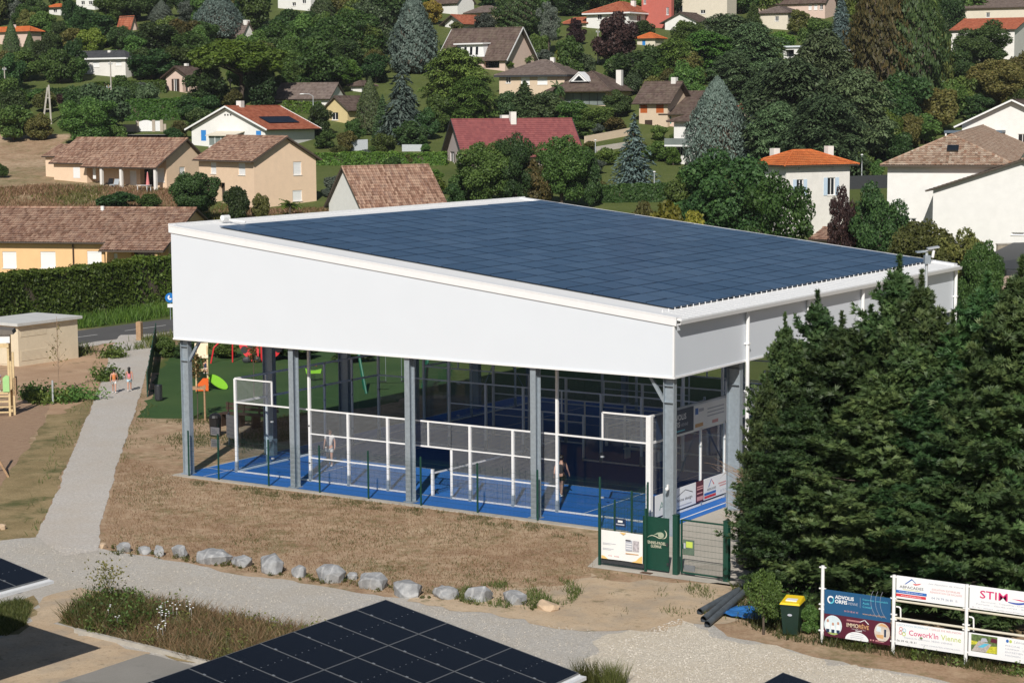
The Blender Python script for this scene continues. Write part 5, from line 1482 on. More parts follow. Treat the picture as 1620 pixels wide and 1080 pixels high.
# leaning timber at the mulch edge
p = at(2, 755, 0)
t = thing('climbing_frame', 'leaning timber play frame cut off by the left picture edge', 'play frame', (p.x, p.y, 0), CAMROT)
MB().bar((0.3, 0, 0), (-0.5, 0, 1.6), 0.09).build('leg', M['wood'], t); MB().bar((-1.3, 0, 0), (-0.5, 0, 1.6), 0.09).build('leg', M['wood'], t)
MB().bar((-0.5, 0, 1.55), (-0.5, 2.2, 1.55), 0.09).build('beam', M['wood'], t)
# bin, pole, post, cabin, road sign, slatted fence
p = at(251, 634, 0)
t = thing('litter_bin', 'dark grey slatted litter bin at the start of the green fence by the path', 'bin', (p.x, p.y, 0))
MB().tube((0, 0, 0.06), (0, 0, 0.82), 0.17, 0.18, 14).build('bin_body', M['charcoal'], t)
for k in range(14):
    a = 2 * math.pi * k / 14
    MB().box(-0.022, 0.022, -0.008, 0.008, 0.08, 0.84).build('slat', M['charcoal'], t)
    o = t.children[-1]; o.location = (0.192 * math.cos(a), 0.192 * math.sin(a), 0); o.rotation_euler = (0, 0, a + math.pi / 2)
MB().tube((0, 0, 0.83), (0, 0, 0.86), 0.2, 0.19, 14).build('rim', M['black'], t)
p = at(84, 639, 0); tag(MB().tube((0, 0, 0), (0, 0, 1.25), 0.05, n=10).build('marker_pole', M['galv_pale']), 'short grey marker pole in the grass left of the path', 'pole').location = p
p = at(221, 538, 0)
t = thing('timber_post', 'thick weathered timber post standing at the road end of the path', 'post', (p.x, p.y, 0), 0.3)
MB().box(-0.17, 0.17, -0.17, 0.17, 0, 1.2).build('shaft', M['wood'], t); MB().hexa([(-0.17, -0.17, 1.2), (0.17, -0.17, 1.2), (0.17, 0.17, 1.2), (-0.17, 0.17, 1.2), (-0.1, -0.1, 1.26), (0.1, -0.1, 1.26), (0.1, 0.1, 1.26), (-0.1, 0.1, 1.26)]).build('cap', M['wood'], t)
cx_, cy_ = -34.34, 19.78
t = thing('utility_cabin', 'cream windowless utility cabin with flat pale roof beside the road', 'cabin', (cx_, cy_, 0))
cm = mat('cream_render', (0.70, 0.60, 0.44), 0.85, 0.04, 3, dirt=(0.45, 0.36, 0.25), dirt_amt=0.25)
MB().box(-3.6, 0, 0, 4.9, 0, 2.45).build('wall', cm, t)
MB().box(-3.85, 0.22, -0.22, 5.12, 2.452, 2.62).build('roof', mat('pale_roof_slab', (0.55, 0.55, 0.53), 0.8, 0.08, 2), t)
for z0, z1 in ((1.75, 2.3), (0.3, 0.95)):
    v = MB().box(0.002, 0.010, 0.15, 2.3, z0, z1).build('vent', cm, t)
    lv = MB()
    for k in range(int((z1 - z0) / 0.07)): lv.hexa([(0.011, 0.2, z0 + 0.03 + k * 0.07), (0.02, 0.2, z0 + 0.02 + k * 0.07), (0.02, 2.25, z0 + 0.02 + k * 0.07), (0.011, 2.25, z0 + 0.03 + k * 0.07), (0.011, 0.2, z0 + 0.06 + k * 0.07), (0.02, 0.2, z0 + 0.05 + k * 0.07), (0.02, 2.25, z0 + 0.05 + k * 0.07), (0.011, 2.25, z0 + 0.06 + k * 0.07)])
    lv.build('louvre', cm, v, kind='stuff')
MB().box(-2.4, -0.6, -0.03, -0.002, 0.1, 2.1).build('door', cm, t)
p = at(270, 506, 0)
t = thing('road_sign', 'round blue road sign half hidden behind the white hall corner', 'sign', (p.x, p.y, 0), CAMROT)
MB().tube((0, 0.03, 0), (0, 0.03, 2.0), 0.03).build('pole', M['galv'], t)
MB().slab_xz([(0.36 * math.cos(a), 1.62 + 0.36 * math.sin(a)) for a in [2 * math.pi * i / 24 for i in range(24)]], -0.01, 0.0).build('sign_disc', mat('sign_blue', (0.01, 0.16, 0.48), 0.4, 0.03, 5), t)
disc(t, 'white_symbol', -0.02, 1.64, 0.16, 0.18, M['bwhite'], -0.014, 100, 330, 16, 0.35)
MB().box(-0.2, 0.2, -0.01, 0.0, 0.92, 1.18).build('sign_plate', M['bwhite'], t)
a, b = Vector((-18.9, 14.5)), Vector((-36.2, 33.6))
t = thing('slatted_fence', 'stepped dark green slatted fence between the path and the play lawn', 'fence', (a.x, a.y, 0), math.atan2((b - a).y, (b - a).x))
L_ = (b - a).length
npan = int(L_ / 2.5)
for i in range(npan + 1):
    MB().box(i * 2.5 - 0.03, i * 2.5 + 0.03, -0.03, 0.03, 0, 1.32).build('post', M['green'], t)
    if i < npan:
        pn = MB()
        for k in range(34):
            x = i * 2.5 + 0.05 + k * 0.071
            pn.box(x, x + 0.058, -0.012, 0.012, 0.08, 1.25)
        pn.build('slat_panel', M['green'], t, kind='stuff')
        for z in (0.25, 1.05): MB().box(i * 2.5 + 0.03, i * 2.5 + 2.47, 0.014, 0.04, z, z + 0.05).build('rail', M['green'], t)
# floodlight mast behind the hall
p = Vector((24.2, 21.5, 0))
# ------------------------------------------------------------------ houses
M['tile_brown'] = tilemat('canal_tiles_brown', [(0.16, 0.085, 0.055), (0.26, 0.145, 0.10), (0.33, 0.20, 0.14), (0.42, 0.28, 0.20), (0.22, 0.13, 0.10)], 0.22, 0.36, moss=(0.12, 0.09, 0.07), moss_amt=0.35)
M['tile_brown_t'] = tilemat('canal_tiles_brown_turned', [(0.16, 0.085, 0.055), (0.26, 0.145, 0.10), (0.33, 0.20, 0.14), (0.42, 0.28, 0.20), (0.22, 0.13, 0.10)], 0.36, 0.22, moss=(0.12, 0.09, 0.07), moss_amt=0.35)
M['tile_mix'] = tilemat('canal_tiles_mixed', [(0.20, 0.13, 0.09), (0.36, 0.24, 0.17), (0.46, 0.36, 0.27), (0.30, 0.17, 0.11), (0.52, 0.42, 0.33)], 0.24, 0.36, moss_amt=0.2)
M['tile_red'] = tilemat('red_tiles', [(0.30, 0.085, 0.045), (0.38, 0.12, 0.065), (0.44, 0.16, 0.09)], 0.3, 0.35, moss=(0.22, 0.10, 0.06), moss_amt=0.3)
M['tile_orange'] = tilemat('orange_tiles', [(0.50, 0.13, 0.035), (0.58, 0.17, 0.05), (0.46, 0.11, 0.03)], 0.3, 0.36, moss=(0.42, 0.17, 0.07), moss_amt=0.3)
M['tile_rose'] = tilemat('rose_painted_tiles', [(0.205, 0.062, 0.064), (0.235, 0.072, 0.072), (0.27, 0.085, 0.082)], 0.3, 0.36, moss=(0.25, 0.09, 0.085), moss_amt=0.2)
M['tile_dark'] = tilemat('dark_brown_tiles', [(0.085, 0.058, 0.048), (0.115, 0.078, 0.065), (0.14, 0.10, 0.085)], 0.3, 0.35, moss=(0.20, 0.17, 0.12), moss_amt=0.5)
M['tile_grey'] = tilemat('dark_grey_tiles', [(0.050, 0.052, 0.058), (0.062, 0.064, 0.070), (0.072, 0.075, 0.082)], 0.3, 0.35, moss=(0.06, 0.06, 0.065), moss_amt=0.2)
M['tile_taupe'] = tilemat('taupe_tiles', [(0.13, 0.10, 0.085), (0.17, 0.13, 0.115), (0.20, 0.16, 0.14)], 0.3, 0.35, moss=(0.2, 0.16, 0.12), moss_amt=0.3)
def rend(n, c, d=0.12): return mat(n, c, 0.9, 0.04, 1.5, bump=0.1, dirt=tuple(x * 0.6 for x in c), dirt_amt=d)
W_ = dict(peach=rend('peach_render', (0.78, 0.58, 0.41)), orange=rend('orange_render', (0.80, 0.51, 0.26)), white=rend('white_render', (0.76, 0.75, 0.72)), cream=rend('cream_house_render', (0.66, 0.60, 0.49)),
          offw=rend('offwhite_render', (0.76, 0.735, 0.69), 0.25), grey=rend('greyish_render', (0.50, 0.46, 0.41), 0.3), pinkw=rend('pale_pink_render', (0.66, 0.50, 0.42)), tan=rend('tan_render', (0.62, 0.49, 0.36)), brick=rend('red_wall_render', (0.48, 0.13, 0.10), 0.1),
          mauve=rend('mauve_render', (0.50, 0.42, 0.40)), yellow=rend('yellow_render', (0.62, 0.50, 0.26)), stone=rend('stone_wall', (0.42, 0.36, 0.29), 0.5))
SH = dict(blue=mat('blue_shutter', (0.03, 0.22, 0.58), 0.6, 0.05, 5), brown=M['wood_dark'], orange=mat('orange_shutter', (0.42, 0.10, 0.02), 0.6, 0.06, 5), pale=mat('pale_blue_shutter', (0.50, 0.62, 0.74), 0.6, 0.05, 5),
          white=M['white'], dark=M['glass_dark'], wood=M['wood'], teal=mat('teal_cloth', (0.02, 0.20, 0.17), 0.7, 0.05, 5))
M['under'] = mat('roof_underside', (0.09, 0.07, 0.055), 0.9, 0.1, 4)
TURN = {}

def tiles(A, B, C, D, mode, name, m, parent, step=0.36, pitchx=0.22):
    """tiled surface between eave A->B and ridge D->C (local coords), built in real courses"""
    A, B, C, D = (Vector(x) for x in (A, B, C, D))
    rows = max(3, int(((D + C) / 2 - (A + B) / 2).length / step))
    nrm = (B - A).cross((D + C) / 2 - (A + B) / 2).normalized()
    v, f = [], []
    if mode == 'canal':
        nx = max(8, int((B - A).length / (pitchx / 4)))
        ax = (B - A).normalized()
        for r in range(rows):
            for tt, lift in ((r / rows, 0.035), ((r + 1) / rows, 0.0)):
                p, q = A.lerp(D, tt), B.lerp(C, tt)
                for i in range(nx + 1):
                    x = p.lerp(q, i / nx)
                    s = (x - A).dot(ax)
                    jit = 0.006 * math.sin(r * 12.9 + int(s / pitchx) * 78.2)
                    h = 0.045 * abs(math.sin(math.pi * s / pitchx)) + lift + jit
                    v.append(tuple(x + nrm * h))
            b = r * 2 * (nx + 1)
            for i in range(nx): f.append((b + i, b + i + 1, b + nx + 1 + i + 1, b + nx + 1 + i))
    else:
        for r in range(rows):
            p0, q0 = A.lerp(D, r / rows) + nrm * 0.035, B.lerp(C, r / rows) + nrm * 0.035
            p1, q1 = A.lerp(D, (r + 1) / rows), B.lerp(C, (r + 1) / rows)
            b = len(v)
            v += [tuple(p0), tuple(q0), tuple(q1), tuple(p1), tuple(p0 - nrm * 0.034), tuple(q0 - nrm * 0.034)]
            f += [(b, b + 1, b + 2, b + 3), (b + 4, b + 5, b + 1, b)]
    me = bpy.data.meshes.new(name)
    me.from_pydata(v, [], f)
    me.materials.append(m)
    if mode == 'canal': me.polygons.foreach_set('use_smooth', [True] * len(me.polygons))
    o = put(name, me, parent)
    # board underneath
    t = nrm * 0.02
    k = nrm * 0.13
    pts = [A - k, B - k, C - k, D - k, A - t, B - t, C - t, D - t]
    if (C - D).length < 0.01:
        mb = MB(); b0 = [A - k, B - k, C - k, A - t, B - t, C - t]
        mb.v += [tuple(x) for x in b0]; mb.f += [(2, 1, 0), (3, 4, 5), (0, 1, 4, 3), (1, 2, 5, 4), (2, 0, 3, 5)]
    else: mb = MB().hexa(pts)
    mb.build('roof_board', M['under'], o)
    return o

def solve_len(P, d, u):
    n = _r2 - ((u - 810) / 3165.64) * _fw
    return -float(np.dot(np.array(P) - CAM, n) / np.dot(np.array(d), n))
def solve_h(P, v):
    n = _u2 - ((540 - v) / 3165.64) * _fw
    return -float(np.dot(np.array(P) - CAM, n) / n[2])

HOUSES = []
def house(name, label, base, rot, ul, ur, ve, roof='gx', wall='white', tile='tile_brown', pitch=0.35, vr=None, ry=0.5, ov=0.45, og=0.3, mode='flat', op=(), W=None, L=None, cat='house', d=None, trim=None, chim=(), sink=3.0, fascia=None, group='houses on the hillside'):
    P = at(*base) if d is None else None
    if d is not None:            # base pixel column u at a chosen distance along the view
        r_ = ray(base[0], base[1]); r_ = r_ * d
        q = CAM + r_
        P = Vector((q[0], q[1], float(hz(q[0], q[1]))))
    th = R(rot)
    ex = Vector((math.cos(th), math.sin(th), 0)); ey = Vector((-math.sin(th), math.cos(th), 0))
    if L is None: L = solve_len(P, -ex, ul)
    if W is None: W = solve_len(P, ey, ur)
    H = solve_h(P, ve) if ve is not None and ve > -500 else 6.0
    t = thing(name, label, cat, P, th, group)
    cs_ = [pix(P + ex * a + ey * b + Vector((0, 0, c))) for a, b, c in ((0, 0, 0), (-L, 0, 0), (0, W, 0), (0, 0, H), (-L, 0, H), (0, W, H), (-L / 2, W / 2, H + 2))]
    HOUSES.append((t, P, L, W, H, th, min(c[0] for c in cs_), min(c[1] for c in cs_), max(c[0] for c in cs_), max(c[1] for c in cs_), dist(P)))
    if vr is not None:
        if roof == 'gx': q = P + ey * (W * ry); rise = solve_h(q, vr) - H; pitch = rise / (W * ry)
        elif roof == 'gy': q = P - ex * (L * (1 - ry)); rise = solve_h(q, vr) - H; pitch = rise / (L * (1 - ry))
    wm = W_[wall]
    # openings
    fo, ro = [], []
    for (face, u0, v0, u1, v1, kind) in op:
        um, vm = (u0 + u1) / 2, (v0 + v1) / 2
        n = -ey if face == 'F' else ex
        a, b = on_plane(u0, vm, P, n) - P, on_plane(u1, vm, P, n) - P
        z1, z0 = (on_plane(um, v0, P, n) - P).z, (on_plane(um, v1, P, n) - P).z
        ax = ex if face == 'F' else ey
        s0, s1 = sorted((a.dot(ax), b.dot(ax)))
        lo, hi = (-L + 0.12, -0.12) if face == 'F' else (0.12, W - 0.12)
        s0, s1, z0, z1 = max(s0, lo), min(s1, hi), max(z0, 0.02), min(z1, H - 0.05)
        if s1 - s0 < 0.15 or z1 - z0 < 0.15: continue
        (fo if face == 'F' else ro).append((s0, s1, z0, z1, kind))
    mb = MB()
    def face(F, s_lo, s_hi, opens, peak):
        ss = sorted({s_lo, s_hi, *[o[0] for o in opens], *[o[1] for o in opens]})
        zs = sorted({-sink, H, *[o[2] for o in opens], *[o[3] for o in opens]})
        for i in range(len(ss) - 1):
            for j in range(len(zs) - 1):
                c = ((ss[i] + ss[i + 1]) / 2, (zs[j] + zs[j + 1]) / 2)
                if any(o[0] < c[0] < o[1] and o[2] < c[1] < o[3] for o in opens): continue
                mb.poly([F(ss[i], 0, zs[j]), F(ss[i + 1], 0, zs[j]), F(ss[i + 1], 0, zs[j + 1]), F(ss[i], 0, zs[j + 1])])
        for o in opens:
            s0, s1, z0, z1 = o[:4]
            dd = 0.7 if o[4] == 'deep' else 0.16
            mb.poly([F(s0, 0, z0), F(s1, 0, z0), F(s1, dd, z0), F(s0, dd, z0)]); mb.poly([F(s0, dd, z1), F(s1, dd, z1), F(s1, 0, z1), F(s0, 0, z1)])
            mb.poly([F(s0, dd, z0), F(s0, dd, z1), F(s0, 0, z1), F(s0, 0, z0)]); mb.poly([F(s1, 0, z0), F(s1, 0, z1), F(s1, dd, z1), F(s1, dd, z0)])
        if peak:
            mb.poly([F(s_lo, 0, H), F(s_hi, 0, H), F(peak[0], 0, peak[1])])
    FF = lambda s, d_, z: (s, d_, z)
    FR = lambda s, d_, z: (-d_, s, z)
    FB = lambda s, d_, z: (s, W - d_, z)
    FL = lambda s, d_, z: (-L + d_, s, z)
    rise_x = (W * ry, H + pitch * W * ry)
    rise_y = (-L * (1 - ry), H + pitch * L * (1 - ry))
    face(FF, -L, 0, fo, rise_y if roof == 'gy' else None)
    face(FB, 0, -L, [], rise_y if roof == 'gy' else None)
    face(FR, 0, W, ro, rise_x if roof == 'gx' else None)
    face(FL, W, 0, [], rise_x if roof == 'gx' else None)
    mb.poly([(-L, 0, H - 0.02), (0, 0, H - 0.02), (0, W, H - 0.02), (-L, W, H - 0.02)])
    wo_ = mb.build('wall', wm, t)
    # windows
    for F, ops in ((FF, fo), (FR, ro)):
        for (s0, s1, z0, z1, kind) in ops:
            k, _, c = kind.partition(':')
            w = s1 - s0
            def bx(a, b, d0, d1, za, zb, nm, m_, par=t):
                p = [F(a, d1, za), F(b, d1, za), F(b, d0, za), F(a, d0, za), F(a, d1, zb), F(b, d1, zb), F(b, d0, zb), F(a, d0, zb)]
                q = Vector(p[1]) - Vector(p[0]); r = Vector(p[3]) - Vector(p[0])
                if q.cross(r).z < 0: p = [p[1], p[0], p[3], p[2], p[5], p[4], p[7], p[6]]
                x = MB().hexa(p); return x.build(nm, m_, par)
            if k in ('win', 'shut', 'verandah'):
                fr = bx(s0, s1, 0.08, 0.13, z0, z0 + 0.07, 'window', M['white'] if k != 'verandah' else M['charcoal'])
                fm_ = M['white'] if k != 'verandah' else M['charcoal']
                bx(s0, s1, 0.08, 0.13, z1 - 0.07, z1, 'frame', fm_, fr)
                nm = 1 if k != 'verandah' else 4
                for q in range(nm + 2):
                    xx = s0 + (w - 0.07) * q / (nm + 1)
                    bx(xx, xx + 0.07, 0.082, 0.128, z0 + 0.07, z1 - 0.07, 'frame', fm_, fr)
                bx(s0, s1, 0.14, 0.15, z0, z1, 'pane', M['glass_dark'] if k != 'verandah' else mat('pale_glass', (0.20, 0.23, 0.22), 0.1, 0.2, 0.5) if 'pale_glass' not in bpy.data.materials else bpy.data.materials['pale_glass'], fr)
                if k == 'shut':
                    for a in (s0 - w * 0.5, s1 + 0.01):
                        bx(a, a + w * 0.48, -0.05, -0.01, z0, z1, 'shutter', SH[c], fr)
            elif k == 'roller':
                fr = bx(s0, s1, 0.07, 0.10, z0, z1, 'window', M['white'])
                bx(s0, s1, 0.05, 0.069, z1 - 0.16, z1, 'shutter_box', M['trim'], fr)
                for q in range(1, int((z1 - z0) / 0.16)):
                    bx(s0 + 0.03, s1 - 0.03, 0.064, 0.0695, z0 + q * 0.16, z0 + q * 0.16 + 0.02, 'slat', M['trim'], fr) if q % 2 else None
            elif k == 'closed':
                fr = bx(s0, s1, 0.02, 0.06, z0, z1, 'shutter', SH[c])
                bx((s0 + s1) / 2 - 0.02, (s0 + s1) / 2 + 0.02, 0.008, 0.019, z0, z1, 'batten', SH[c], fr)
            elif k == 'door':
                bx(s0, s1, 0.06, 0.11, z0, z1, 'door', SH[c])
            elif k == 'deep':
                bx(s0, s1, 0.69, 0.72, z0, z1, 'patio_door', M['glass_dark'])
            if k in ('win', 'roller', 'shut'):
                bx(s0 - 0.06, s1 + 0.06, -0.06, 0.03, z0 - 0.06, z0 - 0.002, 'sill', W_['offw'])
    tm = M[tile] if isinstance(tile, str) else tile
    def capline(a, b, r=0.09): MB().tube(a, b, r, n=8).build('ridge_tiles', tm, rf[0])
    rf = []
    zt_ = 0.13
    if roof == 'gx':
        yr, zr = W * ry, H + pitch * W * ry + zt_
        e0 = H - pitch * ov + zt_
        sb = (zr - H - zt_) / (W - yr)
        rf.append(tiles((-L - og, -ov, e0), (og, -ov, e0), (og, yr, zr), (-L - og, yr, zr), mode, 'roof', tm, t))
        rf.append(tiles((og, W + ov, H + zt_ - sb * ov), (-L - og, W + ov, H + zt_ - sb * ov), (-L - og, yr, zr), (og, yr, zr), mode, 'roof', tm, t))
        capline((-L - og, yr, zr + 0.03), (og, yr, zr + 0.03))
        if trim:
            for x in (og, -L - og):
                mb = MB(); mb.bar((x, -ov, e0 - 0.02), (x, yr, zr - 0.02), 0.06, 0.2); mb.bar((x, yr, zr - 0.02), (x, W + ov, H + zt_ - sb * ov - 0.02), 0.06, 0.2); mb.build('barge_board', M[trim], t)
    elif roof == 'gy':
        xr, zr = -L * (1 - ry), H + pitch * L * (1 - ry) + zt_
        e0 = H - pitch * ov + zt_
        sb = (zr - H - zt_) / (L + xr)
        rf.append(tiles((ov, -og, e0), (ov, W + og, e0), (xr, W + og, zr), (xr, -og, zr), mode, 'roof', tm, t))
        rf.append(tiles((-L - ov, W + og, H + zt_ - sb * ov), (-L - ov, -og, H + zt_ - sb * ov), (xr, -og, zr), (xr, W + og, zr), mode, 'roof', tm, t))
        capline((xr, -og, zr + 0.03), (xr, W + og, zr + 0.03))
        if trim:
            for y in (-og, W + og):
                mb = MB(); mb.bar((ov, y, e0 - 0.02), (xr, y, zr - 0.02), 0.06, 0.2); mb.bar((xr, y, zr - 0.02), (-L - ov, y, H + zt_ - sb * ov - 0.02), 0.06, 0.2); mb.build('barge_board', M[trim], t)
    elif roof == 'hip':
        e0 = H - pitch * ov + zt_
        m_ = min(L, W) / 2
        zr = H + pitch * m_ + zt_
        a, b, c, d_ = (-L - ov, -ov, e0), (ov, -ov, e0), (ov, W + ov, e0), (-L - ov, W + ov, e0)
        if L >= W: r1, r2_ = (-L + m_, m_, zr), (-m_, m_, zr)
        else: r1, r2_ = (-m_, m_, zr), (-m_, W - m_, zr)
        if L >= W:
            rf += [tiles(a, b, r2_, r1, mode, 'roof', tm, t), tiles(b, c, r2_, r2_, mode, 'roof', tm, t), tiles(c, d_, r1, r2_, mode, 'roof', tm, t), tiles(d_, a, r1, r1, mode, 'roof', tm, t)]
            for p, q in ((a, r1), (b, r2_), (c, r2_), (d_, r1), (r1, r2_)): capline(Vector(p) + Vector((0, 0, .03)), Vector(q) + Vector((0, 0, .03)))
        else:
            rf += [tiles(a, b, r1, r1, mode, 'roof', tm, t), tiles(b, c, r2_, r1, mode, 'roof', tm, t), tiles(c, d_, r2_, r2_, mode, 'roof', tm, t), tiles(d_, a, r1, r2_, mode, 'roof', tm, t)]
            for p, q in ((a, r1), (b, r1), (c, r2_), (d_, r2_), (r1, r2_)): capline(Vector(p) + Vector((0, 0, .03)), Vector(q) + Vector((0, 0, .03)))
    else:
        o = MB().box(-L - 0.3, 0.3, -0.3, W + 0.3, H + 0.002, H + 0.25).build('roof', tm, t)
        rf.append(o); zr = H + 0.25
    if fascia:
        e0 = H - pitch * ov
        for a, b in (((-L - ov, -ov - 0.02), (ov + 0.02, -ov - 0.02)), ((ov + 0.02, -ov - 0.02), (ov + 0.02, W + ov))):
            MB().bar((a[0], a[1], e0 - 0.02), (b[0], b[1], e0 - 0.02), 0.05, 0.24).build('fascia', M[fascia], t)
    for (fx, fy, hh, s) in chim:
        c = MB().box(-L * fx - s / 2, -L * fx + s / 2, W * fy - s / 2, W * fy + s / 2, H, zr + hh).build('chimney', W_['offw'], rf[0])
    t['_h'] = 0; del t['_h']
    return t, P, L, W, H, pitch, rf

# --- nearest rows
t, P, L, W, H, pt, rf = house('bungalow', 'long orange rendered bungalow with brown tiled roof behind the tall hedge', (268, 447), 22, -75, 300, 383, 'gx', 'orange', 'tile_brown', W=12.0, vr=332, ov=0.5, mode='canal',
    op=[('F', 4, 398, 26, 424, 'roller'), ('F', 64, 398, 88, 424, 'roller'), ('F', 138, 397, 162, 425, 'roller'), ('F', 180, 401, 186, 428, 'roller'), ('F', 208, 398, 246, 428, 'deep'), ('F', -45, 398, -22, 424, 'roller')])
EXV = Vector((-math.cos(R(22)), -math.sin(R(22)), 0))
ex0 = solve_len(P, EXV, 172)
tiles((-ex0, -1.9, H - pt * 1.9 + 0.16), (0.3, -1.9, H - pt * 1.9 + 0.16), (0.3, -0.3, H - pt * 0.3 + 0.16), (-ex0, -0.3, H - pt * 0.3 + 0.16), 'canal', 'roof', M['tile_brown'], t)
for x in (-ex0 + 0.3, -0.4): MB().box(x - 0.12, x + 0.12, -1.75, -1.5, -2, H - pt * 1.75).build('porch_post', W_['orange'], t)
dx = solve_len(P, EXV, 118)
MB().tube((-dx, -0.12, -1), (-dx, -0.12, H - 0.2), 0.06, n=8).build('downpipe', M['wood_dark'], t)
MB().tube((-dx + 0.3, 5.5, H + pt * 5.5), (-dx + 0.3, 5.5, H + pt * 5.5 + 0.5), 0.16, n=8).build('vent_pipe', M['white'], t)
MB().bar((-L - 0.3, -0.56, H - pt * 0.5 + 0.1), (-ex0, -0.56, H - pt * 0.5 + 0.1), 0.12, 0.1).build('gutter', M['under'], t)
MB().bar((-ex0, -1.96, H - pt * 1.9 + 0.08), (0.3, -1.96, H - pt * 1.9 + 0.08), 0.12, 0.1).build('gutter', M['under'], t)

t, P, L, W, H, pt, rf = house('bungalow', 'peach bungalow with covered porch and brown tiled roof in dry grass', (264, 299), 0, 98, 317, 248, 'gx', 'peach', 'tile_brown', vr=221, ry=0.56, ov=0.5, og=0.5, mode='canal',
    op=[('R', 284, 264, 293, 285, 'roller'), ('F', 205, 270, 216, 297, 'roller'), ('F', 222, 266, 243, 296, 'deep'), ('F', 248, 266, 260, 288, 'roller')])
e1 = solve_len(P, Vector((-1, 0, 0)), 150)
tiles((-e1, -2.3, H - pt * 2.3 + 0.16), (0.5, -2.3, H - pt * 2.3 + 0.16), (0.5, -0.4, H - pt * 0.4 + 0.16), (-e1, -0.4, H - pt * 0.4 + 0.16), 'canal', 'roof', M['tile_brown'], t)
for uu in (161, 192, 246):
    x = -solve_len(P + Vector((0, -2.0, 0)), Vector((-1, 0, 0)), uu)
    MB().box(x - 0.16, x + 0.16, -2.1, -1.8, -1, H - pt * 2.0).build('porch_column', W_['offw'], t)
x0_ = -L; x1_ = -e1
MB().box(x0_, x1_, -1.2, -0.002, -1.5, H - pt * 1.2).build('front_block', W_['peach'], t)
tiles((x0_ - 0.4, -1.7, H - pt * 1.7 + 0.16), (x1_ + 0.1, -1.7, H - pt * 1.7 + 0.16), (x1_ + 0.1, -0.4, H - pt * 0.4 + 0.16), (x0_ - 0.4, -0.4, H - pt * 0.4 + 0.16), 'canal', 'roof', M['tile_brown'], t)
for (u0, u1, v0, v1) in ((116, 127, 265, 282), (147, 152, 266, 283)):
    a, b = on_plane(u0, v0, P + Vector((0, -1.2, 0)), (0, -1, 0)) - P, on_plane(u1, v1, P + Vector((0, -1.2, 0)), (0, -1, 0)) - P
    MB().box(a.x, b.x, -1.23, -1.202, b.z, a.z).build('window', M['white'], t)
lw = 2.9
MB().box(-L - lw, -L - 0.002, 0.3, W - 1.0, -1.5, H - 0.15).build('side_block', W_['peach'], t)
zr_ = H - 0.1 + pt * (W - 1.0) * 0.5
tiles((-L - lw - 0.3, -0.1, H - 0.15), (-L - 0.1, -0.1, H - 0.15), (-L - 0.1, W * 0.52, zr_), (-L - lw - 0.3, W * 0.52, zr_), 'canal', 'roof', M['tile_brown'], t)
MB().box(-L - 1.3, -L - 0.1, 0.25, 0.295, 0, 2.1).build('door', M['white'], t)
# terrace things of the bungalow
q = P + Vector((-solve_len(P + Vector((0, -2.6, 0)), Vector((-1, 0, 0)), 234), -2.6, 0))
tp = thing('parasol', 'closed pink parasol on the terrace of the peach bungalow', 'parasol', (q.x, q.y, float(hz(q.x, q.y))))
MB().tube((0, 0, 0), (0, 0, 2.2), 0.03).build('pole', M['white'], tp); MB().tube((0, 0, 0.7), (0, 0, 2.15), 0.22, 0.05, 10).build('canopy', mat('pink_cloth2', (0.60, 0.20, 0.20), 0.8, 0.1, 6), tp)
tt = thing('garden_table', 'white garden table beside the pink parasol on the terrace', 'table', (q.x + 0.1, q.y - 0.7, float(hz(q.x, q.y))))
MB().box(-0.8, 0.8, -0.4, 0.4, 0.7, 0.74).build('tabletop', M['white'], tt)
for x in (-0.7, 0.7):
    for y in (-0.3, 0.3): MB().box(x - 0.03, x + 0.03, y - 0.03, y + 0.03, 0, 0.7).build('leg', M['white'], tt)
for uu, l, c in ((172, 'black lounge chair on the porch of the peach bungalow', M['black']), (181, 'pale lounge chair on the porch of the peach bungalow', M['galv_pale'])):
    q2 = P + Vector((-solve_len(P + Vector((0, -2.6, 0)), Vector((-1, 0, 0)), uu), -2.6, 0))
    ch = thing('garden_chair', l, 'chair', (q2.x, q2.y, float(hz(q2.x, q2.y))))
    MB().box(-0.35, 0.35, -0.4, 0.3, 0.32, 0.42).build('seat', c, ch); MB().hexa([(-0.35, 0.25, 0.42), (0.35, 0.25, 0.42), (0.35, 0.33, 0.42), (-0.35, 0.33, 0.42), (-0.35, 0.45, 1.0), (0.35, 0.45, 1.0), (0.35, 0.52, 1.0), (-0.35, 0.52, 1.0)]).build('backrest', c, ch)
    for x in (-0.3, 0.3):
        for y in (-0.35, 0.25): MB().box(x - 0.03, x + 0.03, y - 0.03, y + 0.03, 0, 0.318).build('leg', c, ch)

t, P, L, W, H, pt, rf = house('village_house', 'square two storey peach house with brown tiled roof beside the bungalow', (403, 331), -15, 316, 501, 253, 'gx', 'peach', 'tile_brown_t', vr=218, ov=0.5, og=0.5, mode='canal',
    op=[('F', 333, 257, 342, 275, 'roller'), ('F', 377, 258, 388, 277, 'roller'), ('F', 343, 289, 356, 320, 'deep'), ('R', 464, 256, 477, 277, 'roller'), ('R', 463, 301, 478, 318, 'roller')])
MB().bar((-L - 0.4, -0.56, H - pt * 0.5 + 0.06), (0.4, -0.56, H - pt * 0.5 + 0.06), 0.12, 0.1).build('gutter', M['under'], t)

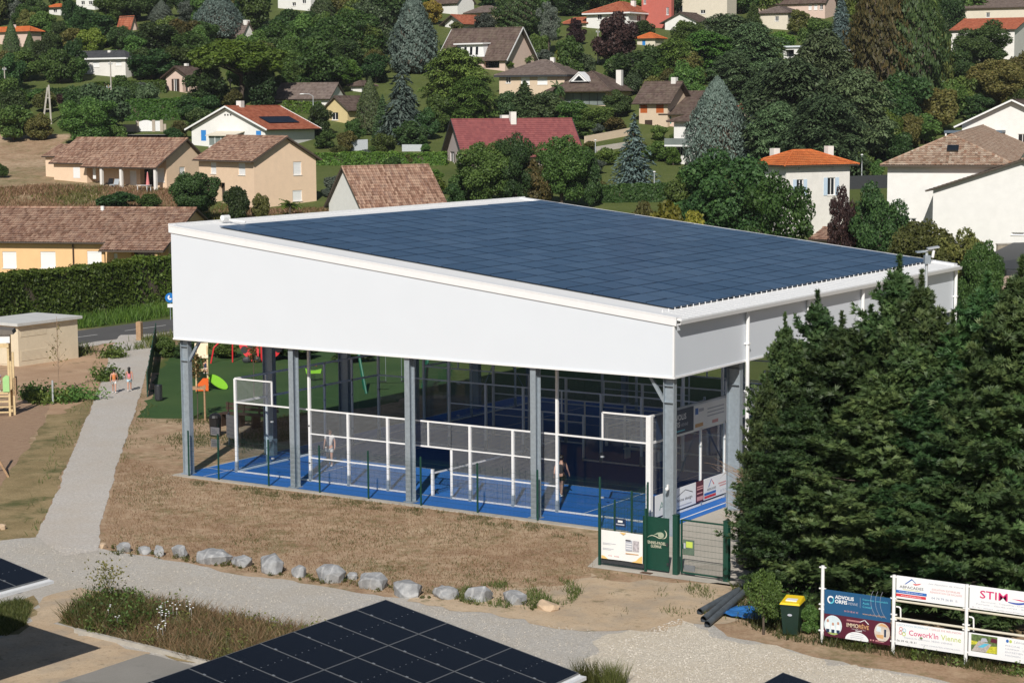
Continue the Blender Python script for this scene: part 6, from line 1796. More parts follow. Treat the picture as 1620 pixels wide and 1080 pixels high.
t, P, L, W, H, pt, rf = house('village_house', 'white gabled house with blue shutters and solar panels on its red roof', (420, 241), 4, 304, 498, 203, 'gy', 'white', 'tile_red', vr=170, ov=0.7, og=0.6, trim='white',
    op=[('F', 318, 206, 326, 223, 'closed:blue'), ('F', 405, 207, 413, 218, 'closed:blue'), ('F', 322, 232, 334, 241, 'win')], chim=[(0.5, 0.25, 0.7, 0.75)])
xr = -L / 2
cn = math.sqrt(1 + pt * pt)
for j in range(6):
    y = 2.2 + j * 1.12
    if y + 1.1 > W: break
    pv = MB()
    za = lambda x: H + 0.24 + pt * (0 - x)
    pv.hexa([(-2.6, y, za(-2.6)), (-0.9, y, za(-0.9)), (-0.9, y + 1.09, za(-0.9)), (-2.6, y + 1.09, za(-2.6)), (-2.6, y, za(-2.6) + .04), (-0.9, y, za(-0.9) + .04), (-0.9, y + 1.09, za(-0.9) + .04), (-2.6, y + 1.09, za(-2.6) + .04)])
    pv.build('solar_panel', M['carpv'], t)
a, b = solve_len(P + Vector((0, -2.2, 0)), Vector((-1, 0, 0)), 333), solve_len(P + Vector((0, -2.2, 0)), Vector((-1, 0, 0)), 370)
cv = MB().box(-a, -b, -2.2, -0.002, -1.5, 0.9).build('conservatory_wall', W_['white'], t)
MB().box(-a, -b, -2.15, -0.002, 0.902, 2.2).build('conservatory_glass', bpy.data.materials.get('pale_glass') or mat('pale_glass', (0.20, 0.23, 0.22), 0.1, 0.2, 0.5), t)
for k in range(5):
    x = -a + (a - b - 0.08) * k / 4
    MB().box(x, x + 0.08, -2.2, -2.155, 0.902, 2.2).build('conservatory_frame', M['white'], t)
MB().hexa([(-a - 0.3, -2.5, 2.1), (-b + 0.2, -2.5, 2.1), (-b + 0.2, -0.01, 2.6), (-a - 0.3, -0.01, 2.6), (-a - 0.3, -2.5, 2.18), (-b + 0.2, -2.5, 2.18), (-b + 0.2, -0.01, 2.68), (-a - 0.3, -0.01, 2.68)]).build('conservatory_roof', W_['cream'], t)
for k in range(3):
    MB().box(-L * 0.5 - 0.5 + k * 0.45, -L * 0.5 - 0.3 + k * 0.45, -0.03, -0.002, H + 1.6, H + 1.8).build('vent_hole', M['black'], t)

house('barn', 'white walled barn with mottled brown tiled roof just behind the hall', (573, 366), -25, 521, 702, 326, 'gy', 'white', 'tile_brown_t', vr=266, ov=0.5, og=0.35, mode='canal', op=[('R', 600, 332, 612, 345, 'win')])
house('village_house', 'house with big dusty red painted roof and two chimneys in the middle', (737, 268), -40, 708, 914, 241, 'gy', 'mauve', 'tile_rose', vr=191, ov=0.9, og=0.7, trim='charcoal',
      op=[('F', 712, 240, 719, 258, 'win'), ('F', 722, 240, 729, 258, 'win'), ('R', 760, 246, 772, 262, 'win')], chim=[(0.45, 0.5, 0.9, 0.7), (0.6, 0.45, 0.5, 0.9)])
t, P, L, W, H, pt, rf = house('village_house', 'cream gabled house with steep dark brown roof and white dormer', (799, 113), 0, 697, 845, 92, 'gx', 'pinkw', 'tile_dark', vr=45, ov=0.5, og=0.7, trim='white', op=[('R', 817, 70, 823, 80, 'win'), ('F', 765, 97, 790, 108, 'deep')])
a, b = solve_len(P, Vector((-1, 0, 0)), 718), solve_len(P, Vector((-1, 0, 0)), 766)
MB().hexa([(-a, 0.1, H + 0.2), (-b, 0.1, H + 0.2), (-b - 0.3, 2.6, H + 2.2), (-a + 0.3, 2.6, H + 2.2), (-a + 0.4, 0.3, H + 2.2), (-b - 0.4, 0.3, H + 2.2), (-b - 0.4, 2.6, H + 2.3), (-a + 0.4, 2.6, H + 2.3)]).build('dormer', M['white'], t)
for k in range(4):
    x = -a + 0.8 + k * (a - b - 1.4) / 4
    MB().hexa([(x, 0.1, H + 0.6), (x + 0.45, 0.1, H + 0.6), (x + 0.45, 0.2, H + 0.6), (x, 0.2, H + 0.6), (x, 0.22, H + 1.8), (x + 0.45, 0.22, H + 1.8), (x + 0.45, 0.3, H + 1.8), (x, 0.3, H + 1.8)]).build('dormer_window', M['glass_dark'], t)
MB().hexa([(-a + 0.1, -0.2, H + 2.2), (-b - 0.1, -0.2, H + 2.2), (-b - 0.1, 3.0, H + 2.35), (-a + 0.1, 3.0, H + 2.35), (-a + 0.1, -0.2, H + 2.4), (-b - 0.1, -0.2, H + 2.4), (-b - 0.1, 3.0, H + 2.55), (-a + 0.1, 3.0, H + 2.55)]).build('dormer_roof', M['white'], t)
house('village_house', 'cream hipped roof house with white roller shutters above the dark pines', (893, 158), 10, 790, 930, 117, 'hip', 'tan', 'tile_taupe', 0.42, ov=0.6, fascia='charcoal', op=[('F', 800, 121, 808, 132, 'win'), ('F', 824, 120, 838, 134, 'roller'), ('F', 850, 121, 866, 134, 'roller')], chim=[(0.4, 0.6, 0.4, 0.6)])
t, P, L, W, H, pt, rf = house('village_house', 'brown roofed house with glazed verandah and small white triangular dormer', (962, 169), 8, 872, 1003, 141, 'hip', 'tan', 'tile_dark', 0.55, ov=0.7, op=[('F', 893, 147, 958, 167, 'verandah')], chim=[(0.12, 0.7, 0.2, 0.8)])
x = -solve_len(P, Vector((-1, 0, 0)), 915)
d_ = MB()
d_.slab_xz([(x - 1.3, H + 1.1), (x + 1.3, H + 1.1), (x, H + 2.3)], 1.0, 1.15); d_.build('dormer', M['white'], t)
d_ = MB().slab_xz([(x - 0.8, H + 1.2), (x + 0.8, H + 1.2), (x, H + 1.95)], 0.97, 0.995).build('dormer_window', M['glass_dark'], t)
MB().hexa([(x - 1.5, 0.9, H + 1.05), (x, 0.9, H + 2.35), (x, 3.2, H + 2.35), (x - 1.5, 3.2, H + 1.05), (x - 1.5, 0.9, H + 1.17), (x, 0.9, H + 2.5), (x, 3.2, H + 2.5), (x - 1.5, 3.2, H + 1.17)]).build('dormer_roof', M['white'], t)
MB().hexa([(x, 0.9, H + 2.35), (x + 1.5, 0.9, H + 1.05), (x + 1.5, 3.2, H + 1.05), (x, 3.2, H + 2.35), (x, 0.9, H + 2.5), (x + 1.5, 0.9, H + 1.17), (x + 1.5, 3.2, H + 1.17), (x, 3.2, H + 2.5)]).build('dormer_roof', M['white'], t)
MB().slab_xz([(-0.1, 0)] * 0 or [(-L * 0.98, H - 0.35), (0.3, H - 0.35), (0.3, H - 0.3), (-L * 0.98, H - 0.3)], -1.5, 0).build('verandah_roof', M['tile_dark'], t)
house('village_house', 'tan house with closed orange shutters right of the blue spruce', (1056, 202), 0, 1011, 1088, 159, 'gx', 'tan', 'tile_dark', vr=131, ov=0.7, og=0.8, op=[('F', 1013, 164, 1024, 179, 'closed:orange'), ('F', 1038, 164, 1050, 179, 'closed:orange'), ('F', 1020, 190, 1032, 200, 'closed:brown')], chim=[(0.12, 0.5, 0.6, 0.7)])
house('village_house', 'low house with brown roof between the tan house and blue cypress', (1100, 205), 0, 1052, 1165, 178, 'gx', 'pinkw', 'tile_dark', vr=146, ov=0.8, og=0.6, op=[('F', 1056, 184, 1062, 196, 'closed:teal')])
t, P, L, W, H, pt, rf = house('village_house', 'white two storey house with balcony half hidden by the blue cypress', (1104, 262), 0, 1066, 1175, 190, 'hip', 'white', 'tile_dark', 0.4, ov=0.7, op=[('F', 1084, 194, 1094, 208, 'win'), ('F', 1071, 232, 1080, 246, 'win')])
MB().box(-L - 0.6, -0.5, -1.3, 0, H * 0.42, H * 0.46).build('balcony_slab', M['white'], t); MB().box(-L - 0.6, -0.5, -1.32, -1.26, H * 0.46, H * 0.60).build('balcony_rail', bpy.data.materials['pale_glass'], t)
house('village_house', 'small house with rust red roof peeping right of the blue cypress', (1192, 188), -20, 1150, 1215, 172, 'hip', 'cream', 'tile_red', 0.4)
t, P, L, W, H, pt, rf = house('village_house', 'pale square house with bright orange hipped roof and pale blue shutters', (1243, 374), -29, 1192, 1343, 260, 'hip', 'offw', 'tile_orange', 0.40, ov=0.65, mode='canal',
    op=[('R', 1309, 281, 1321, 309, 'shut:pale'), ('R', 1260, 284, 1271, 310, 'shut:pale'), ('R', 1261, 258, 1264, 269, 'win'), ('R', 1315, 258, 1318, 268, 'win')], chim=[(0.85, 0.25, 0.2, 0.7), (0.35, 0.85, 0.4, 0.65)])
t, P, L, W, H, pt, rf = house('barn', 'large white rendered barn with mottled hipped tile roof and skylight', (1592, 408), 18, 1402, 1668, 259, 'hip', 'white', 'tile_mix', 0.44, ov=0.6, mode='canal', op=[('F', 1432, 345, 1450, 350, 'win')])
MB().bar((-L - 0.6, -0.66, H - 0.2), (0.6, -0.66, H - 0.2), 0.12, 0.12).build('gutter', M['under'], t)
for xx, yy in ((-L * 0.47, 2.2),):
    zz = H + 0.27 + pt * yy
    MB().hexa([(xx - 0.5, yy - 0.5, zz - pt * .5), (xx + 0.5, yy - 0.5, zz - pt * .5), (xx + 0.5, yy + 0.5, zz + pt * .5), (xx - 0.5, yy + 0.5, zz + pt * .5), (xx - 0.5, yy - 0.5, zz - pt * .5 + .1), (xx + 0.5, yy - 0.5, zz - pt * .5 + .1), (xx + 0.5, yy + 0.5, zz + pt * .5 + .1), (xx - 0.5, yy + 0.5, zz + pt * .5 + .1)]).build('skylight', M['glass_dark'], t)
for xx in (-L + W / 2, -W / 2):
    if L > W: MB().tube((xx, W / 2, H + pt * W / 2), (xx, W / 2, H + pt * W / 2 + 0.9), 0.14, 0.03, 8).build('finial', M['tile_orange'], t)
house('shed', 'long white gabled shed with thin tiled roof at the right edge', (1760, 432), 10, 1474, 1850, 303, 'gy', 'white', 'tile_mix', vr=254, ov=0.6, og=0.5, d=None, W=10, op=[('F', 1600, 368, 1640, 372, 'win')])
house('shed', 'low stone shed with narrow tiled roof behind the hall roof corner', (1362, 418), -10, 1286, 1402, 382, 'gx', 'stone', 'tile_brown', vr=366, ov=0.35, og=0.35, mode='canal', op=[('R', 1376, 388, 1390, 394, 'win')])
t, P, L, W, H, pt, rf = house('village_house', 'bright white gabled house with grey pergola above the barn', (1680, 246), 12, 1521, 1760, 197, 'gy', 'white', 'tile_dark', vr=160, ry=0.5, ov=0.9, og=0.8, trim='white', op=[('F', 1610, 212, 1625, 240, 'win'), ('F', 1584, 181, 1596, 186, 'win')])
a, b = solve_len(P, Vector((-math.cos(R(12)), -math.sin(R(12)), 0)), 1500), solve_len(P, Vector((-math.cos(R(12)), -math.sin(R(12)), 0)), 1590)
MB().box(-a, -b, -3.5, -0.01, H - 1.0, H - 0.7).build('pergola_roof', mat('blue_grey_metal', (0.10, 0.14, 0.18), 0.5, 0.05, 4), t)
for x in (-a + 0.2, -b - 0.2): MB().box(x - 0.1, x + 0.1, -3.4, -3.2, -1, H - 1.0).build('pergola_post', M['white'], t)
MB().box(-b - 3.2, -b - 2.2, -0.05, -0.005, 0.3, 2.2).build('door', M['glass_dark'], t)
house('village_house', 'white house with grey slate coloured roof left of the small pink house', (199, 124), 6, 112, 214, 89, 'hip', 'offw', 'tile_grey', 0.62, ov=0.5, fascia='white', op=[('F', 147, 95, 157, 106, 'roller'), ('F', 183, 93, 192, 104, 'roller'), ('F', 134, 117, 150, 123, 'win')], chim=[(0.35, 0.45, 0.1, 0.5)])
house('village_house', 'small pink gabled house with brown shutters beside the umbrella pine', (299, 148), 0, 263, 330, 121, 'gy', 'pinkw', 'tile_dark', vr=107, ov=0.6, og=0.6, trim='wood_dark', op=[('F', 275, 125, 281, 146, 'shut:brown'), ('F', 289, 126, 297, 146, 'deep')], chim=[(0.6, 0.6, 0.5, 0.5)])
t, P, L, W, H, pt, rf = house('village_house', 'long low house with taupe roof beyond the blue shuttered house', (522, 168), 12, 436, 545, 153, 'gx', 'offw', 'tile_taupe', vr=133, ov=0.6, op=[('F', 455, 156, 470, 163, 'win')])
house('village_house', 'little yellow gabled house with brown roof in the hollow', (550, 196), -5, 514, 585, 172, 'gy', 'yellow', 'tile_dark', vr=154, ov=0.6, og=0.4, op=[('F', 525, 178, 535, 190, 'win')])
house('village_house', 'tiny house with brown pyramid roof left of the weeping blue cedar', (572, 146), 0, 555, 592, 135, 'hip', 'white', 'tile_dark', 0.5)
# --- the hill crest
house('village_house', 'orange roofed villa with pale chimney at the upper left edge', (48, 76), 0, -30, 66, 49, 'hip', 'pinkw', 'tile_orange', 0.5, op=[('F', 8, 56, 16, 68, 'win')], chim=[(0.4, 0.3, 0.4, 0.7)])
house('village_house', 'small white villa with orange roof on the upper left slope', (96, 25), 0, 78, 108, 11, 'hip', 'white', 'tile_orange', 0.45, op=[('F', 84, 14, 90, 20, 'win')])
house('village_house', 'white flat roofed block at the top left of the hill', (150, 16), 0, 121, 168, -14, 'flat', 'white', 'clad', op=[('F', 128, 2, 134, 8, 'win'), ('F', 140, 2, 146, 8, 'win')])
house('village_house', 'brick red roofed cottage buried in trees on the left slope', (207, 49), -10, 187, 216, 42, 'gx', 'pinkw', 'tile_red', vr=27)
house('village_house', 'brown roofed cottage with chimney below the round blue cedar', (384, 64), -5, 338, 402, 54, 'gx', 'offw', 'tile_taupe', vr=36, ry=0.5, chim=[(0.05, 0.5, 0.3, 0.8)])
house('village_house', 'white villa between dark trees at the top, left of centre', (492, 18), 0, 440, 515, -12, 'gx', 'white', 'tile_dark', vr=-30, op=[('F', 462, 4, 468, 10, 'win'), ('F', 478, 0, 484, 6, 'win')])
house('village_house', 'white villa with dark brown roof right of the tall blue conifer', (724, 24), -8, 686, 750, 3, 'gx', 'white', 'tile_dark', vr=-16, op=[('F', 692, 8, 698, 14, 'win')])
house('village_house', 'grey brown roofed house beside the dense dark tree at the top', (776, 32), -12, 738, 802, 19, 'hip', 'tan', 'tile_taupe', 0.5)
house('village_house', 'small white gabled house with rusty roof above the steep brown roof', (733, 47), -10, 704, 770, 36, 'gy', 'white', 'tile_red', vr=25, ov=0.8, og=0.8, op=[('F', 714, 37, 720, 43, 'win')])
house('village_house', 'white villa with wide red hipped roof near the top centre', (994, 50), 0, 928, 1040, 18, 'hip', 'white', 'tile_red', 0.42, ov=0.6, fascia='white', op=[('F', 945, 22, 952, 32, 'win'), ('F', 968, 22, 975, 32, 'win'), ('R', 1008, 24, 1014, 34, 'win')], chim=[(0.3, 0.6, 0.2, 0.7)])
house('village_house', 'low red roofed outbuilding left of the white villa at the top', (929, 44), -5, 890, 945, 36, 'hip', 'cream', 'tile_red', 0.55)
house('village_house', 'tall brick red walled building at the top right of centre', (1062, 46), 4, 1015, 1066, -40, 'flat', 'brick', 'tile_dark', op=[('F', 1054, 12, 1058, 24, 'win'), ('F', 1018, -4, 1022, 7, 'win')], d=None)
house('village_house', 'tall cream walled building beside the brick red one at the top', (1150, 34), 4, 1067, 1165, -35, 'flat', 'cream', 'tile_dark', op=[('F', 1069, 9, 1080, 24, 'win'), ('F', 1108, 16, 1116, 22, 'win')])
house('village_house', 'small white gabled house in front of the tall red and cream buildings', (1101, 52), 0, 1052, 1125, 33, 'gy', 'white', 'tile_dark', vr=21, ov=0.9, og=0.4)
house('village_house', 'little house with bright orange roof and blue door below the white villa', (1036, 74), 0, 1008, 1050, 60, 'hip', 'cream', 'tile_orange', 0.5, op=[('F', 1016, 64, 1021, 73, 'closed:blue')])
house('village_house', 'cream house with brown roof at the top, left of the cedar crowns', (1246, 48), 5, 1200, 1275, 20, 'hip', 'cream', 'tile_taupe', 0.4, op=[('F', 1226, 26, 1232, 34, 'win')])
house('village_house', 'pink house with three small windows at the top right', (1305, 30), 0, 1200, 1322, 3, 'gx', 'pinkw', 'tile_dark', vr=-14, op=[('F', 1279, 7, 1284, 16, 'roller'), ('F', 1288, 7, 1293, 16, 'roller'), ('F', 1297, 7, 1302, 16, 'win')])
house('village_house', 'long cream house with brown roof at the upper right corner', (1650, 52), 10, 1514, 1690, 11, 'gx', 'cream', 'tile_taupe', vr=-12, op=[('F', 1560, 20, 1566, 28, 'win')])
house('village_house', 'tall cream house with red roof behind the dark tree at the right edge', (1604, 100), 10, 1504, 1640, 47, 'gx', 'offw', 'tile_red', vr=30, op=[('F', 1512, 60, 1518, 72, 'win')])
house('village_house', 'white flat roofed modern house among the cedars', (1264, 96), 0, 1234, 1290, 75, 'flat', 'white', 'clad', op=[('F', 1242, 79, 1256, 90, 'deep')])
house('village_house', 'flat white modern house peeping right of the big cedar', (1368, 100), 0, 1338, 1385, 81, 'flat', 'pinkw', 'clad', op=[('F', 1344, 84, 1354, 94, 'deep')])
# --- buildings right behind the hall
def flat_block():
    P = at(1500, 505)
    t = thing('flat_roof_building', 'low beige flat roofed building with dark parapet behind the hall', 'building', (P.x + 1, P.y + 1, float(hz(P.x, P.y))))
    a = W_['stone']
    MB().box(0, 11, 0, 9, -1, 2.2).build('wall', rend('beige_block_render', (0.46, 0.39, 0.31), 0.4), t)
    MB().box(-0.2, 11.2, -0.2, 9.2, 2.202, 2.4).build('roof', rend('pinkish_roof_screed', (0.50, 0.36, 0.28), 0.3), t)
    MB().box(-0.25, 11.25, 8.9, 9.2, 2.402, 2.8).build('parapet', M['charcoal'], t)
    MB().box(6.5, 6.8, 2.0, 8.88, 2.402, 2.8).build('parapet', M['charcoal'], t)
    MB().box(6.82, 11.2, 2.0, 2.3, 2.402, 2.8).build('parapet', M['charcoal'], t)
    MB().box(1.0, 3.2, -0.04, -0.002, 0.2, 1.9).build('door', M['glass_dark'], t)
    P2 = at(1590, 470)
    t = thing('dark_canopy', 'dark sloping canopy roof behind the conifers at the right edge', 'canopy', (P2.x, P2.y, 0), R(-8))
    MB().hexa([(-3.5, 0, 2.6), (8, 0, 2.6), (8, 8, 4.6), (-3.5, 8, 4.0), (-3.5, 0, 2.75), (8, 0, 2.75), (8, 8, 4.75), (-3.5, 8, 4.15)]).build('roof', M['charcoal'], t)
    for x in (-3.2, 7.6):
        for y in (0.3, 7.6): MB().box(x - 0.1, x + 0.1, y - 0.1, y + 0.1, -0.5, 2.6 + y * 0.18).build('leg', M['steel_dark'], t)
    P3, P4 = at(1578, 438), at(1690, 428)
    d = (P4 - P3); L = d.length
    t = thing('garden_wall', 'tall stained concrete wall behind the conifers at the right', 'wall', P3, math.atan2(d.y, d.x))
    MB().box(0, L, 0, 0.25, -2, 2.6).build('wall_body', M['concrete_old'], t)
    MB().box(-0.04, L, -0.04, 0.29, 2.602, 2.7).build('coping', M['concrete'], t)
flat_block()
def lowwall(name, label, a, b, h, m, cat='wall', th=0.2):
    A, B = at(*a), at(*b)
    d = B - A; d.z = 0
    t = thing(name, label, cat, A, math.atan2(d.y, d.x))
    dz = B.z - A.z
    MB().hexa([(0, 0, -1), (d.length, 0, dz - 1), (d.length, th, dz - 1), (0, th, -1), (0, 0, h), (d.length, 0, dz + h), (d.length, th, dz + h), (0, th, h)]).build('wall_body', m, t)
    return t, d.length, dz
A, B = at(195, 209), at(263, 208)
t, L_, dz = lowwall('garden_wall', 'low stone wall with white gate below the tall green hedge', (195, 209), (263, 208), 1.0, W_['stone'])
s = L_ / 68
for u0, u1 in ((220.5, 242.5), (245.5, 254.5)):
    g_ = MB()
    n_ = 10
    for k in range(n_):
        xa, xb = (u0 - 195 + (u1 - u0) * k / n_) * s, (u0 - 195 + (u1 - u0) * (k + 1) / n_) * s
        zc = 1.35 + (0.22 * math.sin(math.pi * (k + 0.5) / n_) if u1 - u0 > 12 else 0.12)
        g_.box(xa, xb - 0.01, -0.1, -0.04, 0.08, zc)
    g_.build('gate_leaf', M['white'], t)
for u0 in (218, 243.5, 256): MB().box((u0 - 195) * s - 0.2, (u0 - 195) * s + 0.2, -0.2, 0.2 + 0.05, -0.5, 1.6).build('pillar', W_['stone'], t)
sheet('driveway', poly_px([(192, 222), (198, 210), (264, 209), (272, 216), (262, 224)]) if False else [tuple(at(u, v).xy) for u, v in [(193, 224), (198, 211), (264, 210), (274, 216), (262, 226)]], float(at(230, 216).z) + 0.25, MG_asph_old, 0.0)
lowwall('garden_wall', 'white panel fence left of the red roofed house, on the lawn', (536, 240), (582, 238), 1.4, M['galv_pale'], 'fence', 0.06)
lowwall('garden_wall', 'pale railing fence right of the white panel fence', (636, 240), (676, 240), 0.9, M['galv_pale'], 'fence', 0.06)
lowwall('garden_wall', 'curved looking tan terrace wall right of the red roof', (926, 228), (1000, 214), 1.0, W_['tan'])
lowwall('garden_wall', 'dark mesh fence between the orange roofed house and the barn', (1342, 300), (1404, 298), 1.5, M['charcoal'], 'fence', 0.05)
lowwall('garden_wall', 'low greyish garden wall below the terrace wall', (925, 244), (1000, 232), 0.7, W_['grey'])
# --- poles
def pole(u, vb, vt, label, r=0.12, m=None, kind='utility_pole', cat='pole'):
    P = at(u, vb)
    h = solve_h(P, vt)
    t = thing(kind, label, cat, P)
    MB().tube((0, 0, -0.5), (0, 0, h), r, r * 0.65, 8).build('shaft', m or M['concrete'], t)
    MB().box(-0.35, 0.35, -0.05, 0.05, h - 0.45, h - 0.35).build('crossarm', M['galv'], t)
    for x in (-0.3, 0.3): MB().tube((x, 0, h - 0.35), (x, 0, h - 0.15), 0.05, n=6).build('insulator', M['white'], t)
    return t, P, h
p1 = pole(9, 170, 106, 'tall concrete pole at the left edge above the dry field')
p2 = pole(177, 183, 97, 'tall concrete pole before the grey roofed white house')
pole(173, 183, 134, 'thinner short pole beside the tall concrete one', 0.08, M['wood'])
P = at(76, 197); h = solve_h(P, 138)
t = thing('utility_pole', 'A shaped double concrete pole left of the big leafy bush', 'pole', P, CAMROT)
MB().bar((-0.75, 0, -0.4), (0.1, 0, h), 0.22).build('leg', M['concrete'], t); MB().bar((0.45, 0, -0.4), (0.25, 0, h + 0.3), 0.22).build('leg', M['concrete'], t)
for k in (0.4, 0.7): MB().box(-0.55 + 0.55 * k, 0.36, -0.08, 0.08, h * k, h * k + 0.12).build('rung', M['concrete'], t)
p3 = pole(365, 168, 124, 'concrete pole below the umbrella pine behind the white gable')
pole(340, 172, 151, 'small concrete pole left of the white gable chimney', 0.1)
pole(946, 100, 47, 'pale tall pole before the purple leaved tree', 0.13)
pole(67, 40, 24, 'short distant pole on the upper left slope', 0.12); pole(216, 22, 9, 'small distant pole above the red roofed cottage', 0.12); pole(233, 15, -6, 'far pole at the top near the round blue cedar', 0.12)
def lamp(u, vb, vt, label, d=-1.2):
    P = at(u, vb); h = solve_h(P, vt)
    t = thing('street_lamp', label, 'street lamp', P, CAMROT)
    MB().tube((0, 0, -0.5), (0, 0, h - 0.3), 0.08, 0.05, 8).build('pole', M['galv_pale'], t)
    MB().path([(0, 0, h - 0.3), (d * 0.4, 0, h), (d, 0, h + 0.02)], 0.04, 6).build('arm', M['galv_pale'], t)
    MB().ball((d * 1.15, 0, h), 0.35 if d else 0.16, 0.14, 0.09, 10, 5).build('lamp_head', M['white'], t)
lamp(496, 196, 149, 'curved street lamp right of the long low taupe roof', -1.3)
lamp(1035, 316, 272, 'thin street lamp before the blue spruce', 0.0)
lamp(942, 256, 222, 'thin street lamp right of the red roof', 0.0)
lamp(1363, 292, 245, 'thin lamp by the dark mesh fence', 0.0)
P = Vector((25.0, 14.2, 0.0)); h = 9.3
t = thing('floodlight_mast', 'galvanised floodlight mast with two lamps rising by the hall side', 'floodlight', P, CAMROT)
MB().tube((0, 0, 0), (0, 0, h), 0.09, 0.06, 10).build('mast', M['galv_pale'], t)
MB().bar((-0.25, 0, h + 0.05), (0.3, 0, h + 0.12), 0.06).build('crossarm', M['galv_pale'], t)
MB().hexa([(a, b, h + c) for a, b, c in [(-0.45, -0.12, 0), (-0.08, -0.12, 0.03), (-0.08, 0.12, 0.05), (-0.45, 0.12, 0.02), (-0.45, -0.12, 0.05), (-0.08, -0.12, 0.08), (-0.08, 0.12, 0.1), (-0.45, 0.12, 0.07)]]).build('lamp_head', M['galv'], t)
MB().hexa([(a, b, h + c) for a, b, c in [(0.02, -0.12, 0.13), (0.5, -0.12, 0.2), (0.5, 0.1, 0.23), (0.02, 0.1, 0.16), (0.02, -0.12, 0.18), (0.5, -0.12, 0.25), (0.5, 0.1, 0.28), (0.02, 0.1, 0.21)]]).build('lamp_head', M['galv_pale'], t)
MB().box(-0.12, 0.12, -0.15, 0.05, h - 0.45, h - 0.1).build('ballast_box', M['galv'], t)
MB().tube((0.25, 0, h - 0.2), (0.3, 0, h + 0.1), 0.06, n=8).build('sensor', M['white'], t)
# ------------------------------------------------------------------ foliage
LM = dict(
    mid=leafmat('leaf_mid_green', (0.037, 0.074, 0.018), (0.092, 0.157, 0.037), (0.157, 0.232, 0.055)),
    dark=leafmat('leaf_dark_green', (0.022, 0.049, 0.017), (0.052, 0.096, 0.028), (0.092, 0.148, 0.041)),
    bright=leafmat('leaf_bright_green', (0.058, 0.109, 0.017), (0.123, 0.196, 0.032), (0.217, 0.275, 0.058)),
    olive=leafmat('leaf_olive', (0.065, 0.078, 0.022), (0.140, 0.148, 0.041), (0.232, 0.214, 0.065)),
    yellow=leafmat('leaf_yellow_green', (0.11, 0.12, 0.015), (0.22, 0.20, 0.03), (0.32, 0.26, 0.05)),
    rust=leafmat('leaf_brown_green', (0.043, 0.049, 0.014), (0.109, 0.090, 0.029), (0.217, 0.145, 0.051)),
    blue=leafmat('needle_blue', (0.060, 0.086, 0.068), (0.100, 0.138, 0.114), (0.14, 0.185, 0.155), trans=0.12),
    bluedark=leafmat('needle_dark_blue', (0.052, 0.083, 0.074), (0.111, 0.164, 0.148), (0.205, 0.269, 0.251), trans=0.12),
    pine=leafmat('needle_pine', (0.033, 0.070, 0.015), (0.083, 0.145, 0.029), (0.148, 0.223, 0.049), trans=0.15),
    cedar=leafmat('needle_cedar', (0.041, 0.070, 0.029), (0.090, 0.133, 0.059), (0.157, 0.207, 0.096), trans=0.12),
    darkpine=leafmat('needle_dark_pine', (0.022, 0.045, 0.017), (0.052, 0.086, 0.029), (0.090, 0.131, 0.045), trans=0.12),
    purple=leafmat('leaf_purple', (0.026, 0.014, 0.014), (0.061, 0.032, 0.029), (0.109, 0.058, 0.049)),
    ley=leafmat('leyland_spray', (0.016, 0.040, 0.016), (0.050, 0.095, 0.030), (0.110, 0.168, 0.056), trans=0.2),
    hedge=leafmat('hedge_leaf', (0.032, 0.070, 0.012), (0.072, 0.138, 0.020), (0.138, 0.217, 0.038)),
    hedged=leafmat('hedge_dark_leaf', (0.026, 0.052, 0.013), (0.055, 0.094, 0.022), (0.094, 0.142, 0.035)),
    grey=leafmat('leaf_grey_green', (0.060, 0.080, 0.060), (0.115, 0.140, 0.110), (0.18, 0.205, 0.165)),
    weed=leafmat('weed_leaf', (0.055, 0.068, 0.022), (0.130, 0.125, 0.050), (0.28, 0.22, 0.11)),
    straw=leafmat('dry_stalk', (0.16, 0.11, 0.045), (0.28, 0.205, 0.10), (0.42, 0.33, 0.18)),
    grassg=leafmat('grass_blade', (0.045, 0.062, 0.014), (0.085, 0.105, 0.028), (0.17, 0.165, 0.06)),
)
def unit(a): return a / np.maximum(1e-9, np.linalg.norm(a, axis=1, keepdims=True))
def cards(c, n, s, e=1.4, t=None, r=None):
    """diamond leaf cards at c facing n; t = long direction"""
    k = len(c)
    r = r or rng
    if t is None: t = r.normal(size=(k, 3))
    b = unit(np.cross(n, t)); t = unit(np.cross(b, n))
    s = np.asarray(s).reshape(-1, 1) if np.ndim(s) else np.full((k, 1), s)
    V = np.stack([c - t * s * e / 2, c + b * s / 2 - t * s * 0.05, c + t * s * e / 2, c - b * s / 2 - t * s * 0.05], 1)
    return V.reshape(-1, 3)

def crown_lobes(lobes, n, leaf, jit=0.9, shell=(0.72, 1.05), up=0.25, e=1.4, seed=0, flat=None):
    """leaf cards over a set of ellipsoid lobes (cx,cy,cz,rx,ry,rz)"""
    r = np.random.default_rng(seed)
    A = np.array(lobes)
    area = (A[:, 3] * A[:, 4] + A[:, 3] * A[:, 5] + A[:, 4] * A[:, 5])
    pick = r.choice(len(A), n, p=area / area.sum())
    d = unit(r.normal(size=(n, 3)))
    rad = r.uniform(shell[0], shell[1], (n, 1))
    lump = 1 + 0.10 * np.sin(d[:, :1] * 9 + pick[:, None]) * np.cos(d[:, 1:2] * 8 + pick[:, None] * 2)
    c = A[pick, :3] + d * A[pick, 3:] * rad * lump
    nn = unit(d / A[pick, 3:] * A[pick, 3:].mean(1, keepdims=True) + r.normal(size=(n, 3)) * jit + np.array([[0, 0, up]]))
    s = leaf * r.uniform(0.6, 1.35, n)
    tone = np.clip(r.normal(0.25, 0.16, n) + r.uniform(-0.12, 0.12, len(A))[pick], 0, 1)
    return cards(c, nn, s, e, r=r), tone

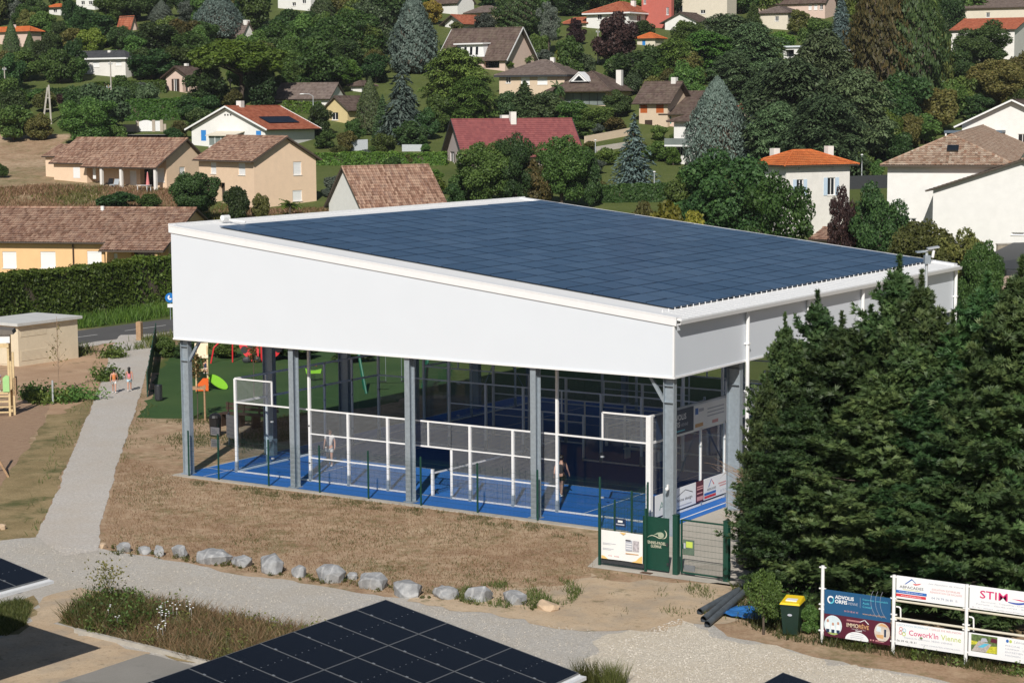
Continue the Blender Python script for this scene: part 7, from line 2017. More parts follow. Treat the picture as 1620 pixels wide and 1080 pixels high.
CROWN, TRUNK = {}, {}
def reg(kind, i, V, tone, trunk):
    CROWN.setdefault(kind, []).append(quads_mesh('crown', V, None, tone))
    TRUNK.setdefault(kind, []).append(trunk)
def trunk_mesh(h, r, limbs=5, spread=0.25, seed=0, z0=0.3):
    rr = np.random.default_rng(seed)
    mb = MB()
    bend = rr.uniform(-0.02, 0.02, 4)
    pts = [(0, 0, -0.06), (bend[0], bend[1], h * 0.5), (bend[2], bend[3], h)]
    mb.path(pts, [r, r * 0.75, r * 0.45], 7)
    for k in range(limbs):
        a = 2 * math.pi * (k + rr.uniform(0, .6)) / limbs
        z = h * rr.uniform(z0 + 0.15, 0.95)
        l = spread * rr.uniform(0.7, 1.2)
        p, q = (bend[0], bend[1], z), (l * math.cos(a), l * math.sin(a), z + l * rr.uniform(0.4, 1.0))
        m_ = tuple((np.array(p) + np.array(q)) / 2 + np.array([0, 0, 0.03]))
        mb.path([p, m_, q], [r * 0.4, r * 0.28, r * 0.1], 5)
    return mb.mesh('trunk', M['bark'], True)

def mk_decid(kind, n, leaf, nl, variants, zc=0.6, rz=0.34, rxy=0.36, lr=(0.12, 0.20), shell=(0.7, 1.08)):
    for i in range(variants):
        r = np.random.default_rng(hash((kind, i)) % 1000 if False else sum(map(ord, kind)) + i * 17)
        lobes = []
        for k in range(nl):
            d = unit(r.normal(size=(1, 3)))[0] * r.uniform(0.35, 1.0) ** 0.5
            q = r.uniform(*lr)
            lobes.append((d[0] * rxy, d[1] * rxy, zc + d[2] * rz, q, q, q * r.uniform(0.75, 1.0)))
        lobes.append((0, 0, zc, rxy * 0.62, rxy * 0.62, rz * 0.7))
        V, t = crown_lobes(lobes, n, leaf, seed=i + 3, shell=shell)
        reg(kind, i, V, t, trunk_mesh(zc + 0.05, 0.035, 6, 0.25, i))
mk_decid('decid', 9500, 0.040, 26, 6, 0.52, 0.42, 0.38, (0.11, 0.19))
mk_decid('decid_fine', 26000, 0.023, 40, 4, 0.54, 0.41, 0.41, (0.08, 0.15))
mk_decid('open', 9000, 0.026, 30, 2, 0.58, 0.38, 0.42, (0.06, 0.12))
mk_decid('bush', 6000, 0.050, 16, 4, 0.48, 0.40, 0.36, (0.14, 0.22))
mk_decid('tall', 9000, 0.040, 30, 3, 0.54, 0.42, 0.30, (0.12, 0.20))
def mk_umbrella():
    r = np.random.default_rng(5)
    lobes = []
    for k in range(90):
        a, q = r.uniform(0, 2 * math.pi), math.sqrt(r.uniform(0, 1)) * 0.43
        lobes.append((q * math.cos(a), q * math.sin(a), 0.52 + 0.38 * math.sqrt(max(0, 1 - (q / 0.5) ** 2)) + r.uniform(-0.16, 0.03), 0.10, 0.10, 0.085))
    V, t = crown_lobes(lobes, 30000, 0.022, 0.7, (0.5, 1.08), 0.5, 2.2, 4)
    mb = MB().path([(0, 0, -0.05), (0.03, 0, 0.3), (0.0, 0.02, 0.62)], [0.03, 0.024, 0.016], 8)
    for k in range(8):
        a = k * 0.8
        mb.path([(0.03, 0, 0.32 + 0.03 * k), (0.16 * math.cos(a), 0.16 * math.sin(a), 0.56), (0.34 * math.cos(a), 0.34 * math.sin(a), 0.72)], [0.016, 0.011, 0.005], 6)
    reg('umbrella', 0, V, t, mb.mesh('trunk', M['bark'], True))
mk_umbrella()
def mk_layered(kind, layers, nb, n_per, leaf, droop, r0, seed, top=0.98, low=0.12, e=2.2, flat=0.35, power=0.85):
    """conifer of tiered branches carrying flat sprays"""
    r = np.random.default_rng(seed)
    C, Nn, T, S, Tn = [], [], [], [], []
    mb = MB().path([(0, 0, -0.05), (0, 0, 0.5), (0, 0, top)], [0.026, 0.018, 0.003], 7)
    for L in range(layers):
        f = L / max(1, layers - 1)
        z = low + (top - low) * f
        rad = r0 * (1 - f) ** power + 0.015
        k = max(4, int(nb * (0.35 + 0.65 * (1 - f))))
        for b in range(k):
            a = 2 * math.pi * (b + r.uniform(0, 1)) / k
            l = rad * r.uniform(0.62, 1.1)
            d = np.array([math.cos(a), math.sin(a), 0])
            m = int(n_per * (0.3 + l / r0))
            s = r.uniform(0.18, 1.0, m) ** 0.75
            side = r.normal(0, 1, m) * 0.16 * l * (0.4 + s)
            perp = np.array([-d[1], d[0], 0])
            zz = z + r.uniform(-0.02, 0.02) - droop * l * s ** 1.7 + 0.16 * l * s * (1 - s) - np.abs(side) * droop * 0.4 + r.normal(0, 0.006, m)
            c = d[None] * (l * s)[:, None] + perp[None] * side[:, None]
            c[:, 2] = zz
            C.append(c)
            nn = np.array([[0, 0, 1.0]]) * 1.0 + d[None] * 0.35 + r.normal(size=(m, 3)) * flat
            Nn.append(nn)
            T.append(np.repeat(d[None], m, 0) + perp[None] * (np.sign(side) * 0.6)[:, None] + np.array([[0, 0, -droop * 1.2]]) + r.normal(size=(m, 3)) * 0.25)
            S.append(leaf * r.uniform(0.6, 1.3, m)); Tn.append(np.clip(r.normal(0.22, 0.15, m) + 0.22 * s - 0.08, 0, 1))
            if L % 2 == 0 and b % 2 == 0: mb.tube((0, 0, z), tuple(d * l * 0.8 + np.array([0, 0, z - droop * l * 0.5])), 0.006, 0.002, 4, False)
    V = cards(np.concatenate(C), unit(np.concatenate(Nn)), np.concatenate(S), e, np.concatenate(T), r)
    reg(kind, 0, V, np.concatenate(Tn), mb.mesh('trunk', M['bark'], True))
def mk_bigcedar(seed, tiers, rmax, flatz, n=26000, leaf=0.016):
    r = np.random.default_rng(seed)
    C, T, Nn, Tn = [], [], [], []
    mb = MB().path([(0, 0, -0.05), (0.02, 0, 0.4), (0, 0.02, 0.9)], [0.035, 0.026, 0.008], 8)
    for k in range(tiers):
        f = (k + r.uniform(0, 1)) / tiers
        z = 0.12 + 0.84 * f
        prof = np.interp(f, [0, 0.25, 0.6, 0.85, 1], [0.86, 1.0, 0.86, 0.55, 0.2]) * rmax
        a = k * 2.4 + r.uniform(-0.4, 0.4)
        l = prof * r.uniform(0.55, 1.05)
        d = np.array([math.cos(a), math.sin(a), 0])
        mb.path([(0, 0, z - 0.06), tuple(d * l * 0.5 + [0, 0, z]), tuple(d * l * 0.9 + [0, 0, z + 0.01])], [0.014, 0.009, 0.004], 5)
        for j in range(3):
            cx = d * l * (0.45 + 0.30 * j) + np.array([-d[1], d[0], 0]) * r.normal(0, 0.05)
            m = n // (tiers * 3)
            q = r.uniform(0.09, 0.15)
            g, b = np.sqrt(r.uniform(0, 1, m)), r.uniform(0, 6.283, m)
            o = np.stack([np.cos(b), np.sin(b), 0 * b], 1)
            c = cx[None] + o * (g * q)[:, None]
            c[:, 2] = z + flatz - flatz * 2.4 * g ** 2 - 0.02 * (j == 2) + r.normal(0, 0.012, m)
            C.append(c); T.append(o + np.array([[0, 0, -0.9]]) * g[:, None] + r.normal(size=(m, 3)) * 0.3)
            Nn.append(np.array([[0, 0, 1.0]]) + o * 0.6 * g[:, None] + r.normal(size=(m, 3)) * 0.35); Tn.append(np.clip(r.normal(0.3, 0.14, m) + r.uniform(-0.1, 0.1), 0, 1))
    c = np.concatenate(C)
    reg('bigcedar', 0, cards(c, unit(np.concatenate(Nn)), leaf * r.uniform(0.6, 1.4, len(c)), 2.6, np.concatenate(T), r), np.concatenate(Tn), mb.mesh('trunk', M['bark'], True))
mk_bigcedar(1, 44, 0.42, 0.03); mk_bigcedar(2, 36, 0.42, 0.05); mk_bigcedar(3, 50, 0.42, 0.04)
for sd_ in (1, 2):
    mk_layered('cedar', 9, 15, 52, 0.030, 0.12, 0.48, sd_, low=0.16, power=0.55)
    mk_layered('spruce', 20, 13, 30, 0.030, 0.30, 0.46, sd_ + 10, low=0.04, power=0.9)
    mk_layered('weeping', 12, 14, 50, 0.032, 0.55, 0.46, sd_ + 20, low=0.18, power=0.6, e=2.8)
    mk_layered('cone', 34, 22, 24, 0.026, 0.05, 0.42, sd_ + 30, low=0.02, power=0.75, flat=0.8)
def mk_shell(kind, prof, n, leaf, seed, e=1.8, amp=0.06, upt=1.0):
    """dense clipped or columnar conifer: sprays over a surface of revolution"""
    r = np.random.default_rng(seed)
    f = r.uniform(0, 1, n) ** 0.9
    a = r.uniform(0, 2 * math.pi, n)
    R_ = np.interp(f, [p[0] for p in prof], [p[1] for p in prof])
    lump = 1 + amp * np.sin(a * 5 + f * 17) * np.cos(f * 31 + a * 3) + amp * np.sin(a * 11 + f * 40)
    rad = R_ * lump * r.uniform(0.80, 1.05, n)
    c = np.stack([rad * np.cos(a), rad * np.sin(a), f], 1)
    out = np.stack([np.cos(a), np.sin(a), np.full(n, 0.35)], 1)
    nn = unit(out + r.normal(size=(n, 3)) * 0.55)
    t = np.stack([np.cos(a) * 0.5, np.sin(a) * 0.5, np.full(n, upt)], 1) + r.normal(size=(n, 3)) * 0.4
    V = cards(c, nn, leaf * r.uniform(0.6, 1.3, n), e, t, r)
    core = MB()
    pr = [(max(0.001, p[1] * 0.72), p[0]) for p in prof]
    core.path([(0, 0, z) for _, z in pr], [q for q, _ in pr], 10)
    reg(kind, 0, V, np.clip(r.normal(0.3, 0.17, n), 0, 1), core.mesh('trunk', M['bark'], True))
mk_shell('clipped_cone', [(0, 0.40), (0.25, 0.48), (0.5, 0.40), (0.75, 0.24), (0.93, 0.09), (1, 0.01)], 11000, 0.020, 1, 2.0, 0.04)
mk_shell('fir_cone', [(0, 0.30), (0.15, 0.45), (0.5, 0.34), (0.8, 0.16), (1, 0.01)], 12000, 0.024, 2, 1.8, 0.10, 0.3)
mk_shell('column', [(0, 0.22), (0.15, 0.40), (0.5, 0.48), (0.8, 0.33), (0.95, 0.14), (1, 0.02)], 12000, 0.024, 3, 1.8, 0.14)
mk_shell('thuja', [(0, 0.3), (0.3, 0.46), (0.7, 0.36), (0.9, 0.18), (1, 0.02)], 5000, 0.032, 4, 2.0, 0.08)
# palm: arching fronds
def mk_palm():
    r = np.random.default_rng(2)
    V, T = [], []
    for k in range(34):
        a = r.uniform(0, 6.28); el = r.uniform(-0.2, 1.2); l = r.uniform(0.3, 0.5)
        p = np.array([0, 0, 0.55])
        d = np.array([math.cos(a) * math.cos(el), math.sin(a) * math.cos(el), math.sin(el)])
        for s in range(7):
            q = p + d * l / 7
            sd = np.cross(d, [0, 0, 1]); sd /= max(1e-6, np.linalg.norm(sd))
            for g in (-1, 1):
                tip = (p + q) / 2 + sd * g * 0.09 * (1 - abs(s - 3) / 5) + np.array([0, 0, -0.04])
                V += [p, q, tip + d * 0.02, tip - d * 0.01]; T.append(r.uniform(0, .7))
            p = q; d = d + np.array([0, 0, -0.22]); d /= np.linalg.norm(d)
    reg('palm', 0, np.array(V), np.array(T), MB().path([(0, 0, -0.05), (0, 0, 0.55)], [0.04, 0.035], 8).mesh('trunk', M['bark']))
mk_palm()

LAND = [(60, 400, 'the orange bungalow'), (185, 270, 'the peach bungalow'), (408, 280, 'the square peach house'), (400, 200, 'the blue shuttered house'), (617, 295, 'the tiled barn'), (815, 220, 'the red painted roof'),
        (770, 75, 'the steep brown roof'), (850, 125, 'the cream hipped house'), (945, 130, 'the verandah house'), (1035, 165, 'the orange shuttered house'), (1275, 290, 'the orange roofed house'), (1490, 300, 'the big white barn'),
        (1570, 200, 'the white gabled house with pergola'), (165, 90, 'the slate roofed white house'), (280, 125, 'the small pink house'), (985, 25, 'the red roofed villa'), (485, 150, 'the long taupe roof'), (1560, 60, 'the red roofed cream house'),
        (1130, 190, 'the balcony house'), (20, 50, 'the orange roofed villa'), (360, 45, 'the cottage with a chimney'), (1240, 30, 'the cream house at the crest'), (545, 175, 'the little yellow gable'), (225, 200, 'the white garden gate'), (720, 12, 'the white villa at the crest'), (240, 450, 'the tall hedge')]
TREES = []
KN = dict(decid='broadleaf_tree', decid_fine='broadleaf_tree', open='broadleaf_tree', bush='shrub', tall='broadleaf_tree', umbrella='umbrella_pine', cedar='cedar_tree', spruce='spruce_tree', weeping='cedar_tree', cone='conifer_tree', bigcedar='cedar_tree',
          clipped_cone='cypress_tree', fir_cone='fir_tree', column='cypress_tree', thuja='thuja_shrub', palm='palm_shrub')
CT = dict(broadleaf_tree='tree', shrub='shrub', umbrella_pine='tree', cedar_tree='tree', spruce_tree='tree', conifer_tree='tree', cypress_tree='tree', fir_tree='tree', thuja_shrub='shrub', palm_shrub='shrub')
TINT = dict(mid='mid green', dark='dark green', bright='bright green', olive='olive green', yellow='yellowish', rust='brownish green', blue='blue grey', bluedark='dusky blue', pine='green', cedar='grey green', darkpine='very dark', purple='purple leaved', grey='silvery', ley='green', hedge='green', hedged='dark green')
NOUN = dict(broadleaf_tree='broadleaf tree', shrub='shrub', umbrella_pine='umbrella pine with flat dome', cedar_tree='spreading cedar', spruce_tree='tiered spruce', conifer_tree='bushy conifer', cypress_tree='dense cypress', fir_tree='conical fir', thuja_shrub='upright thuja', palm_shrub='palm')
CNT = {}
def tree(kind, tint, u, vt, vb, w, label=None, d=None):
    if d is None: P = at(u, vb)
    else:
        q = CAM + ray(u, vb) * d; P = Vector((q[0], q[1], float(hz(q[0], q[1]))))
    k = dist(P) / 3165.64
    h = max(0.5, solve_h(P, vt))
    W = w * k
    i = CNT[kind] = CNT.get(kind, -1) + 1
    cs, ts = CROWN[kind], TRUNK[kind]
    nm = KN[kind]
    t = thing(nm, label, CT[nm], P, 0.0, 'trees and shrubs of the hillside')
    rz = (i * 2.39) % 6.28
    put('trunk', ts[i % len(ts)], t, rot=(0, 0, rz), scale=(W, W, h))
    o = put('crown', cs[i % len(cs)], t, rot=(0, 0, rz), scale=(W, W, h))
    if not o.data.materials: o.data.materials.append(LM[tint])
    o.material_slots[0].link = 'OBJECT'; o.material_slots[0].material = LM[tint]
    TREES.append([t, nm, tint, u, (vt + vb) / 2, w, h, label])
    return t

T_ = [
 # left side, around the peach houses
 ('decid_fine', 'dark', 312, 270, 352, 92), ('bush', 'dark', 376, 294, 352, 46), ('bush', 'olive', 412, 303, 348, 30), ('palm', 'bright', 459, 310, 342, 52), ('bush', 'dark', 182, 302, 333, 74), ('bush', 'mid', 236, 306, 334, 46),
 ('decid_fine', 'mid', 142, 150, 232, 112), ('bush', 'mid', 22, 166, 224, 64), ('bush', 'olive', 62, 176, 222, 46), ('bush', 'mid', 4, 258, 282, 26), ('bush', 'olive', 285, 190, 222, 34), ('bush', 'dark', 275, 202, 226, 34), ('bush', 'mid', 185, 195, 230, 34),
 ('bush', 'dark', 210, 130, 168, 40), ('bush', 'mid', 190, 118, 160, 40), ('bush', 'grey', 222, 130, 152, 34), ('bush', 'purple', 105, 145, 168, 34), ('bush', 'mid', 70, 140, 170, 50), ('bush', 'mid', 130, 150, 172, 50), ('bush', 'mid', 30, 140, 172, 44), ('bush', 'dark', 158, 140, 178, 40),
 ('umbrella', 'hedge', 380, 60, 168, 156), ('decid', 'dark', 330, 108, 172, 76), ('decid', 'darkpine', 415, 105, 170, 60), ('bush', 'olive', 365, 140, 172, 40), ('bush', 'mid', 445, 118, 150, 40), ('decid', 'dark', 302, 150, 190, 50), ('bush', 'dark', 330, 150, 190, 46),
 ('decid', 'dark', 120, 62, 128, 50), ('decid', 'mid', 95, 68, 132, 60), ('fir_cone', 'darkpine', 19, 32, 96, 34), ('fir_cone', 'dark', 48, 50, 108, 30), ('tall', 'dark', 70, 54, 120, 44), ('decid', 'mid', 40, 80, 130, 60), ('decid', 'olive', 5, 82, 128, 50), ('decid', 'mid', 120, 85, 130, 44),
 ('decid', 'dark', 240, 78, 126, 84), ('decid', 'dark', 225, 76, 125, 60), ('decid', 'mid', 275, 66, 118, 60), ('decid', 'mid', 300, 52, 105, 70), ('decid', 'dark', 245, 38, 92, 80), ('decid', 'rust', 292, 26, 82, 60), ('decid', 'mid', 265, 25, 80, 60), ('decid', 'dark', 160, 22, 76, 80), ('decid', 'dark', 190, 35, 80, 44),
 ('decid', 'dark', 130, 12, 60, 50), ('decid', 'mid', 70, 20, 62, 50), ('decid', 'dark', 112, -5, 45, 30), ('decid', 'mid', 45, 6, 46, 50), ('decid', 'grey', 28, 2, 40, 34), ('decid', 'dark', 60, -10, 30, 44), ('decid', 'dark', 210, -14, 34, 70), ('decid', 'mid', 175, -8, 40, 60), ('decid', 'dark', 250, -12, 30, 60), ('decid', 'dark', 8, -6, 30, 40), ('bush', 'yellow', 10, 12, 26, 18), ('decid', 'dark', 92, 34, 78, 46), ('decid', 'dark', 215, 44, 92, 40),
 ('fir_cone', 'grey', 256, 0, 36, 44), ('clipped_cone', 'blue', 346, -14, 60, 90), ('decid', 'grey', 296, 2, 40, 40), ('decid', 'dark', 395, -20, 40, 70), ('decid', 'mid', 322, 30, 76, 50), ('decid', 'mid', 400, 48, 104, 60), ('decid', 'mid', 440, 60, 112, 70), ('decid', 'dark', 440, 18, 80, 70), ('decid', 'olive', 415, 66, 118, 50), ('decid', 'mid', 465, 82, 130, 60),
 ('decid', 'dark', 470, 10, 74, 66), ('fir_cone', 'darkpine', 512, -12, 40, 60), ('decid_fine', 'mid', 555, 12, 108, 110), ('decid', 'dark', 500, 44, 112, 80), ('decid_fine', 'dark', 530, 52, 130, 90), ('decid', 'mid', 585, 40, 110, 70), ('decid', 'mid', 490, 92, 136, 60), ('decid', 'dark', 595, 86, 132, 56), ('decid', 'bright', 552, 96, 136, 50), ('decid', 'mid', 528, 100, 138, 40), ('decid', 'dark', 545, -14, 30, 60), ('decid', 'bluedark', 560, -8, 22, 70), ('decid', 'rust', 596, 72, 118, 40),
 # middle
 ('decid', 'yellow', 612, 4, 44, 44), ('decid', 'yellow', 682, 2, 40, 38), ('fir_cone', 'blue', 655, -16, 114, 92), ('weeping', 'blue', 637, 104, 222, 96), ('bigcedar', 'pine', 722, 74, 190, 133), ('bigcedar', 'pine', 745, 120, 200, 103), ('decid', 'mid', 640, 150, 200, 40), ('fir_cone', 'darkpine', 586, 122, 212, 56), ('cone', 'darkpine', 606, 150, 222, 46), ('decid', 'dark', 672, 170, 222, 46), ('decid', 'mid', 690, 150, 210, 50), ('decid', 'mid', 698, 84, 150, 44), ('bush', 'bright', 755, 142, 176, 36),
 ('column', 'dark', 822, -22, 58, 84), ('decid', 'grey', 766, 22, 60, 40), ('open', 'grey', 868, 2, 88, 46), ('decid', 'dark', 905, -12, 26, 60), ('decid', 'mid', 852, 50, 96, 36), ('bush', 'grey', 862, 78, 100, 30), ('bush', 'yellow', 888, 76, 98, 26), ('bush', 'mid', 910, 78, 104, 34), ('palm', 'mid', 838, 84, 104, 22), ('bush', 'bright', 800, 94, 110, 30), ('bush', 'olive', 722, 34, 50, 24),
 ('decid', 'purple', 972, 18, 106, 78), ('decid', 'purple', 912, 30, 72, 36), ('decid', 'dark', 1000, 72, 134, 84), ('decid', 'dark', 1032, 74, 138, 60), ('decid', 'mid', 975, 90, 130, 46), ('decid', 'dark', 1018, 30, 60, 40), ('decid', 'mid', 1060, 78, 140, 60), ('decid', 'olive', 1095, 84, 146, 60),
 ('cone', 'darkpine', 830, 128, 196, 80), ('decid', 'darkpine', 870, 136, 194, 70), ('decid', 'darkpine', 806, 146, 194, 50), ('palm', 'dark', 882, 120, 168, 34), ('decid', 'mid', 905, 160, 200, 60), ('decid', 'mid', 945, 166, 204, 60), ('decid', 'dark', 975, 142, 186, 44), ('bush', 'mid', 918, 190, 220, 60), ('bush', 'dark', 985, 150, 180, 36), ('bush', 'rust', 975, 184, 210, 44),
 ('decid_fine', 'mid', 766, 222, 330, 112), ('decid_fine', 'dark', 815, 206, 330, 80), ('decid_fine', 'mid', 888, 212, 330, 104), ('decid', 'dark', 935, 250, 328, 40), ('bush', 'mid', 740, 262, 322, 60), ('decid', 'rust', 850, 240, 330, 60), ('bush', 'dark', 720, 290, 328, 40),
 ('spruce', 'bluedark', 1003, 180, 298, 104), ('bush', 'mid', 612, 208, 250, 48), ('bush', 'grey', 575, 236, 254, 36), ('decid', 'mid', 560, 190, 228, 40), ('bush', 'dark', 650, 190, 232, 60), ('decid', 'dark', 505, 165, 216, 46), ('bush', 'mid', 515, 205, 236, 40), ('bush', 'olive', 545, 205, 240, 40),
 ('bush', 'mid', 960, 232, 262, 40), ('bush', 'mid', 1040, 222, 256, 50), ('bush', 'bright', 1065, 232, 262, 30), ('bush', 'mid', 1045, 196, 222, 34), ('bush', 'grey', 945, 195, 212, 24),
 # right side
 ('clipped_cone', 'blue', 1134, 122, 262, 112), ('weeping', 'bluedark', 1190, 180, 262, 90), ('bigcedar', 'cedar', 1150, 22, 112, 149), ('bigcedar', 'pine', 1115, 48, 130, 138), ('bigcedar', 'cedar', 1190, 36, 128, 138), ('cone', 'dark', 1192, 2, 46, 40), ('decid', 'mid', 1085, 28, 84, 60), ('bigcedar', 'pine', 1070, 60, 140, 103), ('bigcedar', 'cedar', 1160, 80, 160, 103), ('decid', 'mid', 1215, 60, 110, 60),
 ('decid', 'olive', 1262, 16, 56, 46), ('decid', 'bright', 1228, 44, 90, 60), ('decid', 'mid', 1290, 30, 84, 60), ('cone', 'bluedark', 1330, -10, 84, 56), ('bigcedar', 'cedar', 1298, 46, 236, 172), ('bigcedar', 'cedar', 1250, 92, 262, 195), ('bigcedar', 'cedar', 1350, 108, 262, 161), ('bigcedar', 'cedar', 1210, 110, 250, 126), ('bigcedar', 'cedar', 1305, 150, 286, 172), ('bigcedar', 'cedar', 1230, 160, 270, 114),
 ('column', 'rust', 1395, -40, 190, 120), ('column', 'dark', 1440, -26, 190, 116), ('column', 'olive', 1470, 30, 186, 70), ('column', 'rust', 1372, 30, 150, 60), ('decid', 'dark', 1430, 120, 220, 100), ('decid', 'olive', 1478, 130, 214, 80), ('cone', 'dark', 1485, 60, 160, 60), ('decid', 'bright', 1400, 170, 240, 60), ('decid', 'dark', 1395, 186, 258, 70), ('decid', 'mid', 1460, 172, 228, 70), ('decid', 'olive', 1440, 182, 236, 50), ('bush', 'purple', 1455, 176, 206, 40), ('decid', 'mid', 1370, 196, 252, 50), ('decid', 'dark', 1420, 205, 262, 60),
 ('decid_fine', 'dark', 1556, 34, 112, 100), ('decid', 'dark', 1518, 74, 128, 50), ('decid', 'purple', 1508, 92, 126, 30), ('decid_fine', 'olive', 1580, 92, 180, 116), ('decid', 'mid', 1530, 112, 178, 70), ('decid', 'olive', 1618, 84, 170, 60), ('decid', 'mid', 1500, 128, 190, 60), ('decid', 'dark', 1505, -10, 60, 50), ('decid', 'mid', 1488, -8, 60, 40), ('decid', 'dark', 1545, 150, 196, 60),
 ('bush', 'mid', 1362, 240, 282, 40), ('bush', 'mid', 1385, 250, 290, 30), ('bigcedar', 'cedar', 1330, 210, 268, 80),
]
for a in T_: tree(*a)
# nearer trees between the hall and the houses
tree('decid_fine', 'dark', 1146, 230, 420, 186, 'big loose leaved tree left of the orange roofed house', 172)
tree('open', 'mid', 1232, 272, 430, 130, 'sparse leaved young tree in front of the orange roofed house wall', 160)
tree('decid_fine', 'mid', 1105, 262, 420, 110, 'leafy tree of medium height behind the hall roof edge, left of the big loose one', 178)
tree('bush', 'yellow', 1056, 312, 400, 76, 'yellow green shrub just behind the hall roof', 165)
tree('bush', 'yellow', 1095, 330, 410, 66, 'second yellow green shrub behind the hall roof, the right one', 160)
tree('bush', 'olive', 1020, 318, 400, 50, 'olive shrub at the left of the yellow green ones', 168)
tree('open', 'purple', 1328, 292, 405, 54, 'thin purple leaved shrub beside the round green bush', 158)
tree('decid_fine', 'dark', 1390, 293, 408, 108, 'round glossy green bush against the white barn wall', 157)
tree('bush', 'dark', 1352, 330, 402, 44, 'dark shrub between the purple and the round green bushes', 160)
tree('decid_fine', 'olive', 1452, 345, 480, 140, 'large willowy shrub behind the floodlight mast', 138)
tree('decid_fine', 'olive', 1512, 356, 480, 130, 'loose olive shrub in front of the long white shed', 138)
tree('decid_fine', 'mid', 1550, 378, 474, 80, 'round ivy covered shrub left of the stained concrete wall', 134)
tree('bush', 'mid', 1420, 372, 470, 60, 'low shrub right of the stone shed', 140)
for u, vt, vb, w, tn, l in ((262, 532, 566, 40, 'mid', 'low shrub at the end of the slatted green fence'), (300, 536, 566, 56, 'dark', 'dark shrub behind the play house by the road'), (350, 538, 566, 60, 'mid', 'green shrub behind the ladybird legs'), (470, 540, 566, 90, 'dark', 'shrub behind the play lawn, seen under the hall'), (560, 545, 572, 80, 'mid', 'shrub behind the swing, seen under the hall')):
    tree('bush', tn, u, vt, vb, w, l)
tree('open', 'mid', 1208, 900, 1004, 66, 'weedy shrub growing over the pipes beside the wheelie bin')
tree('bush', 'mid', 1282, 955, 1004, 34, 'weedy shrub between the wheelie bin and the hoarding')

# more trees of the same slopes, wherever no house front would be hidden
def overlaps_front(u, vt, vb, w, d):
    for q in HOUSES:
        if d < q[10] + 4 and u + w * 0.42 > q[6] - 3 and u - w * 0.42 < q[8] + 3 and vt < q[9] - 3 and vb > q[7]: return True
    for a in ((300, 58, 460, 160, 280), (1076, 118, 1186, 262, 262), (604, -20, 700, 225, 300), (930, 14, 1014, 106, 310), (668, 70, 785, 195, 275), (1130, 40, 1400, 270, 290), (950, 178, 1060, 300, 240)):
        if d < a[4] + 8 and a[0] < u < a[2] and vb > a[1] and vt < a[3]: return True
    return False
fr_ = np.random.default_rng(77)
nfill = 0
spots = [(q[0].location.x, q[0].location.y) for q in TREES]
for _ in range(6000):
    if nfill >= 150: break
    d = fr_.uniform(258, 380); u = fr_.uniform(-30, 1650)
    q = CAM + ray(u, 300) * d
    x, y = float(q[0]), float(q[1]); z = float(hz(x, y))
    u_, vb = pix((x, y, z))
    if not -70 < vb < 222 or (vb > 190 and 180 < u_ < 300) or (vb > 205 and u_ > 540): continue
    if any((x - a) ** 2 + (y - b) ** 2 < 22 for a, b in spots): continue
    if any((x - h[1].x) ** 2 + (y - h[1].y) ** 2 < 30 for h in HOUSES): continue
    h = fr_.uniform(5, 10.5); w = h * fr_.uniform(0.7, 1.0); k = 3165.64 / d
    if overlaps_front(u_, vb - h * k, vb, w * k, d): 
        h *= 0.45; w *= 0.5
        if overlaps_front(u_, vb - h * k, vb, w * k, d): continue
    kd = 'decid' if h > 4.5 else 'bush'
    tree(kd, ['mid', 'mid', 'dark', 'bright', 'olive', 'cedar', 'dark', 'mid'][nfill % 8], u_, vb - h * k, vb, w * k, None, d)
    spots.append((x, y)); nfill += 1
for k in range(900):
    if nfill >= 185: break
    u, v = fr_.uniform(500, 1110), fr_.uniform(226, 316)
    p = at(u, v); d = dist(p); h = fr_.uniform(0.8, 2.2); k_ = 3165.64 / d
    if overlaps_front(u, v - h * k_, v, h * k_ * 1.2, d) or any((p.x - a) ** 2 + (p.y - b) ** 2 < 7 for a, b in spots): continue
    if any((p.x - q[1].x) ** 2 + (p.y - q[1].y) ** 2 < 40 for q in HOUSES): continue
    tree('bush', ['mid', 'bright', 'olive', 'grey'][nfill % 4], u, v - h * k_, v, h * k_ * fr_.uniform(1.1, 1.7))
    spots.append((p.x, p.y)); nfill += 1
# unique labels from what stands nearest
lab = {}
for r_ in TREES:
    t, nm, tint, u, v, w, h, l = r_
    if l: continue
    if not (-20 < u < 1640): pass
    best = min(LAND, key=lambda q: (q[0] - u) ** 2 + 2.0 * (q[1] - v) ** 2)
    dx, dy = u - best[0], v - best[1]
    if abs(dx) > abs(dy) * 1.2: rel = 'left of ' if dx < 0 else 'right of '
    else: rel = 'above ' if dy < 0 else 'below '
    size = 'tall ' if h > 13 else ('small ' if h < 5 else '')
    r_[7] = f"{size}{TINT[tint]} {NOUN[nm]} {rel}{best[2]}"
    lab.setdefault(r_[7], []).append(r_)
ORD = {2: ['left hand', 'right hand'], 3: ['leftmost', 'middle', 'rightmost']}
for l, rs in lab.items():
    rs.sort(key=lambda q: q[3])
    for i, q in enumerate(rs):
        if len(rs) == 1: q[0]['label'] = l
        elif len(rs) <= 3: q[0]['label'] = ORD[len(rs)][i] + ' ' + l
        else: q[0]['label'] = ('leftmost' if i == 0 else ['second', 'third', 'fourth', 'fifth', 'sixth', 'seventh', 'eighth', 'ninth', 'tenth', 'eleventh', 'twelfth', 'thirteenth'][min(i - 1, 11)] + ' from left') + ' ' + l

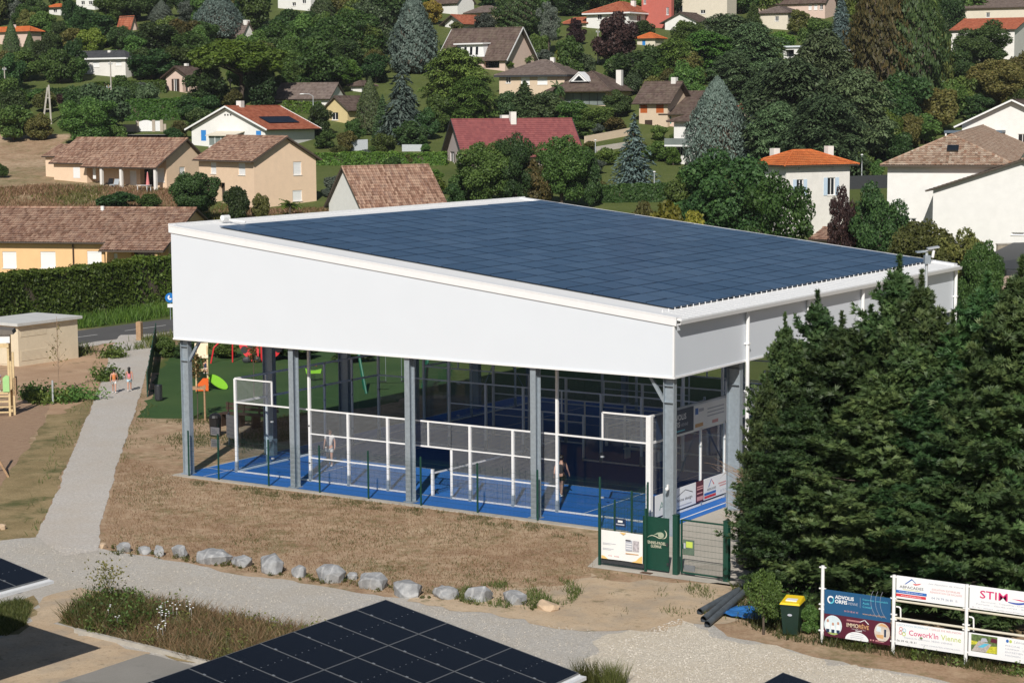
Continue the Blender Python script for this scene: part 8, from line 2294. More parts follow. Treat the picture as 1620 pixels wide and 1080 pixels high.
# ------------------------------------------------------------------ hedges
def hedge(name, label, A, B, h, th, leaf, n, tint, group=None):
    A, B = Vector(A), Vector(B)
    d = B - A
    L = math.hypot(d.x, d.y)
    t = thing('hedge', label, 'hedge', A, math.atan2(d.y, d.x), group)
    rr = np.random.default_rng(int(L * 10))
    zz = lambda x: d.z * x / L
    core = MB().hexa([(0, 0.15, -0.6), (L, 0.15, d.z - 0.6), (L, th - 0.15, d.z - 0.6), (0, th - 0.15, -0.6), (0.1, 0.2, h - 0.2), (L - 0.1, 0.2, d.z + h - 0.2), (L - 0.1, th - 0.2, d.z + h - 0.2), (0.1, th - 0.2, h - 0.2)])
    core.build('stems', M['bark'], t)
    a_f, a_t, a_e = L * h, L * th, th * h
    p = np.array([a_f, a_f * 0.3, a_t * 1.3, a_e, a_e]); p /= p.sum()
    f = rr.choice(5, n, p=p)
    x, y, z = rr.uniform(0, L, n), rr.uniform(0, th, n), rr.uniform(-0.1, h, n)
    j = rr.normal(0, 0.06, n)
    nn = np.zeros((n, 3))
    y = np.where(f == 0, 0.06 + j, np.where(f == 1, th - 0.06 + j, y)); nn[f == 0] = (0, -1, 0.3); nn[f == 1] = (0, 1, 0.3)
    z = np.where(f == 2, h - 0.05 + j, z); nn[f == 2] = (0, 0, 1)
    x = np.where(f == 3, 0.05 + j, np.where(f == 4, L - 0.05 + j, x)); nn[f == 3] = (-1, 0, .3); nn[f == 4] = (1, 0, .3)
    bulge = 0.12 * np.sin(x * 0.9) * np.cos(x * 0.37 + z * 1.3) + 0.07 * np.sin(x * 3.1 + z * 2.2)
    y = y - np.where(f == 0, bulge, 0); z = z + np.where(f == 2, bulge, 0) + np.array([zz(q) for q in x])
    V = cards(np.stack([x, y, z], 1), unit(nn + rr.normal(size=(n, 3)) * 0.6), leaf * rr.uniform(0.6, 1.4, n), 1.6, np.stack([rr.normal(0, .6, n), rr.normal(0, .3, n) - 0.3, np.full(n, -0.6)], 1), rr)
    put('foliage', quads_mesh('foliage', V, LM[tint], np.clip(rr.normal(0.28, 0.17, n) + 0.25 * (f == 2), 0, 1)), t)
P = at(272, 468)
def hp(u, v): return at(u, v)
hedge('hedge', 'tall dense green hedge between the road and the orange bungalow', (-50.6, 10, 0), (-50.6, 46.5, 0.0), 3.75, 1.8, 0.17, 42000, 'hedge')
hedge('hedge', 'far part of the tall hedge running behind the white hall corner', (-50.6, 46.5, 0.0), (-49.6, 84, 0.3), 3.9, 1.8, 0.19, 20000, 'hedge')
hedge('hedge', 'clipped green hedge wall behind the white garden gate', hp(184, 192), hp(318, 190), 2.9, 1.5, 0.25, 6000, 'hedge')
hedge('hedge', 'long low hedge line below the slate roofed white house', hp(150, 150), hp(262, 148), 1.8, 1.5, 0.25, 3500, 'hedge')
hedge('hedge', 'dark hedge line across the left slope above the dry field', hp(-30, 158), hp(152, 148), 1.0, 1.5, 0.25, 4500, 'hedged')
hedge('hedge', 'low bright green hedge on the lawn left of the red roof', hp(498, 262), hp(706, 262), 1.5, 1.4, 0.22, 6500, 'hedge')
hedge('hedge', 'dark green hedge under the blue spruce behind the hall', hp(938, 322), hp(1072, 320), 1.9, 1.6, 0.22, 5000, 'hedged')
hedge('hedge', 'clipped hedge below the cream gabled house by the cedar', hp(784, 108), hp(818, 107), 1.2, 1.2, 0.22, 900, 'hedge')
hedge('hedge', 'bright green hedge in front of the long taupe roofed house', hp(448, 178), hp(502, 182), 1.6, 1.4, 0.22, 1800, 'hedge')
hedge('hedge', 'green hedge below the balcony house and terrace', hp(938, 258), hp(1064, 252), 1.1, 1.4, 0.22, 2600, 'hedge')
# ------------------------------------------------------------------ the row of conifers at the right
def leyland(seed, n_branch=330, per=105, H=10.0, Rm=2.2, low=0.05):
    r = np.random.default_rng(seed)
    C, Nn, T, S, Tn = [], [], [], [], []
    mb = MB().path([(0, 0, -0.1), (0.05, 0, H * 0.5), (0, 0, H * 0.97)], [0.17, 0.11, 0.015], 8)
    for b in range(n_branch):
        f = r.uniform(low, 0.985) ** 0.9
        z = H * f
        prof = np.interp(f, [0, 0.12, 0.35, 0.6, 0.8, 0.92, 1.0], [0.82, 1.0, 0.98, 0.82, 0.52, 0.26, 0.05])
        a = r.uniform(0, 2 * math.pi)
        l = Rm * prof * r.uniform(0.55, 1.22) * (1 + 0.22 * math.sin(3 * a + 5 * f + seed) * math.sin(9 * f + seed))
        up = r.uniform(0.25, 1.05) + 0.5 * f
        d = np.array([math.cos(a), math.sin(a), 0])
        perp = np.array([-d[1], d[0], 0])
        m = int(per * (0.3 + 0.7 * prof))
        s = r.uniform(0.30, 1.0, m) ** 0.65
        wid = 0.05 + 0.30 * (1.06 - s) ** 0.8 * (0.45 + 0.55 * prof)
        side, vert = r.normal(0, 1, m) * wid, r.normal(0, 1, m) * wid * 0.7
        c = d[None] * (l * s)[:, None] + perp[None] * side[:, None]
        c[:, 2] = z + up * l * (s ** 1.4) * 0.62 - 0.20 * l * s + vert - np.abs(side) * 0.10
        C.append(c)
        T.append(d[None] + perp[None] * (np.sign(side) * np.minimum(1, np.abs(side) / 0.12) * 0.8)[:, None] + np.array([[0, 0, up * 0.95]]) + r.normal(size=(1, 3)) * 0.35 + r.normal(size=(m, 3)) * 0.4)
        Nn.append(np.array([[0, 0, 0.55]]) + d[None] * 0.55 + r.normal(size=(m, 3)) * 0.6)
        S.append(np.full(m, 0.046) * r.uniform(0.65, 1.5, m))
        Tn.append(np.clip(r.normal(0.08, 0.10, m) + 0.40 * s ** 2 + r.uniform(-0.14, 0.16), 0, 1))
        if b % 6 == 0:
            e_ = d * l * 0.75; mb.path([(0, 0, z * 0.96), tuple(np.array([e_[0] * .5, e_[1] * .5, z])), tuple(np.array([e_[0], e_[1], z + up * l * 0.25]))], [0.03, 0.02, 0.006], 4)
    m = 300
    zz = H * (0.84 + 0.22 * r.uniform(0, 1, m) ** 1.3)
    k = np.clip(1.05 - zz / H, 0.012, 1) * 0.62
    C.append(np.stack([r.normal(0, 1, m) * k, r.normal(0, 1, m) * k, zz], 1)); T.append(np.array([[0, 0, 1.0]]) + r.normal(size=(m, 3)) * 0.5); Nn.append(r.normal(size=(m, 3))); S.append(np.full(m, 0.05)); Tn.append(r.uniform(0.2, 0.6, m))
    c, n_, t_, s_ = np.concatenate(C), unit(np.concatenate(Nn)), np.concatenate(T), np.concatenate(S)
    V, tn = [], np.concatenate(Tn)
    b_ = unit(np.cross(n_, t_))
    t_ = unit(np.cross(b_, n_))
    for w in (-0.42, 0.0, 0.42):          # every spray is a fan of three narrow blades
        tt = unit(t_ + b_ * w)
        V.append(cards(c + tt * s_[:, None] * 1.1, n_, s_, 4.6, tt, r))
    return quads_mesh('crown', np.concatenate(V), LM['ley'], np.concatenate([tn] * 3)), mb.mesh('trunk', M['bark'], True)
LEY = [leyland(11), leyland(12), leyland(13)]
LP = [ # u of the tip, world y, v of the tip, width, label
 (1214, -5.2, 600, 0.46, 'smaller conifer at the left end of the row, beside the gate, with bare twigs'),
 (1270, -7.0, 640, 0.95, 'low broad conifer just behind the blue advertising board'),
 (1242, -3.4, 512, 0.66, 'conifer second from the left in the row, in front of the white downpipes'),
 (1293, -1.6, 476, 0.90, 'conifer standing back nearer the hall side, left of the tall tip'),
 (1332, -4.6, 512, 1.05, 'conifer between the pointed left tip and the tallest one'),
 (1378, -1.4, 500, 1.0, 'conifer with blunt top just left of the tallest conifer'),
 (1422, -2.2, 424, 1.05, 'tallest conifer with pointed tip below the floodlight mast'),
 (1385, -7.2, 610, 1.2, 'low wide conifer behind the white emblem boards in the middle of the row'),
 (1458, -3.4, 448, 0.85, 'conifer with narrow tip right of the floodlight mast'),
 (1446, -6.0, 540, 1.1, 'conifer standing before the narrow tipped one, middle of the row'),
 (1500, -7.0, 600, 1.25, 'wide conifer behind the board with big red letters'),
 (1508, -3.2, 508, 0.95, 'lower conifer before the flat roofed building'),
 (1562, -5.0, 452, 1.1, 'conifer with broad bushy top near the right picture edge'),
 (1580, -7.4, 560, 1.2, 'low wide conifer in front of the broad bushy one at the right'),
 (1616, -6.4, 430, 1.15, 'rightmost conifer, cut off by the picture edge'),
 (1700, -6.6, 430, 1.1, 'conifer outside the right picture edge')]
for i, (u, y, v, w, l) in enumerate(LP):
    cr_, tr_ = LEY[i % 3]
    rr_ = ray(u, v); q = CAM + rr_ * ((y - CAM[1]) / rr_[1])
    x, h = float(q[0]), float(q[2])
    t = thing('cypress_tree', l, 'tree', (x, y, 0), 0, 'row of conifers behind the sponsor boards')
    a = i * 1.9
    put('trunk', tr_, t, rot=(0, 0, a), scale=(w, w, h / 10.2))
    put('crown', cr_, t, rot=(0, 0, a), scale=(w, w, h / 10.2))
    if i == 0: TX, TY = x, y
# bare twigs at the left end
r = np.random.default_rng(3)
tw = MB()
for k in range(46):
    z = r.uniform(0.9, 3.6); a = r.uniform(2.4, 4.6)
    p = np.array([TX, TY, z]); d = np.array([math.cos(a), math.sin(a), r.uniform(-0.1, 0.45)]); l = r.uniform(0.9, 1.7)
    q = p + d * l * 0.6; e = p + d * l + np.array([0, 0, 0.15])
    tw.path([tuple(p), tuple(q), tuple(e)], [0.018, 0.010, 0.004], 4)
    for j in range(5):
        s = r.uniform(0.4, 1.0); b = p + d * l * s
        dd = d + r.normal(size=3) * 0.5
        tw.tube(tuple(b), tuple(b + dd * 0.3), 0.005, 0.002, 3, False)
tw = tw.build('dead_twigs', M['twig'])
tw.parent = [o for o in col.objects if o.get('label', '').startswith('smaller conifer')][0]
tw.location = (-TX, -TY, 0)
# shadowy mass behind the hoarding: low boughs
# ------------------------------------------------------------------ saplings and weeds
def sapling(label, loc, h, crown_z, cw, tint, n=260, stakes=None, leaf=0.09, bare=False):
    t = thing('sapling', label, 'tree', loc)
    rr = np.random.default_rng(int(h * 100))
    mb = MB().path([(0, 0, 0), (0.02, 0, h * 0.5), (0, 0.01, h)], [0.03, 0.022, 0.008], 6)
    tips = []
    for k in range(26):
        z = rr.uniform(crown_z, h * 0.95); a = rr.uniform(0, 6.28); l = cw * rr.uniform(0.4, 1.0) * (1.2 - (z - crown_z) / (h - crown_z + .01))
        q = (l * math.cos(a), l * math.sin(a), z + l * 0.9)
        mb.tube((0, 0, z), q, 0.010, 0.004, 4, False); tips.append(((0, 0, z), q))
    mb.build('trunk', M['twig'] if bare else M['bark'], t)
    c = []
    for k in range(n):
        a, b = tips[rr.integers(len(tips))]
        s = rr.uniform(0.3, 1.05)
        c.append(np.array(a) + (np.array(b) - np.array(a)) * s + rr.normal(0, 0.06, 3))
    c = np.array(c)
    V = cards(c, unit(rr.normal(size=(n, 3)) + [[0, 0, .6]]), leaf * rr.uniform(0.6, 1.3, n), 1.7, None, rr)
    put('crown', quads_mesh('crown', V, LM[tint], rr.uniform(0, .7, n)), t)
    return t
p = at(313, 664, 0)
t = sapling('young tree with reddish leaves held by two wooden stakes left of the court', (p.x, p.y, 0), 3.3, 1.9, 0.7, 'rust', 300)
stk = thing('tree_stakes', 'pair of wooden tree stakes with crossbars round the young tree', 'stakes', (p.x, p.y, 0), CAMROT)
for x in (-0.36, 0.36):
    for y in (-0.3, 0.3): MB().tube((x, y, 0), (x, y, 1.7), 0.045, n=7).build('stake', M['wood'], stk)
for y in (-0.3, 0.3): MB().bar((-0.42, y, 1.6), (0.42, y, 1.6), 0.05, 0.09).build('crossbar', M['wood'], stk)
for x in (-0.36, 0.36): MB().bar((x, -0.36, 1.5), (x, 0.36, 1.5), 0.05, 0.09).build('crossbar', M['wood'], stk)
p = at(402, 640, 0); sapling('young reddish tree behind the court corner, seen through the wire', (p.x, p.y, 0), 3.4, 2.0, 0.5, 'rust', 240)
p = at(93, 622, 0); sapling('bare thin young tree beside the utility cabin', (p.x, p.y, 0), 4.2, 1.2, 0.8, 'olive', 60, bare=True)

def blades(name, label, pts, n, hmin, hmax, w, tint, seed, lean=0.35, cat=None, z=0.0, patch=None):
    """grass blades scattered in a polygon: one object nobody could count"""
    rr = np.random.default_rng(seed)
    P = np.array(pts)
    lo, hi = P.min(0), P.max(0)
    q = rr.uniform(lo, hi, (n * 3, 2))
    x, y = q[:, 0], q[:, 1]
    ins = np.zeros(len(q), bool)
    j = len(P) - 1
    for i in range(len(P)):
        c = ((P[i, 1] > y) != (P[j, 1] > y)) & (x < (P[j, 0] - P[i, 0]) * (y - P[i, 1]) / (P[j, 1] - P[i, 1] + 1e-12) + P[i, 0])
        ins ^= c; j = i
    q = q[ins]
    if patch:
        sc_, th = patch
        v = np.sin(q[:, 0] * sc_ + 1.3 * np.sin(q[:, 1] * sc_ * 0.7)) * np.cos(q[:, 1] * sc_ * 1.1 + np.sin(q[:, 0] * sc_ * 0.5)) + 0.5 * np.sin(q[:, 0] * sc_ * 2.7 + q[:, 1] * sc_ * 2.1)
        q = q[v + rr.normal(0, 0.3, len(q)) > th]
    q = q[:n]; m = len(q)
    h = rr.uniform(hmin, hmax, m) ** 1.0
    a = rr.uniform(0, 6.28, m)
    b = np.stack([np.cos(a), np.sin(a), np.zeros(m)], 1) * (w / 2)
    base = np.stack([q[:, 0], q[:, 1], np.full(m, z)], 1)
    tip = base + np.stack([rr.normal(0, lean, m) * h, rr.normal(0, lean, m) * h, h], 1)
    mid = (base + tip) / 2 + np.array([[0, 0, 0.08]]) * h[:, None]
    V = np.stack([base - b, base + b, mid + b * 0.8, mid - b * 0.8, mid - b * 0.8, mid + b * 0.8, tip + b * 0.1, tip - b * 0.1], 1).reshape(-1, 3)
    me = quads_mesh(name, V, LM[tint], np.repeat(np.clip(rr.normal(0.3, 0.2, m), 0, 1), 2))
    o = put(name, me)
    tag(o, label, cat or 'grass', kind='stuff')
    return o
BED = poly_px([(98, 985), (118, 968), (168, 940), (240, 950), (330, 968), (430, 988), (520, 1003), (560, 1016), (480, 1056), (420, 1066), (318, 1050), (236, 1026), (150, 1006)])
blades('tall_weeds', 'tall dry and green weeds growing in the bed by the kerb', BED, 6500, 0.10, 0.40, 0.022, 'weed', 1, 0.65, patch=(1.9, -0.7))
blades('dry_stalks', 'straw coloured stalks among the weeds of the bed', BED, 8000, 0.15, 0.5, 0.015, 'straw', 2, 0.7, patch=(1.3, -0.8))
BL = poly_px([(98, 985), (118, 966), (150, 950), (210, 955), (260, 985), (200, 1004), (150, 1004)])
blades('tall_weeds', 'dense green weeds at the left end of the bed', BL, 2500, 0.2, 0.6, 0.03, 'grassg', 3, 0.5)
def weeds(name, label, pts, n, size, tint, seed, hmax):
    r_ = np.random.default_rng(seed)
    P = np.array(pts); lo, hi = P.min(0), P.max(0)
    q = r_.uniform(lo, hi, (n * 3, 2)); x, y = q[:, 0], q[:, 1]
    ins = np.zeros(len(q), bool); j = len(P) - 1
    for i in range(len(P)):
        ins ^= ((P[i, 1] > y) != (P[j, 1] > y)) & (x < (P[j, 0] - P[i, 0]) * (y - P[i, 1]) / (P[j, 1] - P[i, 1] + 1e-12) + P[i, 0]); j = i
    q = q[ins][:n]; k = len(q); per = 34
    hh = np.repeat(r_.uniform(0.25, 1.0, k) * hmax, per)
    c = np.repeat(np.column_stack([q, np.zeros(k)]), per, 0) + r_.normal(0, 1, (k * per, 3)) * np.column_stack([hh * 0.32, hh * 0.32, hh * 0])
    c[:, 2] = np.abs(r_.normal(0.5, 0.3, k * per)) * hh
    V = cards(c, unit(r_.normal(size=(k * per, 3)) + [[0, 0, .5]]), size * r_.uniform(0.6, 1.4, k * per), 1.8, None, r_)
    tag(put(name, quads_mesh(name, V, LM[tint], np.clip(np.repeat(r_.uniform(0, .6, k), per) + r_.normal(0, .1, k * per), 0, 1))), label, 'weeds', kind='stuff')
weeds('leafy_weeds', 'leafy green weeds crowding the left part of the bed', BL, 60, 0.055, 'mid', 41, 0.75)
weeds('leafy_weeds', 'scattered leafy weeds among the dry stalks of the bed', BED, 120, 0.05, 'olive', 42, 0.5)
weeds('leafy_weeds', 'leafy weeds under the hoarding boards', [(32.4, -12.0), (42, -12.1), (42, -11.0), (32.4, -10.8)], 60, 0.05, 'mid', 43, 0.4)
for (u, v, w_, l) in ((180, 566, 0.5, 'tall weeds beside the path near the road'), (163, 602, 0.55, 'weedy clump on the left path edge'), (112, 634, 1.0, 'weeds round the bare sapling'), (75, 637, 0.7, 'weeds beside the short marker pole'), (50, 630, 0.6, 'weedy clump beside the play tower')):
    p = at(u, v, 0)
    weeds('leafy_weeds', l, [(p.x - w_, p.y - w_), (p.x + w_, p.y - w_), (p.x + w_, p.y + w_ * 1.5), (p.x - w_, p.y + w_ * 1.5)], int(16 + 22 * w_), 0.10, 'mid', u, 0.85)
weeds('leafy_weeds', 'low weeds round the feet of the boulders', [(q.x, q.y) for q in (at(u, v, 0) for u, v in ((170, 866), (340, 884), (520, 912), (700, 938), (870, 956), (868, 970), (700, 952), (520, 927), (340, 896), (170, 876)))], 90, 0.035, 'olive', 77, 0.22)
weeds('leafy_weeds', 'rank weeds between the blue tarpaulin and the bin', [(29.2, -10.4), (30.6, -10.7), (30.8, -9.2), (29.4, -9.0)], 34, 0.05, 'mid', 91, 1.1)
hw = MB()
rr = np.random.default_rng(8)
tg = thing('weed_plant', 'tall branching wild weed rising over the left end of the bed', 'plant', (*at(170, 962, 0).xy, 0))
for k in range(9):
    a = rr.uniform(0, 6.28); l = rr.uniform(0.2, 0.5)
    z = rr.uniform(0.4, 0.9)
    hw.path([(0, 0, 0), (0.03, 0, z)], [0.014, 0.01], 5).path([(0.03, 0, z), (l * math.cos(a), l * math.sin(a), z + 0.5)], [0.009, 0.004], 4)
hw.build('stem', LM['olive'], tg)
c = rr.normal(0, 1, (260, 3)) * [0.28, 0.28, 0.22] + [0, 0, 1.1]
put('foliage', quads_mesh('foliage', cards(c, unit(rr.normal(size=(260, 3))), 0.06, 1.5), LM['olive'], rr.uniform(0, .8, 260)), tg)
# white flowers in the bed
fl = MB()
for u, v in [(257, 972), (262, 968), (274, 972), (280, 974), (300, 970), (303, 978), (255, 982), (262, 986), (250, 1004), (258, 1006), (262, 1000), (172, 978), (186, 990), (268, 980), (254, 976)]:
    p = at(u, v + 8, 0)
    fl.tube((p.x, p.y, 0), (p.x, p.y, 0.44), 0.003, n=4)
    for k in range(3): fl.ball((p.x + rr.normal(0, .06), p.y + rr.normal(0, .06), 0.45 + rr.normal(0, .05)), 0.03, 0.03, 0.015, 6, 4)
tag(fl.build('wild_flowers', M['bwhite']), 'white flower heads among the weeds of the bed', 'flowers', kind='stuff')
LAWN = poly_px([(160, 858), (178, 775), (196, 720), (290, 756), (460, 778), (650, 800), (850, 826), (930, 850), (940, 895), (900, 935), (700, 950), (520, 925), (300, 890)])
blades('dry_grass', 'short dry grass blades over the brown lawn before the courts', LAWN, 26000, 0.03, 0.10, 0.016, 'straw', 4, 0.6)
blades('green_grass', 'thin green grass in patches over the brown lawn', LAWN, 9000, 0.04, 0.11, 0.016, 'grassg', 5, 0.5, patch=(0.45, 0.55))
EDGE = poly_px([(290, 758), (460, 779), (650, 802), (850, 828), (925, 846), (930, 862), (850, 842), (650, 814), (460, 790), (290, 766)])
blades('green_grass', 'green grass strip along the blue court edge', EDGE, 5200, 0.03, 0.10, 0.016, 'grassg', 6, 0.6, patch=(2.3, 0.2))
ROW = poly_px([(700, 940), (760, 925), (880, 915), (930, 930), (900, 960), (820, 965), (740, 956)])
blades('green_grass', 'long green grass among the right hand stones', ROW, 2600, 0.06, 0.22, 0.022, 'grassg', 7, 0.6, patch=(1.6, 0.25))
DP = poly_px([(900, 930), (960, 905), (1150, 930), (1220, 960), (1300, 1020), (1180, 1000), (1080, 985), (1000, 995)])
blades('green_grass', 'grass tufts over the bare dirt before the gate', DP, 3000, 0.05, 0.16, 0.022, 'grassg', 8, 0.5, patch=(1.3, 0.75))
HB = [(28.8, -10.9), (31.0, -12.0), (32.4, -12.05), (36.5, -12.1), (42, -12.1), (42, -10.6), (30, -8.5), (28.2, -8.8)]
blades('green_grass', 'weeds and grass under the hoarding and the bin', HB, 6500, 0.08, 0.34, 0.022, 'grassg', 9, 0.5, patch=(1.1, -0.2))
WP = [(27.2, -7.5), (30.8, -8.0), (30.9, -9.3), (29.0, -8.9)]
blades('tall_weeds', 'rank green weeds around the pipes and the bin', WP, 2600, 0.1, 0.45, 0.03, 'grassg', 10, 0.5)
PE = poly_px([(57, 848), (94, 764), (124, 690), (150, 628), (172, 572), (150, 570), (120, 628), (90, 690), (60, 764), (20, 848)])
blades('green_grass', 'grass verge on the left side of the gravel path', PE, 9000, 0.06, 0.22, 0.028, 'grassg', 11, 0.5, patch=(0.8, 0.1))
PR = poly_px([(158, 858), (176, 770), (192, 716), (213, 656), (226, 616), (244, 640), (222, 690), (200, 740), (184, 800), (166, 858)])
blades('green_grass', 'grass verge on the right side of the gravel path', PR, 5000, 0.05, 0.2, 0.026, 'grassg', 12, 0.5, patch=(0.9, 0.2))
LL = poly_px([(240, 640), (330, 660), (380, 668), (480, 652), (470, 690), (380, 720), (300, 735), (215, 715)])
blades('green_grass', 'patchy grass between the play lawn and the hall corner', LL, 8000, 0.04, 0.15, 0.026, 'grassg', 13, 0.5, patch=(0.5, 0.0))
RB = [(-46.0, 12), (-46.0, 90), (-50.4, 90), (-50.4, 12)]
blades('verge_grass', 'long grass on the bank between the road and the tall hedge', RB, 15000, 0.25, 0.9, 0.06, 'hedge', 14, 0.4)
RS = [(-37.9, 24), (-37.8, 60), (-34.5, 60), (-33, 38), (-34.6, 25)]
blades('verge_grass', 'weeds between the road shoulder and the lawn', RS, 5000, 0.1, 0.6, 0.05, 'grassg', 15, 0.4, patch=(0.4, 0.0))
BR = [tuple(at(u, v).xy) for u, v in [(1040, 1070), (905, 1100), (900, 1048), (925, 1046), (960, 1060), (990, 1055)]]
for u, v, w in ((925, 1082, 34), (965, 1084, 40)):
    p = at(u, v, 0)
    blades('grass_tuft', 'green grass tuft growing in the pale gravel at the bottom' if w == 34 else 'wider green grass tuft in the pale gravel beside the other', [(p.x - .35, p.y - .35), (p.x + .35, p.y - .35), (p.x + .35, p.y + .35), (p.x - .35, p.y + .35)], 420, 0.3, 0.75, 0.016, 'grassg', u, 0.35)
VL = poly_px([(-20, 1004), (-10, 958), (30, 950), (52, 958), (40, 990), (10, 1006)])
blades('green_grass', 'green verge between the left carport and the sandy patch', VL, 3500, 0.06, 0.25, 0.02, 'grassg', 16, 0.5)
# loose gravel stones: real pebbles on the near lane
rr = np.random.default_rng(21)
def pebbles(name, label, pts, n, s0, s1, m, seed):
    r_ = np.random.default_rng(seed)
    P = np.array(pts); lo, hi = P.min(0), P.max(0)
    q = r_.uniform(lo, hi, (n * 3, 2)); x, y = q[:, 0], q[:, 1]
    ins = np.zeros(len(q), bool); j = len(P) - 1
    for i in range(len(P)):
        ins ^= ((P[i, 1] > y) != (P[j, 1] > y)) & (x < (P[j, 0] - P[i, 0]) * (y - P[i, 1]) / (P[j, 1] - P[i, 1] + 1e-12) + P[i, 0]); j = i
    q = q[ins][:n]; k = len(q)
    base = np.array([[1, 0, 0], [0, 1, 0], [-1, 0, 0], [0, -1, 0], [0, 0, .8]])
    F_ = np.array([[0, 1, 4], [1, 2, 4], [2, 3, 4], [3, 0, 4]])
    s = r_.uniform(s0, s1, (k, 1, 1)); a = r_.uniform(0, 6.28, k)
    rot = np.stack([np.stack([np.cos(a), -np.sin(a), 0 * a], 1), np.stack([np.sin(a), np.cos(a), 0 * a], 1), np.stack([0 * a, 0 * a, 1 + 0 * a], 1)], 1)
    b = (base[None] * r_.uniform(0.6, 1.3, (k, 5, 1)) * s) @ rot.transpose(0, 2, 1)
    b[:, :, :2] += q[:, None, :]; b[:, :, 2] += 0.012
    V = b[:, F_].reshape(-1, 3)
    me = quads_mesh(name, V, m, np.repeat(r_.uniform(0, 1, k), 4), n=3)
    tag(put(name, me), label, 'gravel', kind='stuff')
mp_, nt_2, b_2 = nodes('pebble')
a_ = N(nt_2, 'ShaderNodeAttribute', attribute_name='tone')
nt_2.links.new(ramp(nt_2, a_.outputs['Fac'], [(0, (0.36, 0.33, 0.285)), (0.5, (0.48, 0.44, 0.38)), (1, (0.60, 0.555, 0.48))]), b_2.inputs['Base Color'])
b_2.inputs['Roughness'].default_value = 0.9
GR = poly_px([(-40, 850), (160, 872), (300, 898), (430, 920), (560, 940), (700, 962), (840, 986), (960, 1000), (1000, 1100), (500, 1010), (300, 960), (160, 930), (-40, 930)])
pebbles('loose_gravel', 'loose stones lying on the grey gravel lane', GR, 7000, 0.010, 0.028, mp_, 1)
GW = poly_px([(960, 1020), (1075, 978), (1150, 1012), (1290, 1044), (1420, 1066), (1540, 1092), (1640, 1120), (1000, 1130)])
pebbles('loose_gravel', 'loose pale stones on the bright gravel at the right', GW, 8000, 0.012, 0.034, mp_, 2)

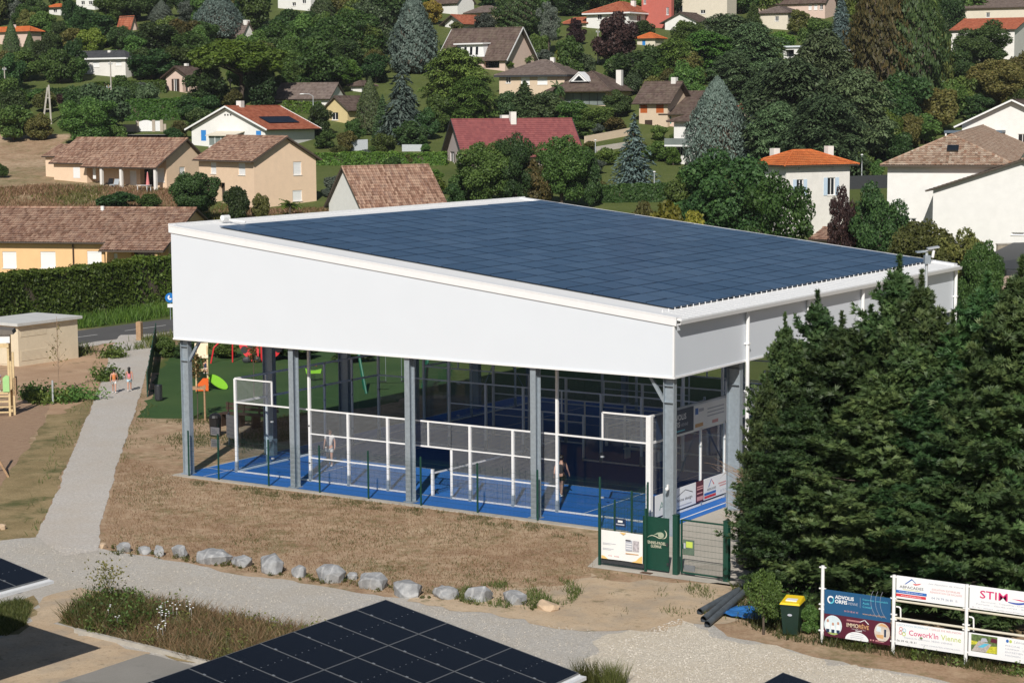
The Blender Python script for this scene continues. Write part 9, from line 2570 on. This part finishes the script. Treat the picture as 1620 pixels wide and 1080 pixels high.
# ------------------------------------------------------------------ undergrowth between the hillside trees
def undergrowth():
    r = np.random.default_rng(31)
    d = r.uniform(258, 440, 3200)
    l = r.uniform(-1, 1, 3200) * (0.30 * d + 12)
    X = CAM[0] + d * _fh[0] + l * _rh[0]; Y = CAM[1] + d * _fh[1] + l * _rh[1]
    keep = np.ones(len(X), bool)
    for (t, P, L, W, H, th, *_) in HOUSES:
        cx, cy = P.x - math.cos(th) * L / 2 - math.sin(th) * W / 2, P.y - math.sin(th) * L / 2 + math.cos(th) * W / 2
        keep &= (X - cx) ** 2 + (Y - cy) ** 2 > (max(L, W) * 0.5 + 3.0) ** 2
        # keep the view of the front clear
        fx, fy = P.x - math.cos(th) * L / 2 + 5 * math.sin(th) + 1.5, P.y - math.sin(th) * L / 2 - 5 * math.cos(th)
        keep &= (X - fx) ** 2 + (Y - fy) ** 2 > 6.0 ** 2
    for i in np.nonzero(keep)[0]:
        z_ = float(hz(X[i], Y[i])); u_, v_ = pix((X[i], Y[i], z_)); k = 3165.64 / dist((X[i], Y[i], z_))
        if overlaps_front(u_, v_ - 2.6 * k, v_, 4 * k, 3165.64 / k) or (v_ > 186 and 180 < u_ < 300): keep[i] = False
    X, Y = X[keep], Y[keep]
    n = len(X)
    Z = hz(X, Y)
    sz = r.uniform(1.0, 2.8, n)
    per = 70
    C = np.repeat(np.stack([X, Y, Z + sz * 0.35], 1), per, 0)
    dd = unit(r.normal(size=(n * per, 3))); dd[:, 2] = np.abs(dd[:, 2]) * 0.9 - 0.15
    S = np.repeat(sz, per)
    c = C + dd * S[:, None] * r.uniform(0.7, 1.05, (n * per, 1)) * np.array([[1, 1, 0.75]])
    V = cards(c, unit(dd + r.normal(size=dd.shape) * 0.6), 0.44 * r.uniform(0.6, 1.4, n * per), 1.4, None, r)
    tone = np.clip(np.repeat(r.uniform(0, 0.5, n), per) + r.normal(0, 0.12, n * per), 0, 1)
    o = put('undergrowth', quads_mesh('undergrowth', V, LM['mid'], tone))
    tag(o, 'dense green undergrowth covering the hillside between trees and houses', 'undergrowth', kind='stuff')
undergrowth()
# scrub and long grass in the meadow by the peach houses
MD = [tuple(at(u, v).xy) for u, v in [(-20, 300), (70, 294), (260, 300), (400, 332), (520, 332), (520, 350), (-20, 352)]]
def meadow(name, label, pts, n, h0, h1, w, tint, seed, patch=None):
    o = blades(name, label, pts, n, h0 * 0.5, h1 * 0.55, w, tint, seed, 0.5, patch=patch)
    me = o.data
    k = len(me.vertices)
    a = np.empty(k * 3, dtype=np.float32); me.vertices.foreach_get('co', a); a = a.reshape(-1, 3)
    a[:, 2] += hz(a[:, 0], a[:, 1]); me.vertices.foreach_set('co', a.ravel()); me.update()
meadow('meadow_grass', 'long dry meadow grass below the peach bungalow', MD, 16000, 0.3, 0.9, 0.09, 'straw', 17, patch=(0.25, -0.3))
meadow('meadow_grass', 'green scrub in the meadow below the peach bungalow', MD, 9000, 0.3, 0.9, 0.10, 'olive', 18, patch=(0.2, 0.2))
# ------------------------------------------------------------------ air
hx = MB()
hp_ = []
for l, d in ((-310, -70), (310, -70), (310, 890), (-310, 890)):
    hp_.append((CAM[0] + l * _rh[0] + d * _fh[0], CAM[1] + l * _rh[1] + d * _fh[1]))
hx.prism(hp_, -4.0, 112.0)
mh = bpy.data.materials.new('air')
mh.use_nodes = True
mh.node_tree.nodes.clear()
o_ = mh.node_tree.nodes.new('ShaderNodeOutputMaterial')
v_ = mh.node_tree.nodes.new('ShaderNodeVolumePrincipled')
v_.inputs['Color'].default_value = (0.85, 0.9, 1.0, 1)
v_.inputs['Density'].default_value = 0.00007
mh.node_tree.links.new(v_.outputs[0], o_.inputs['Volume'])
tag(hx.build('haze', mh), kind='stuff')
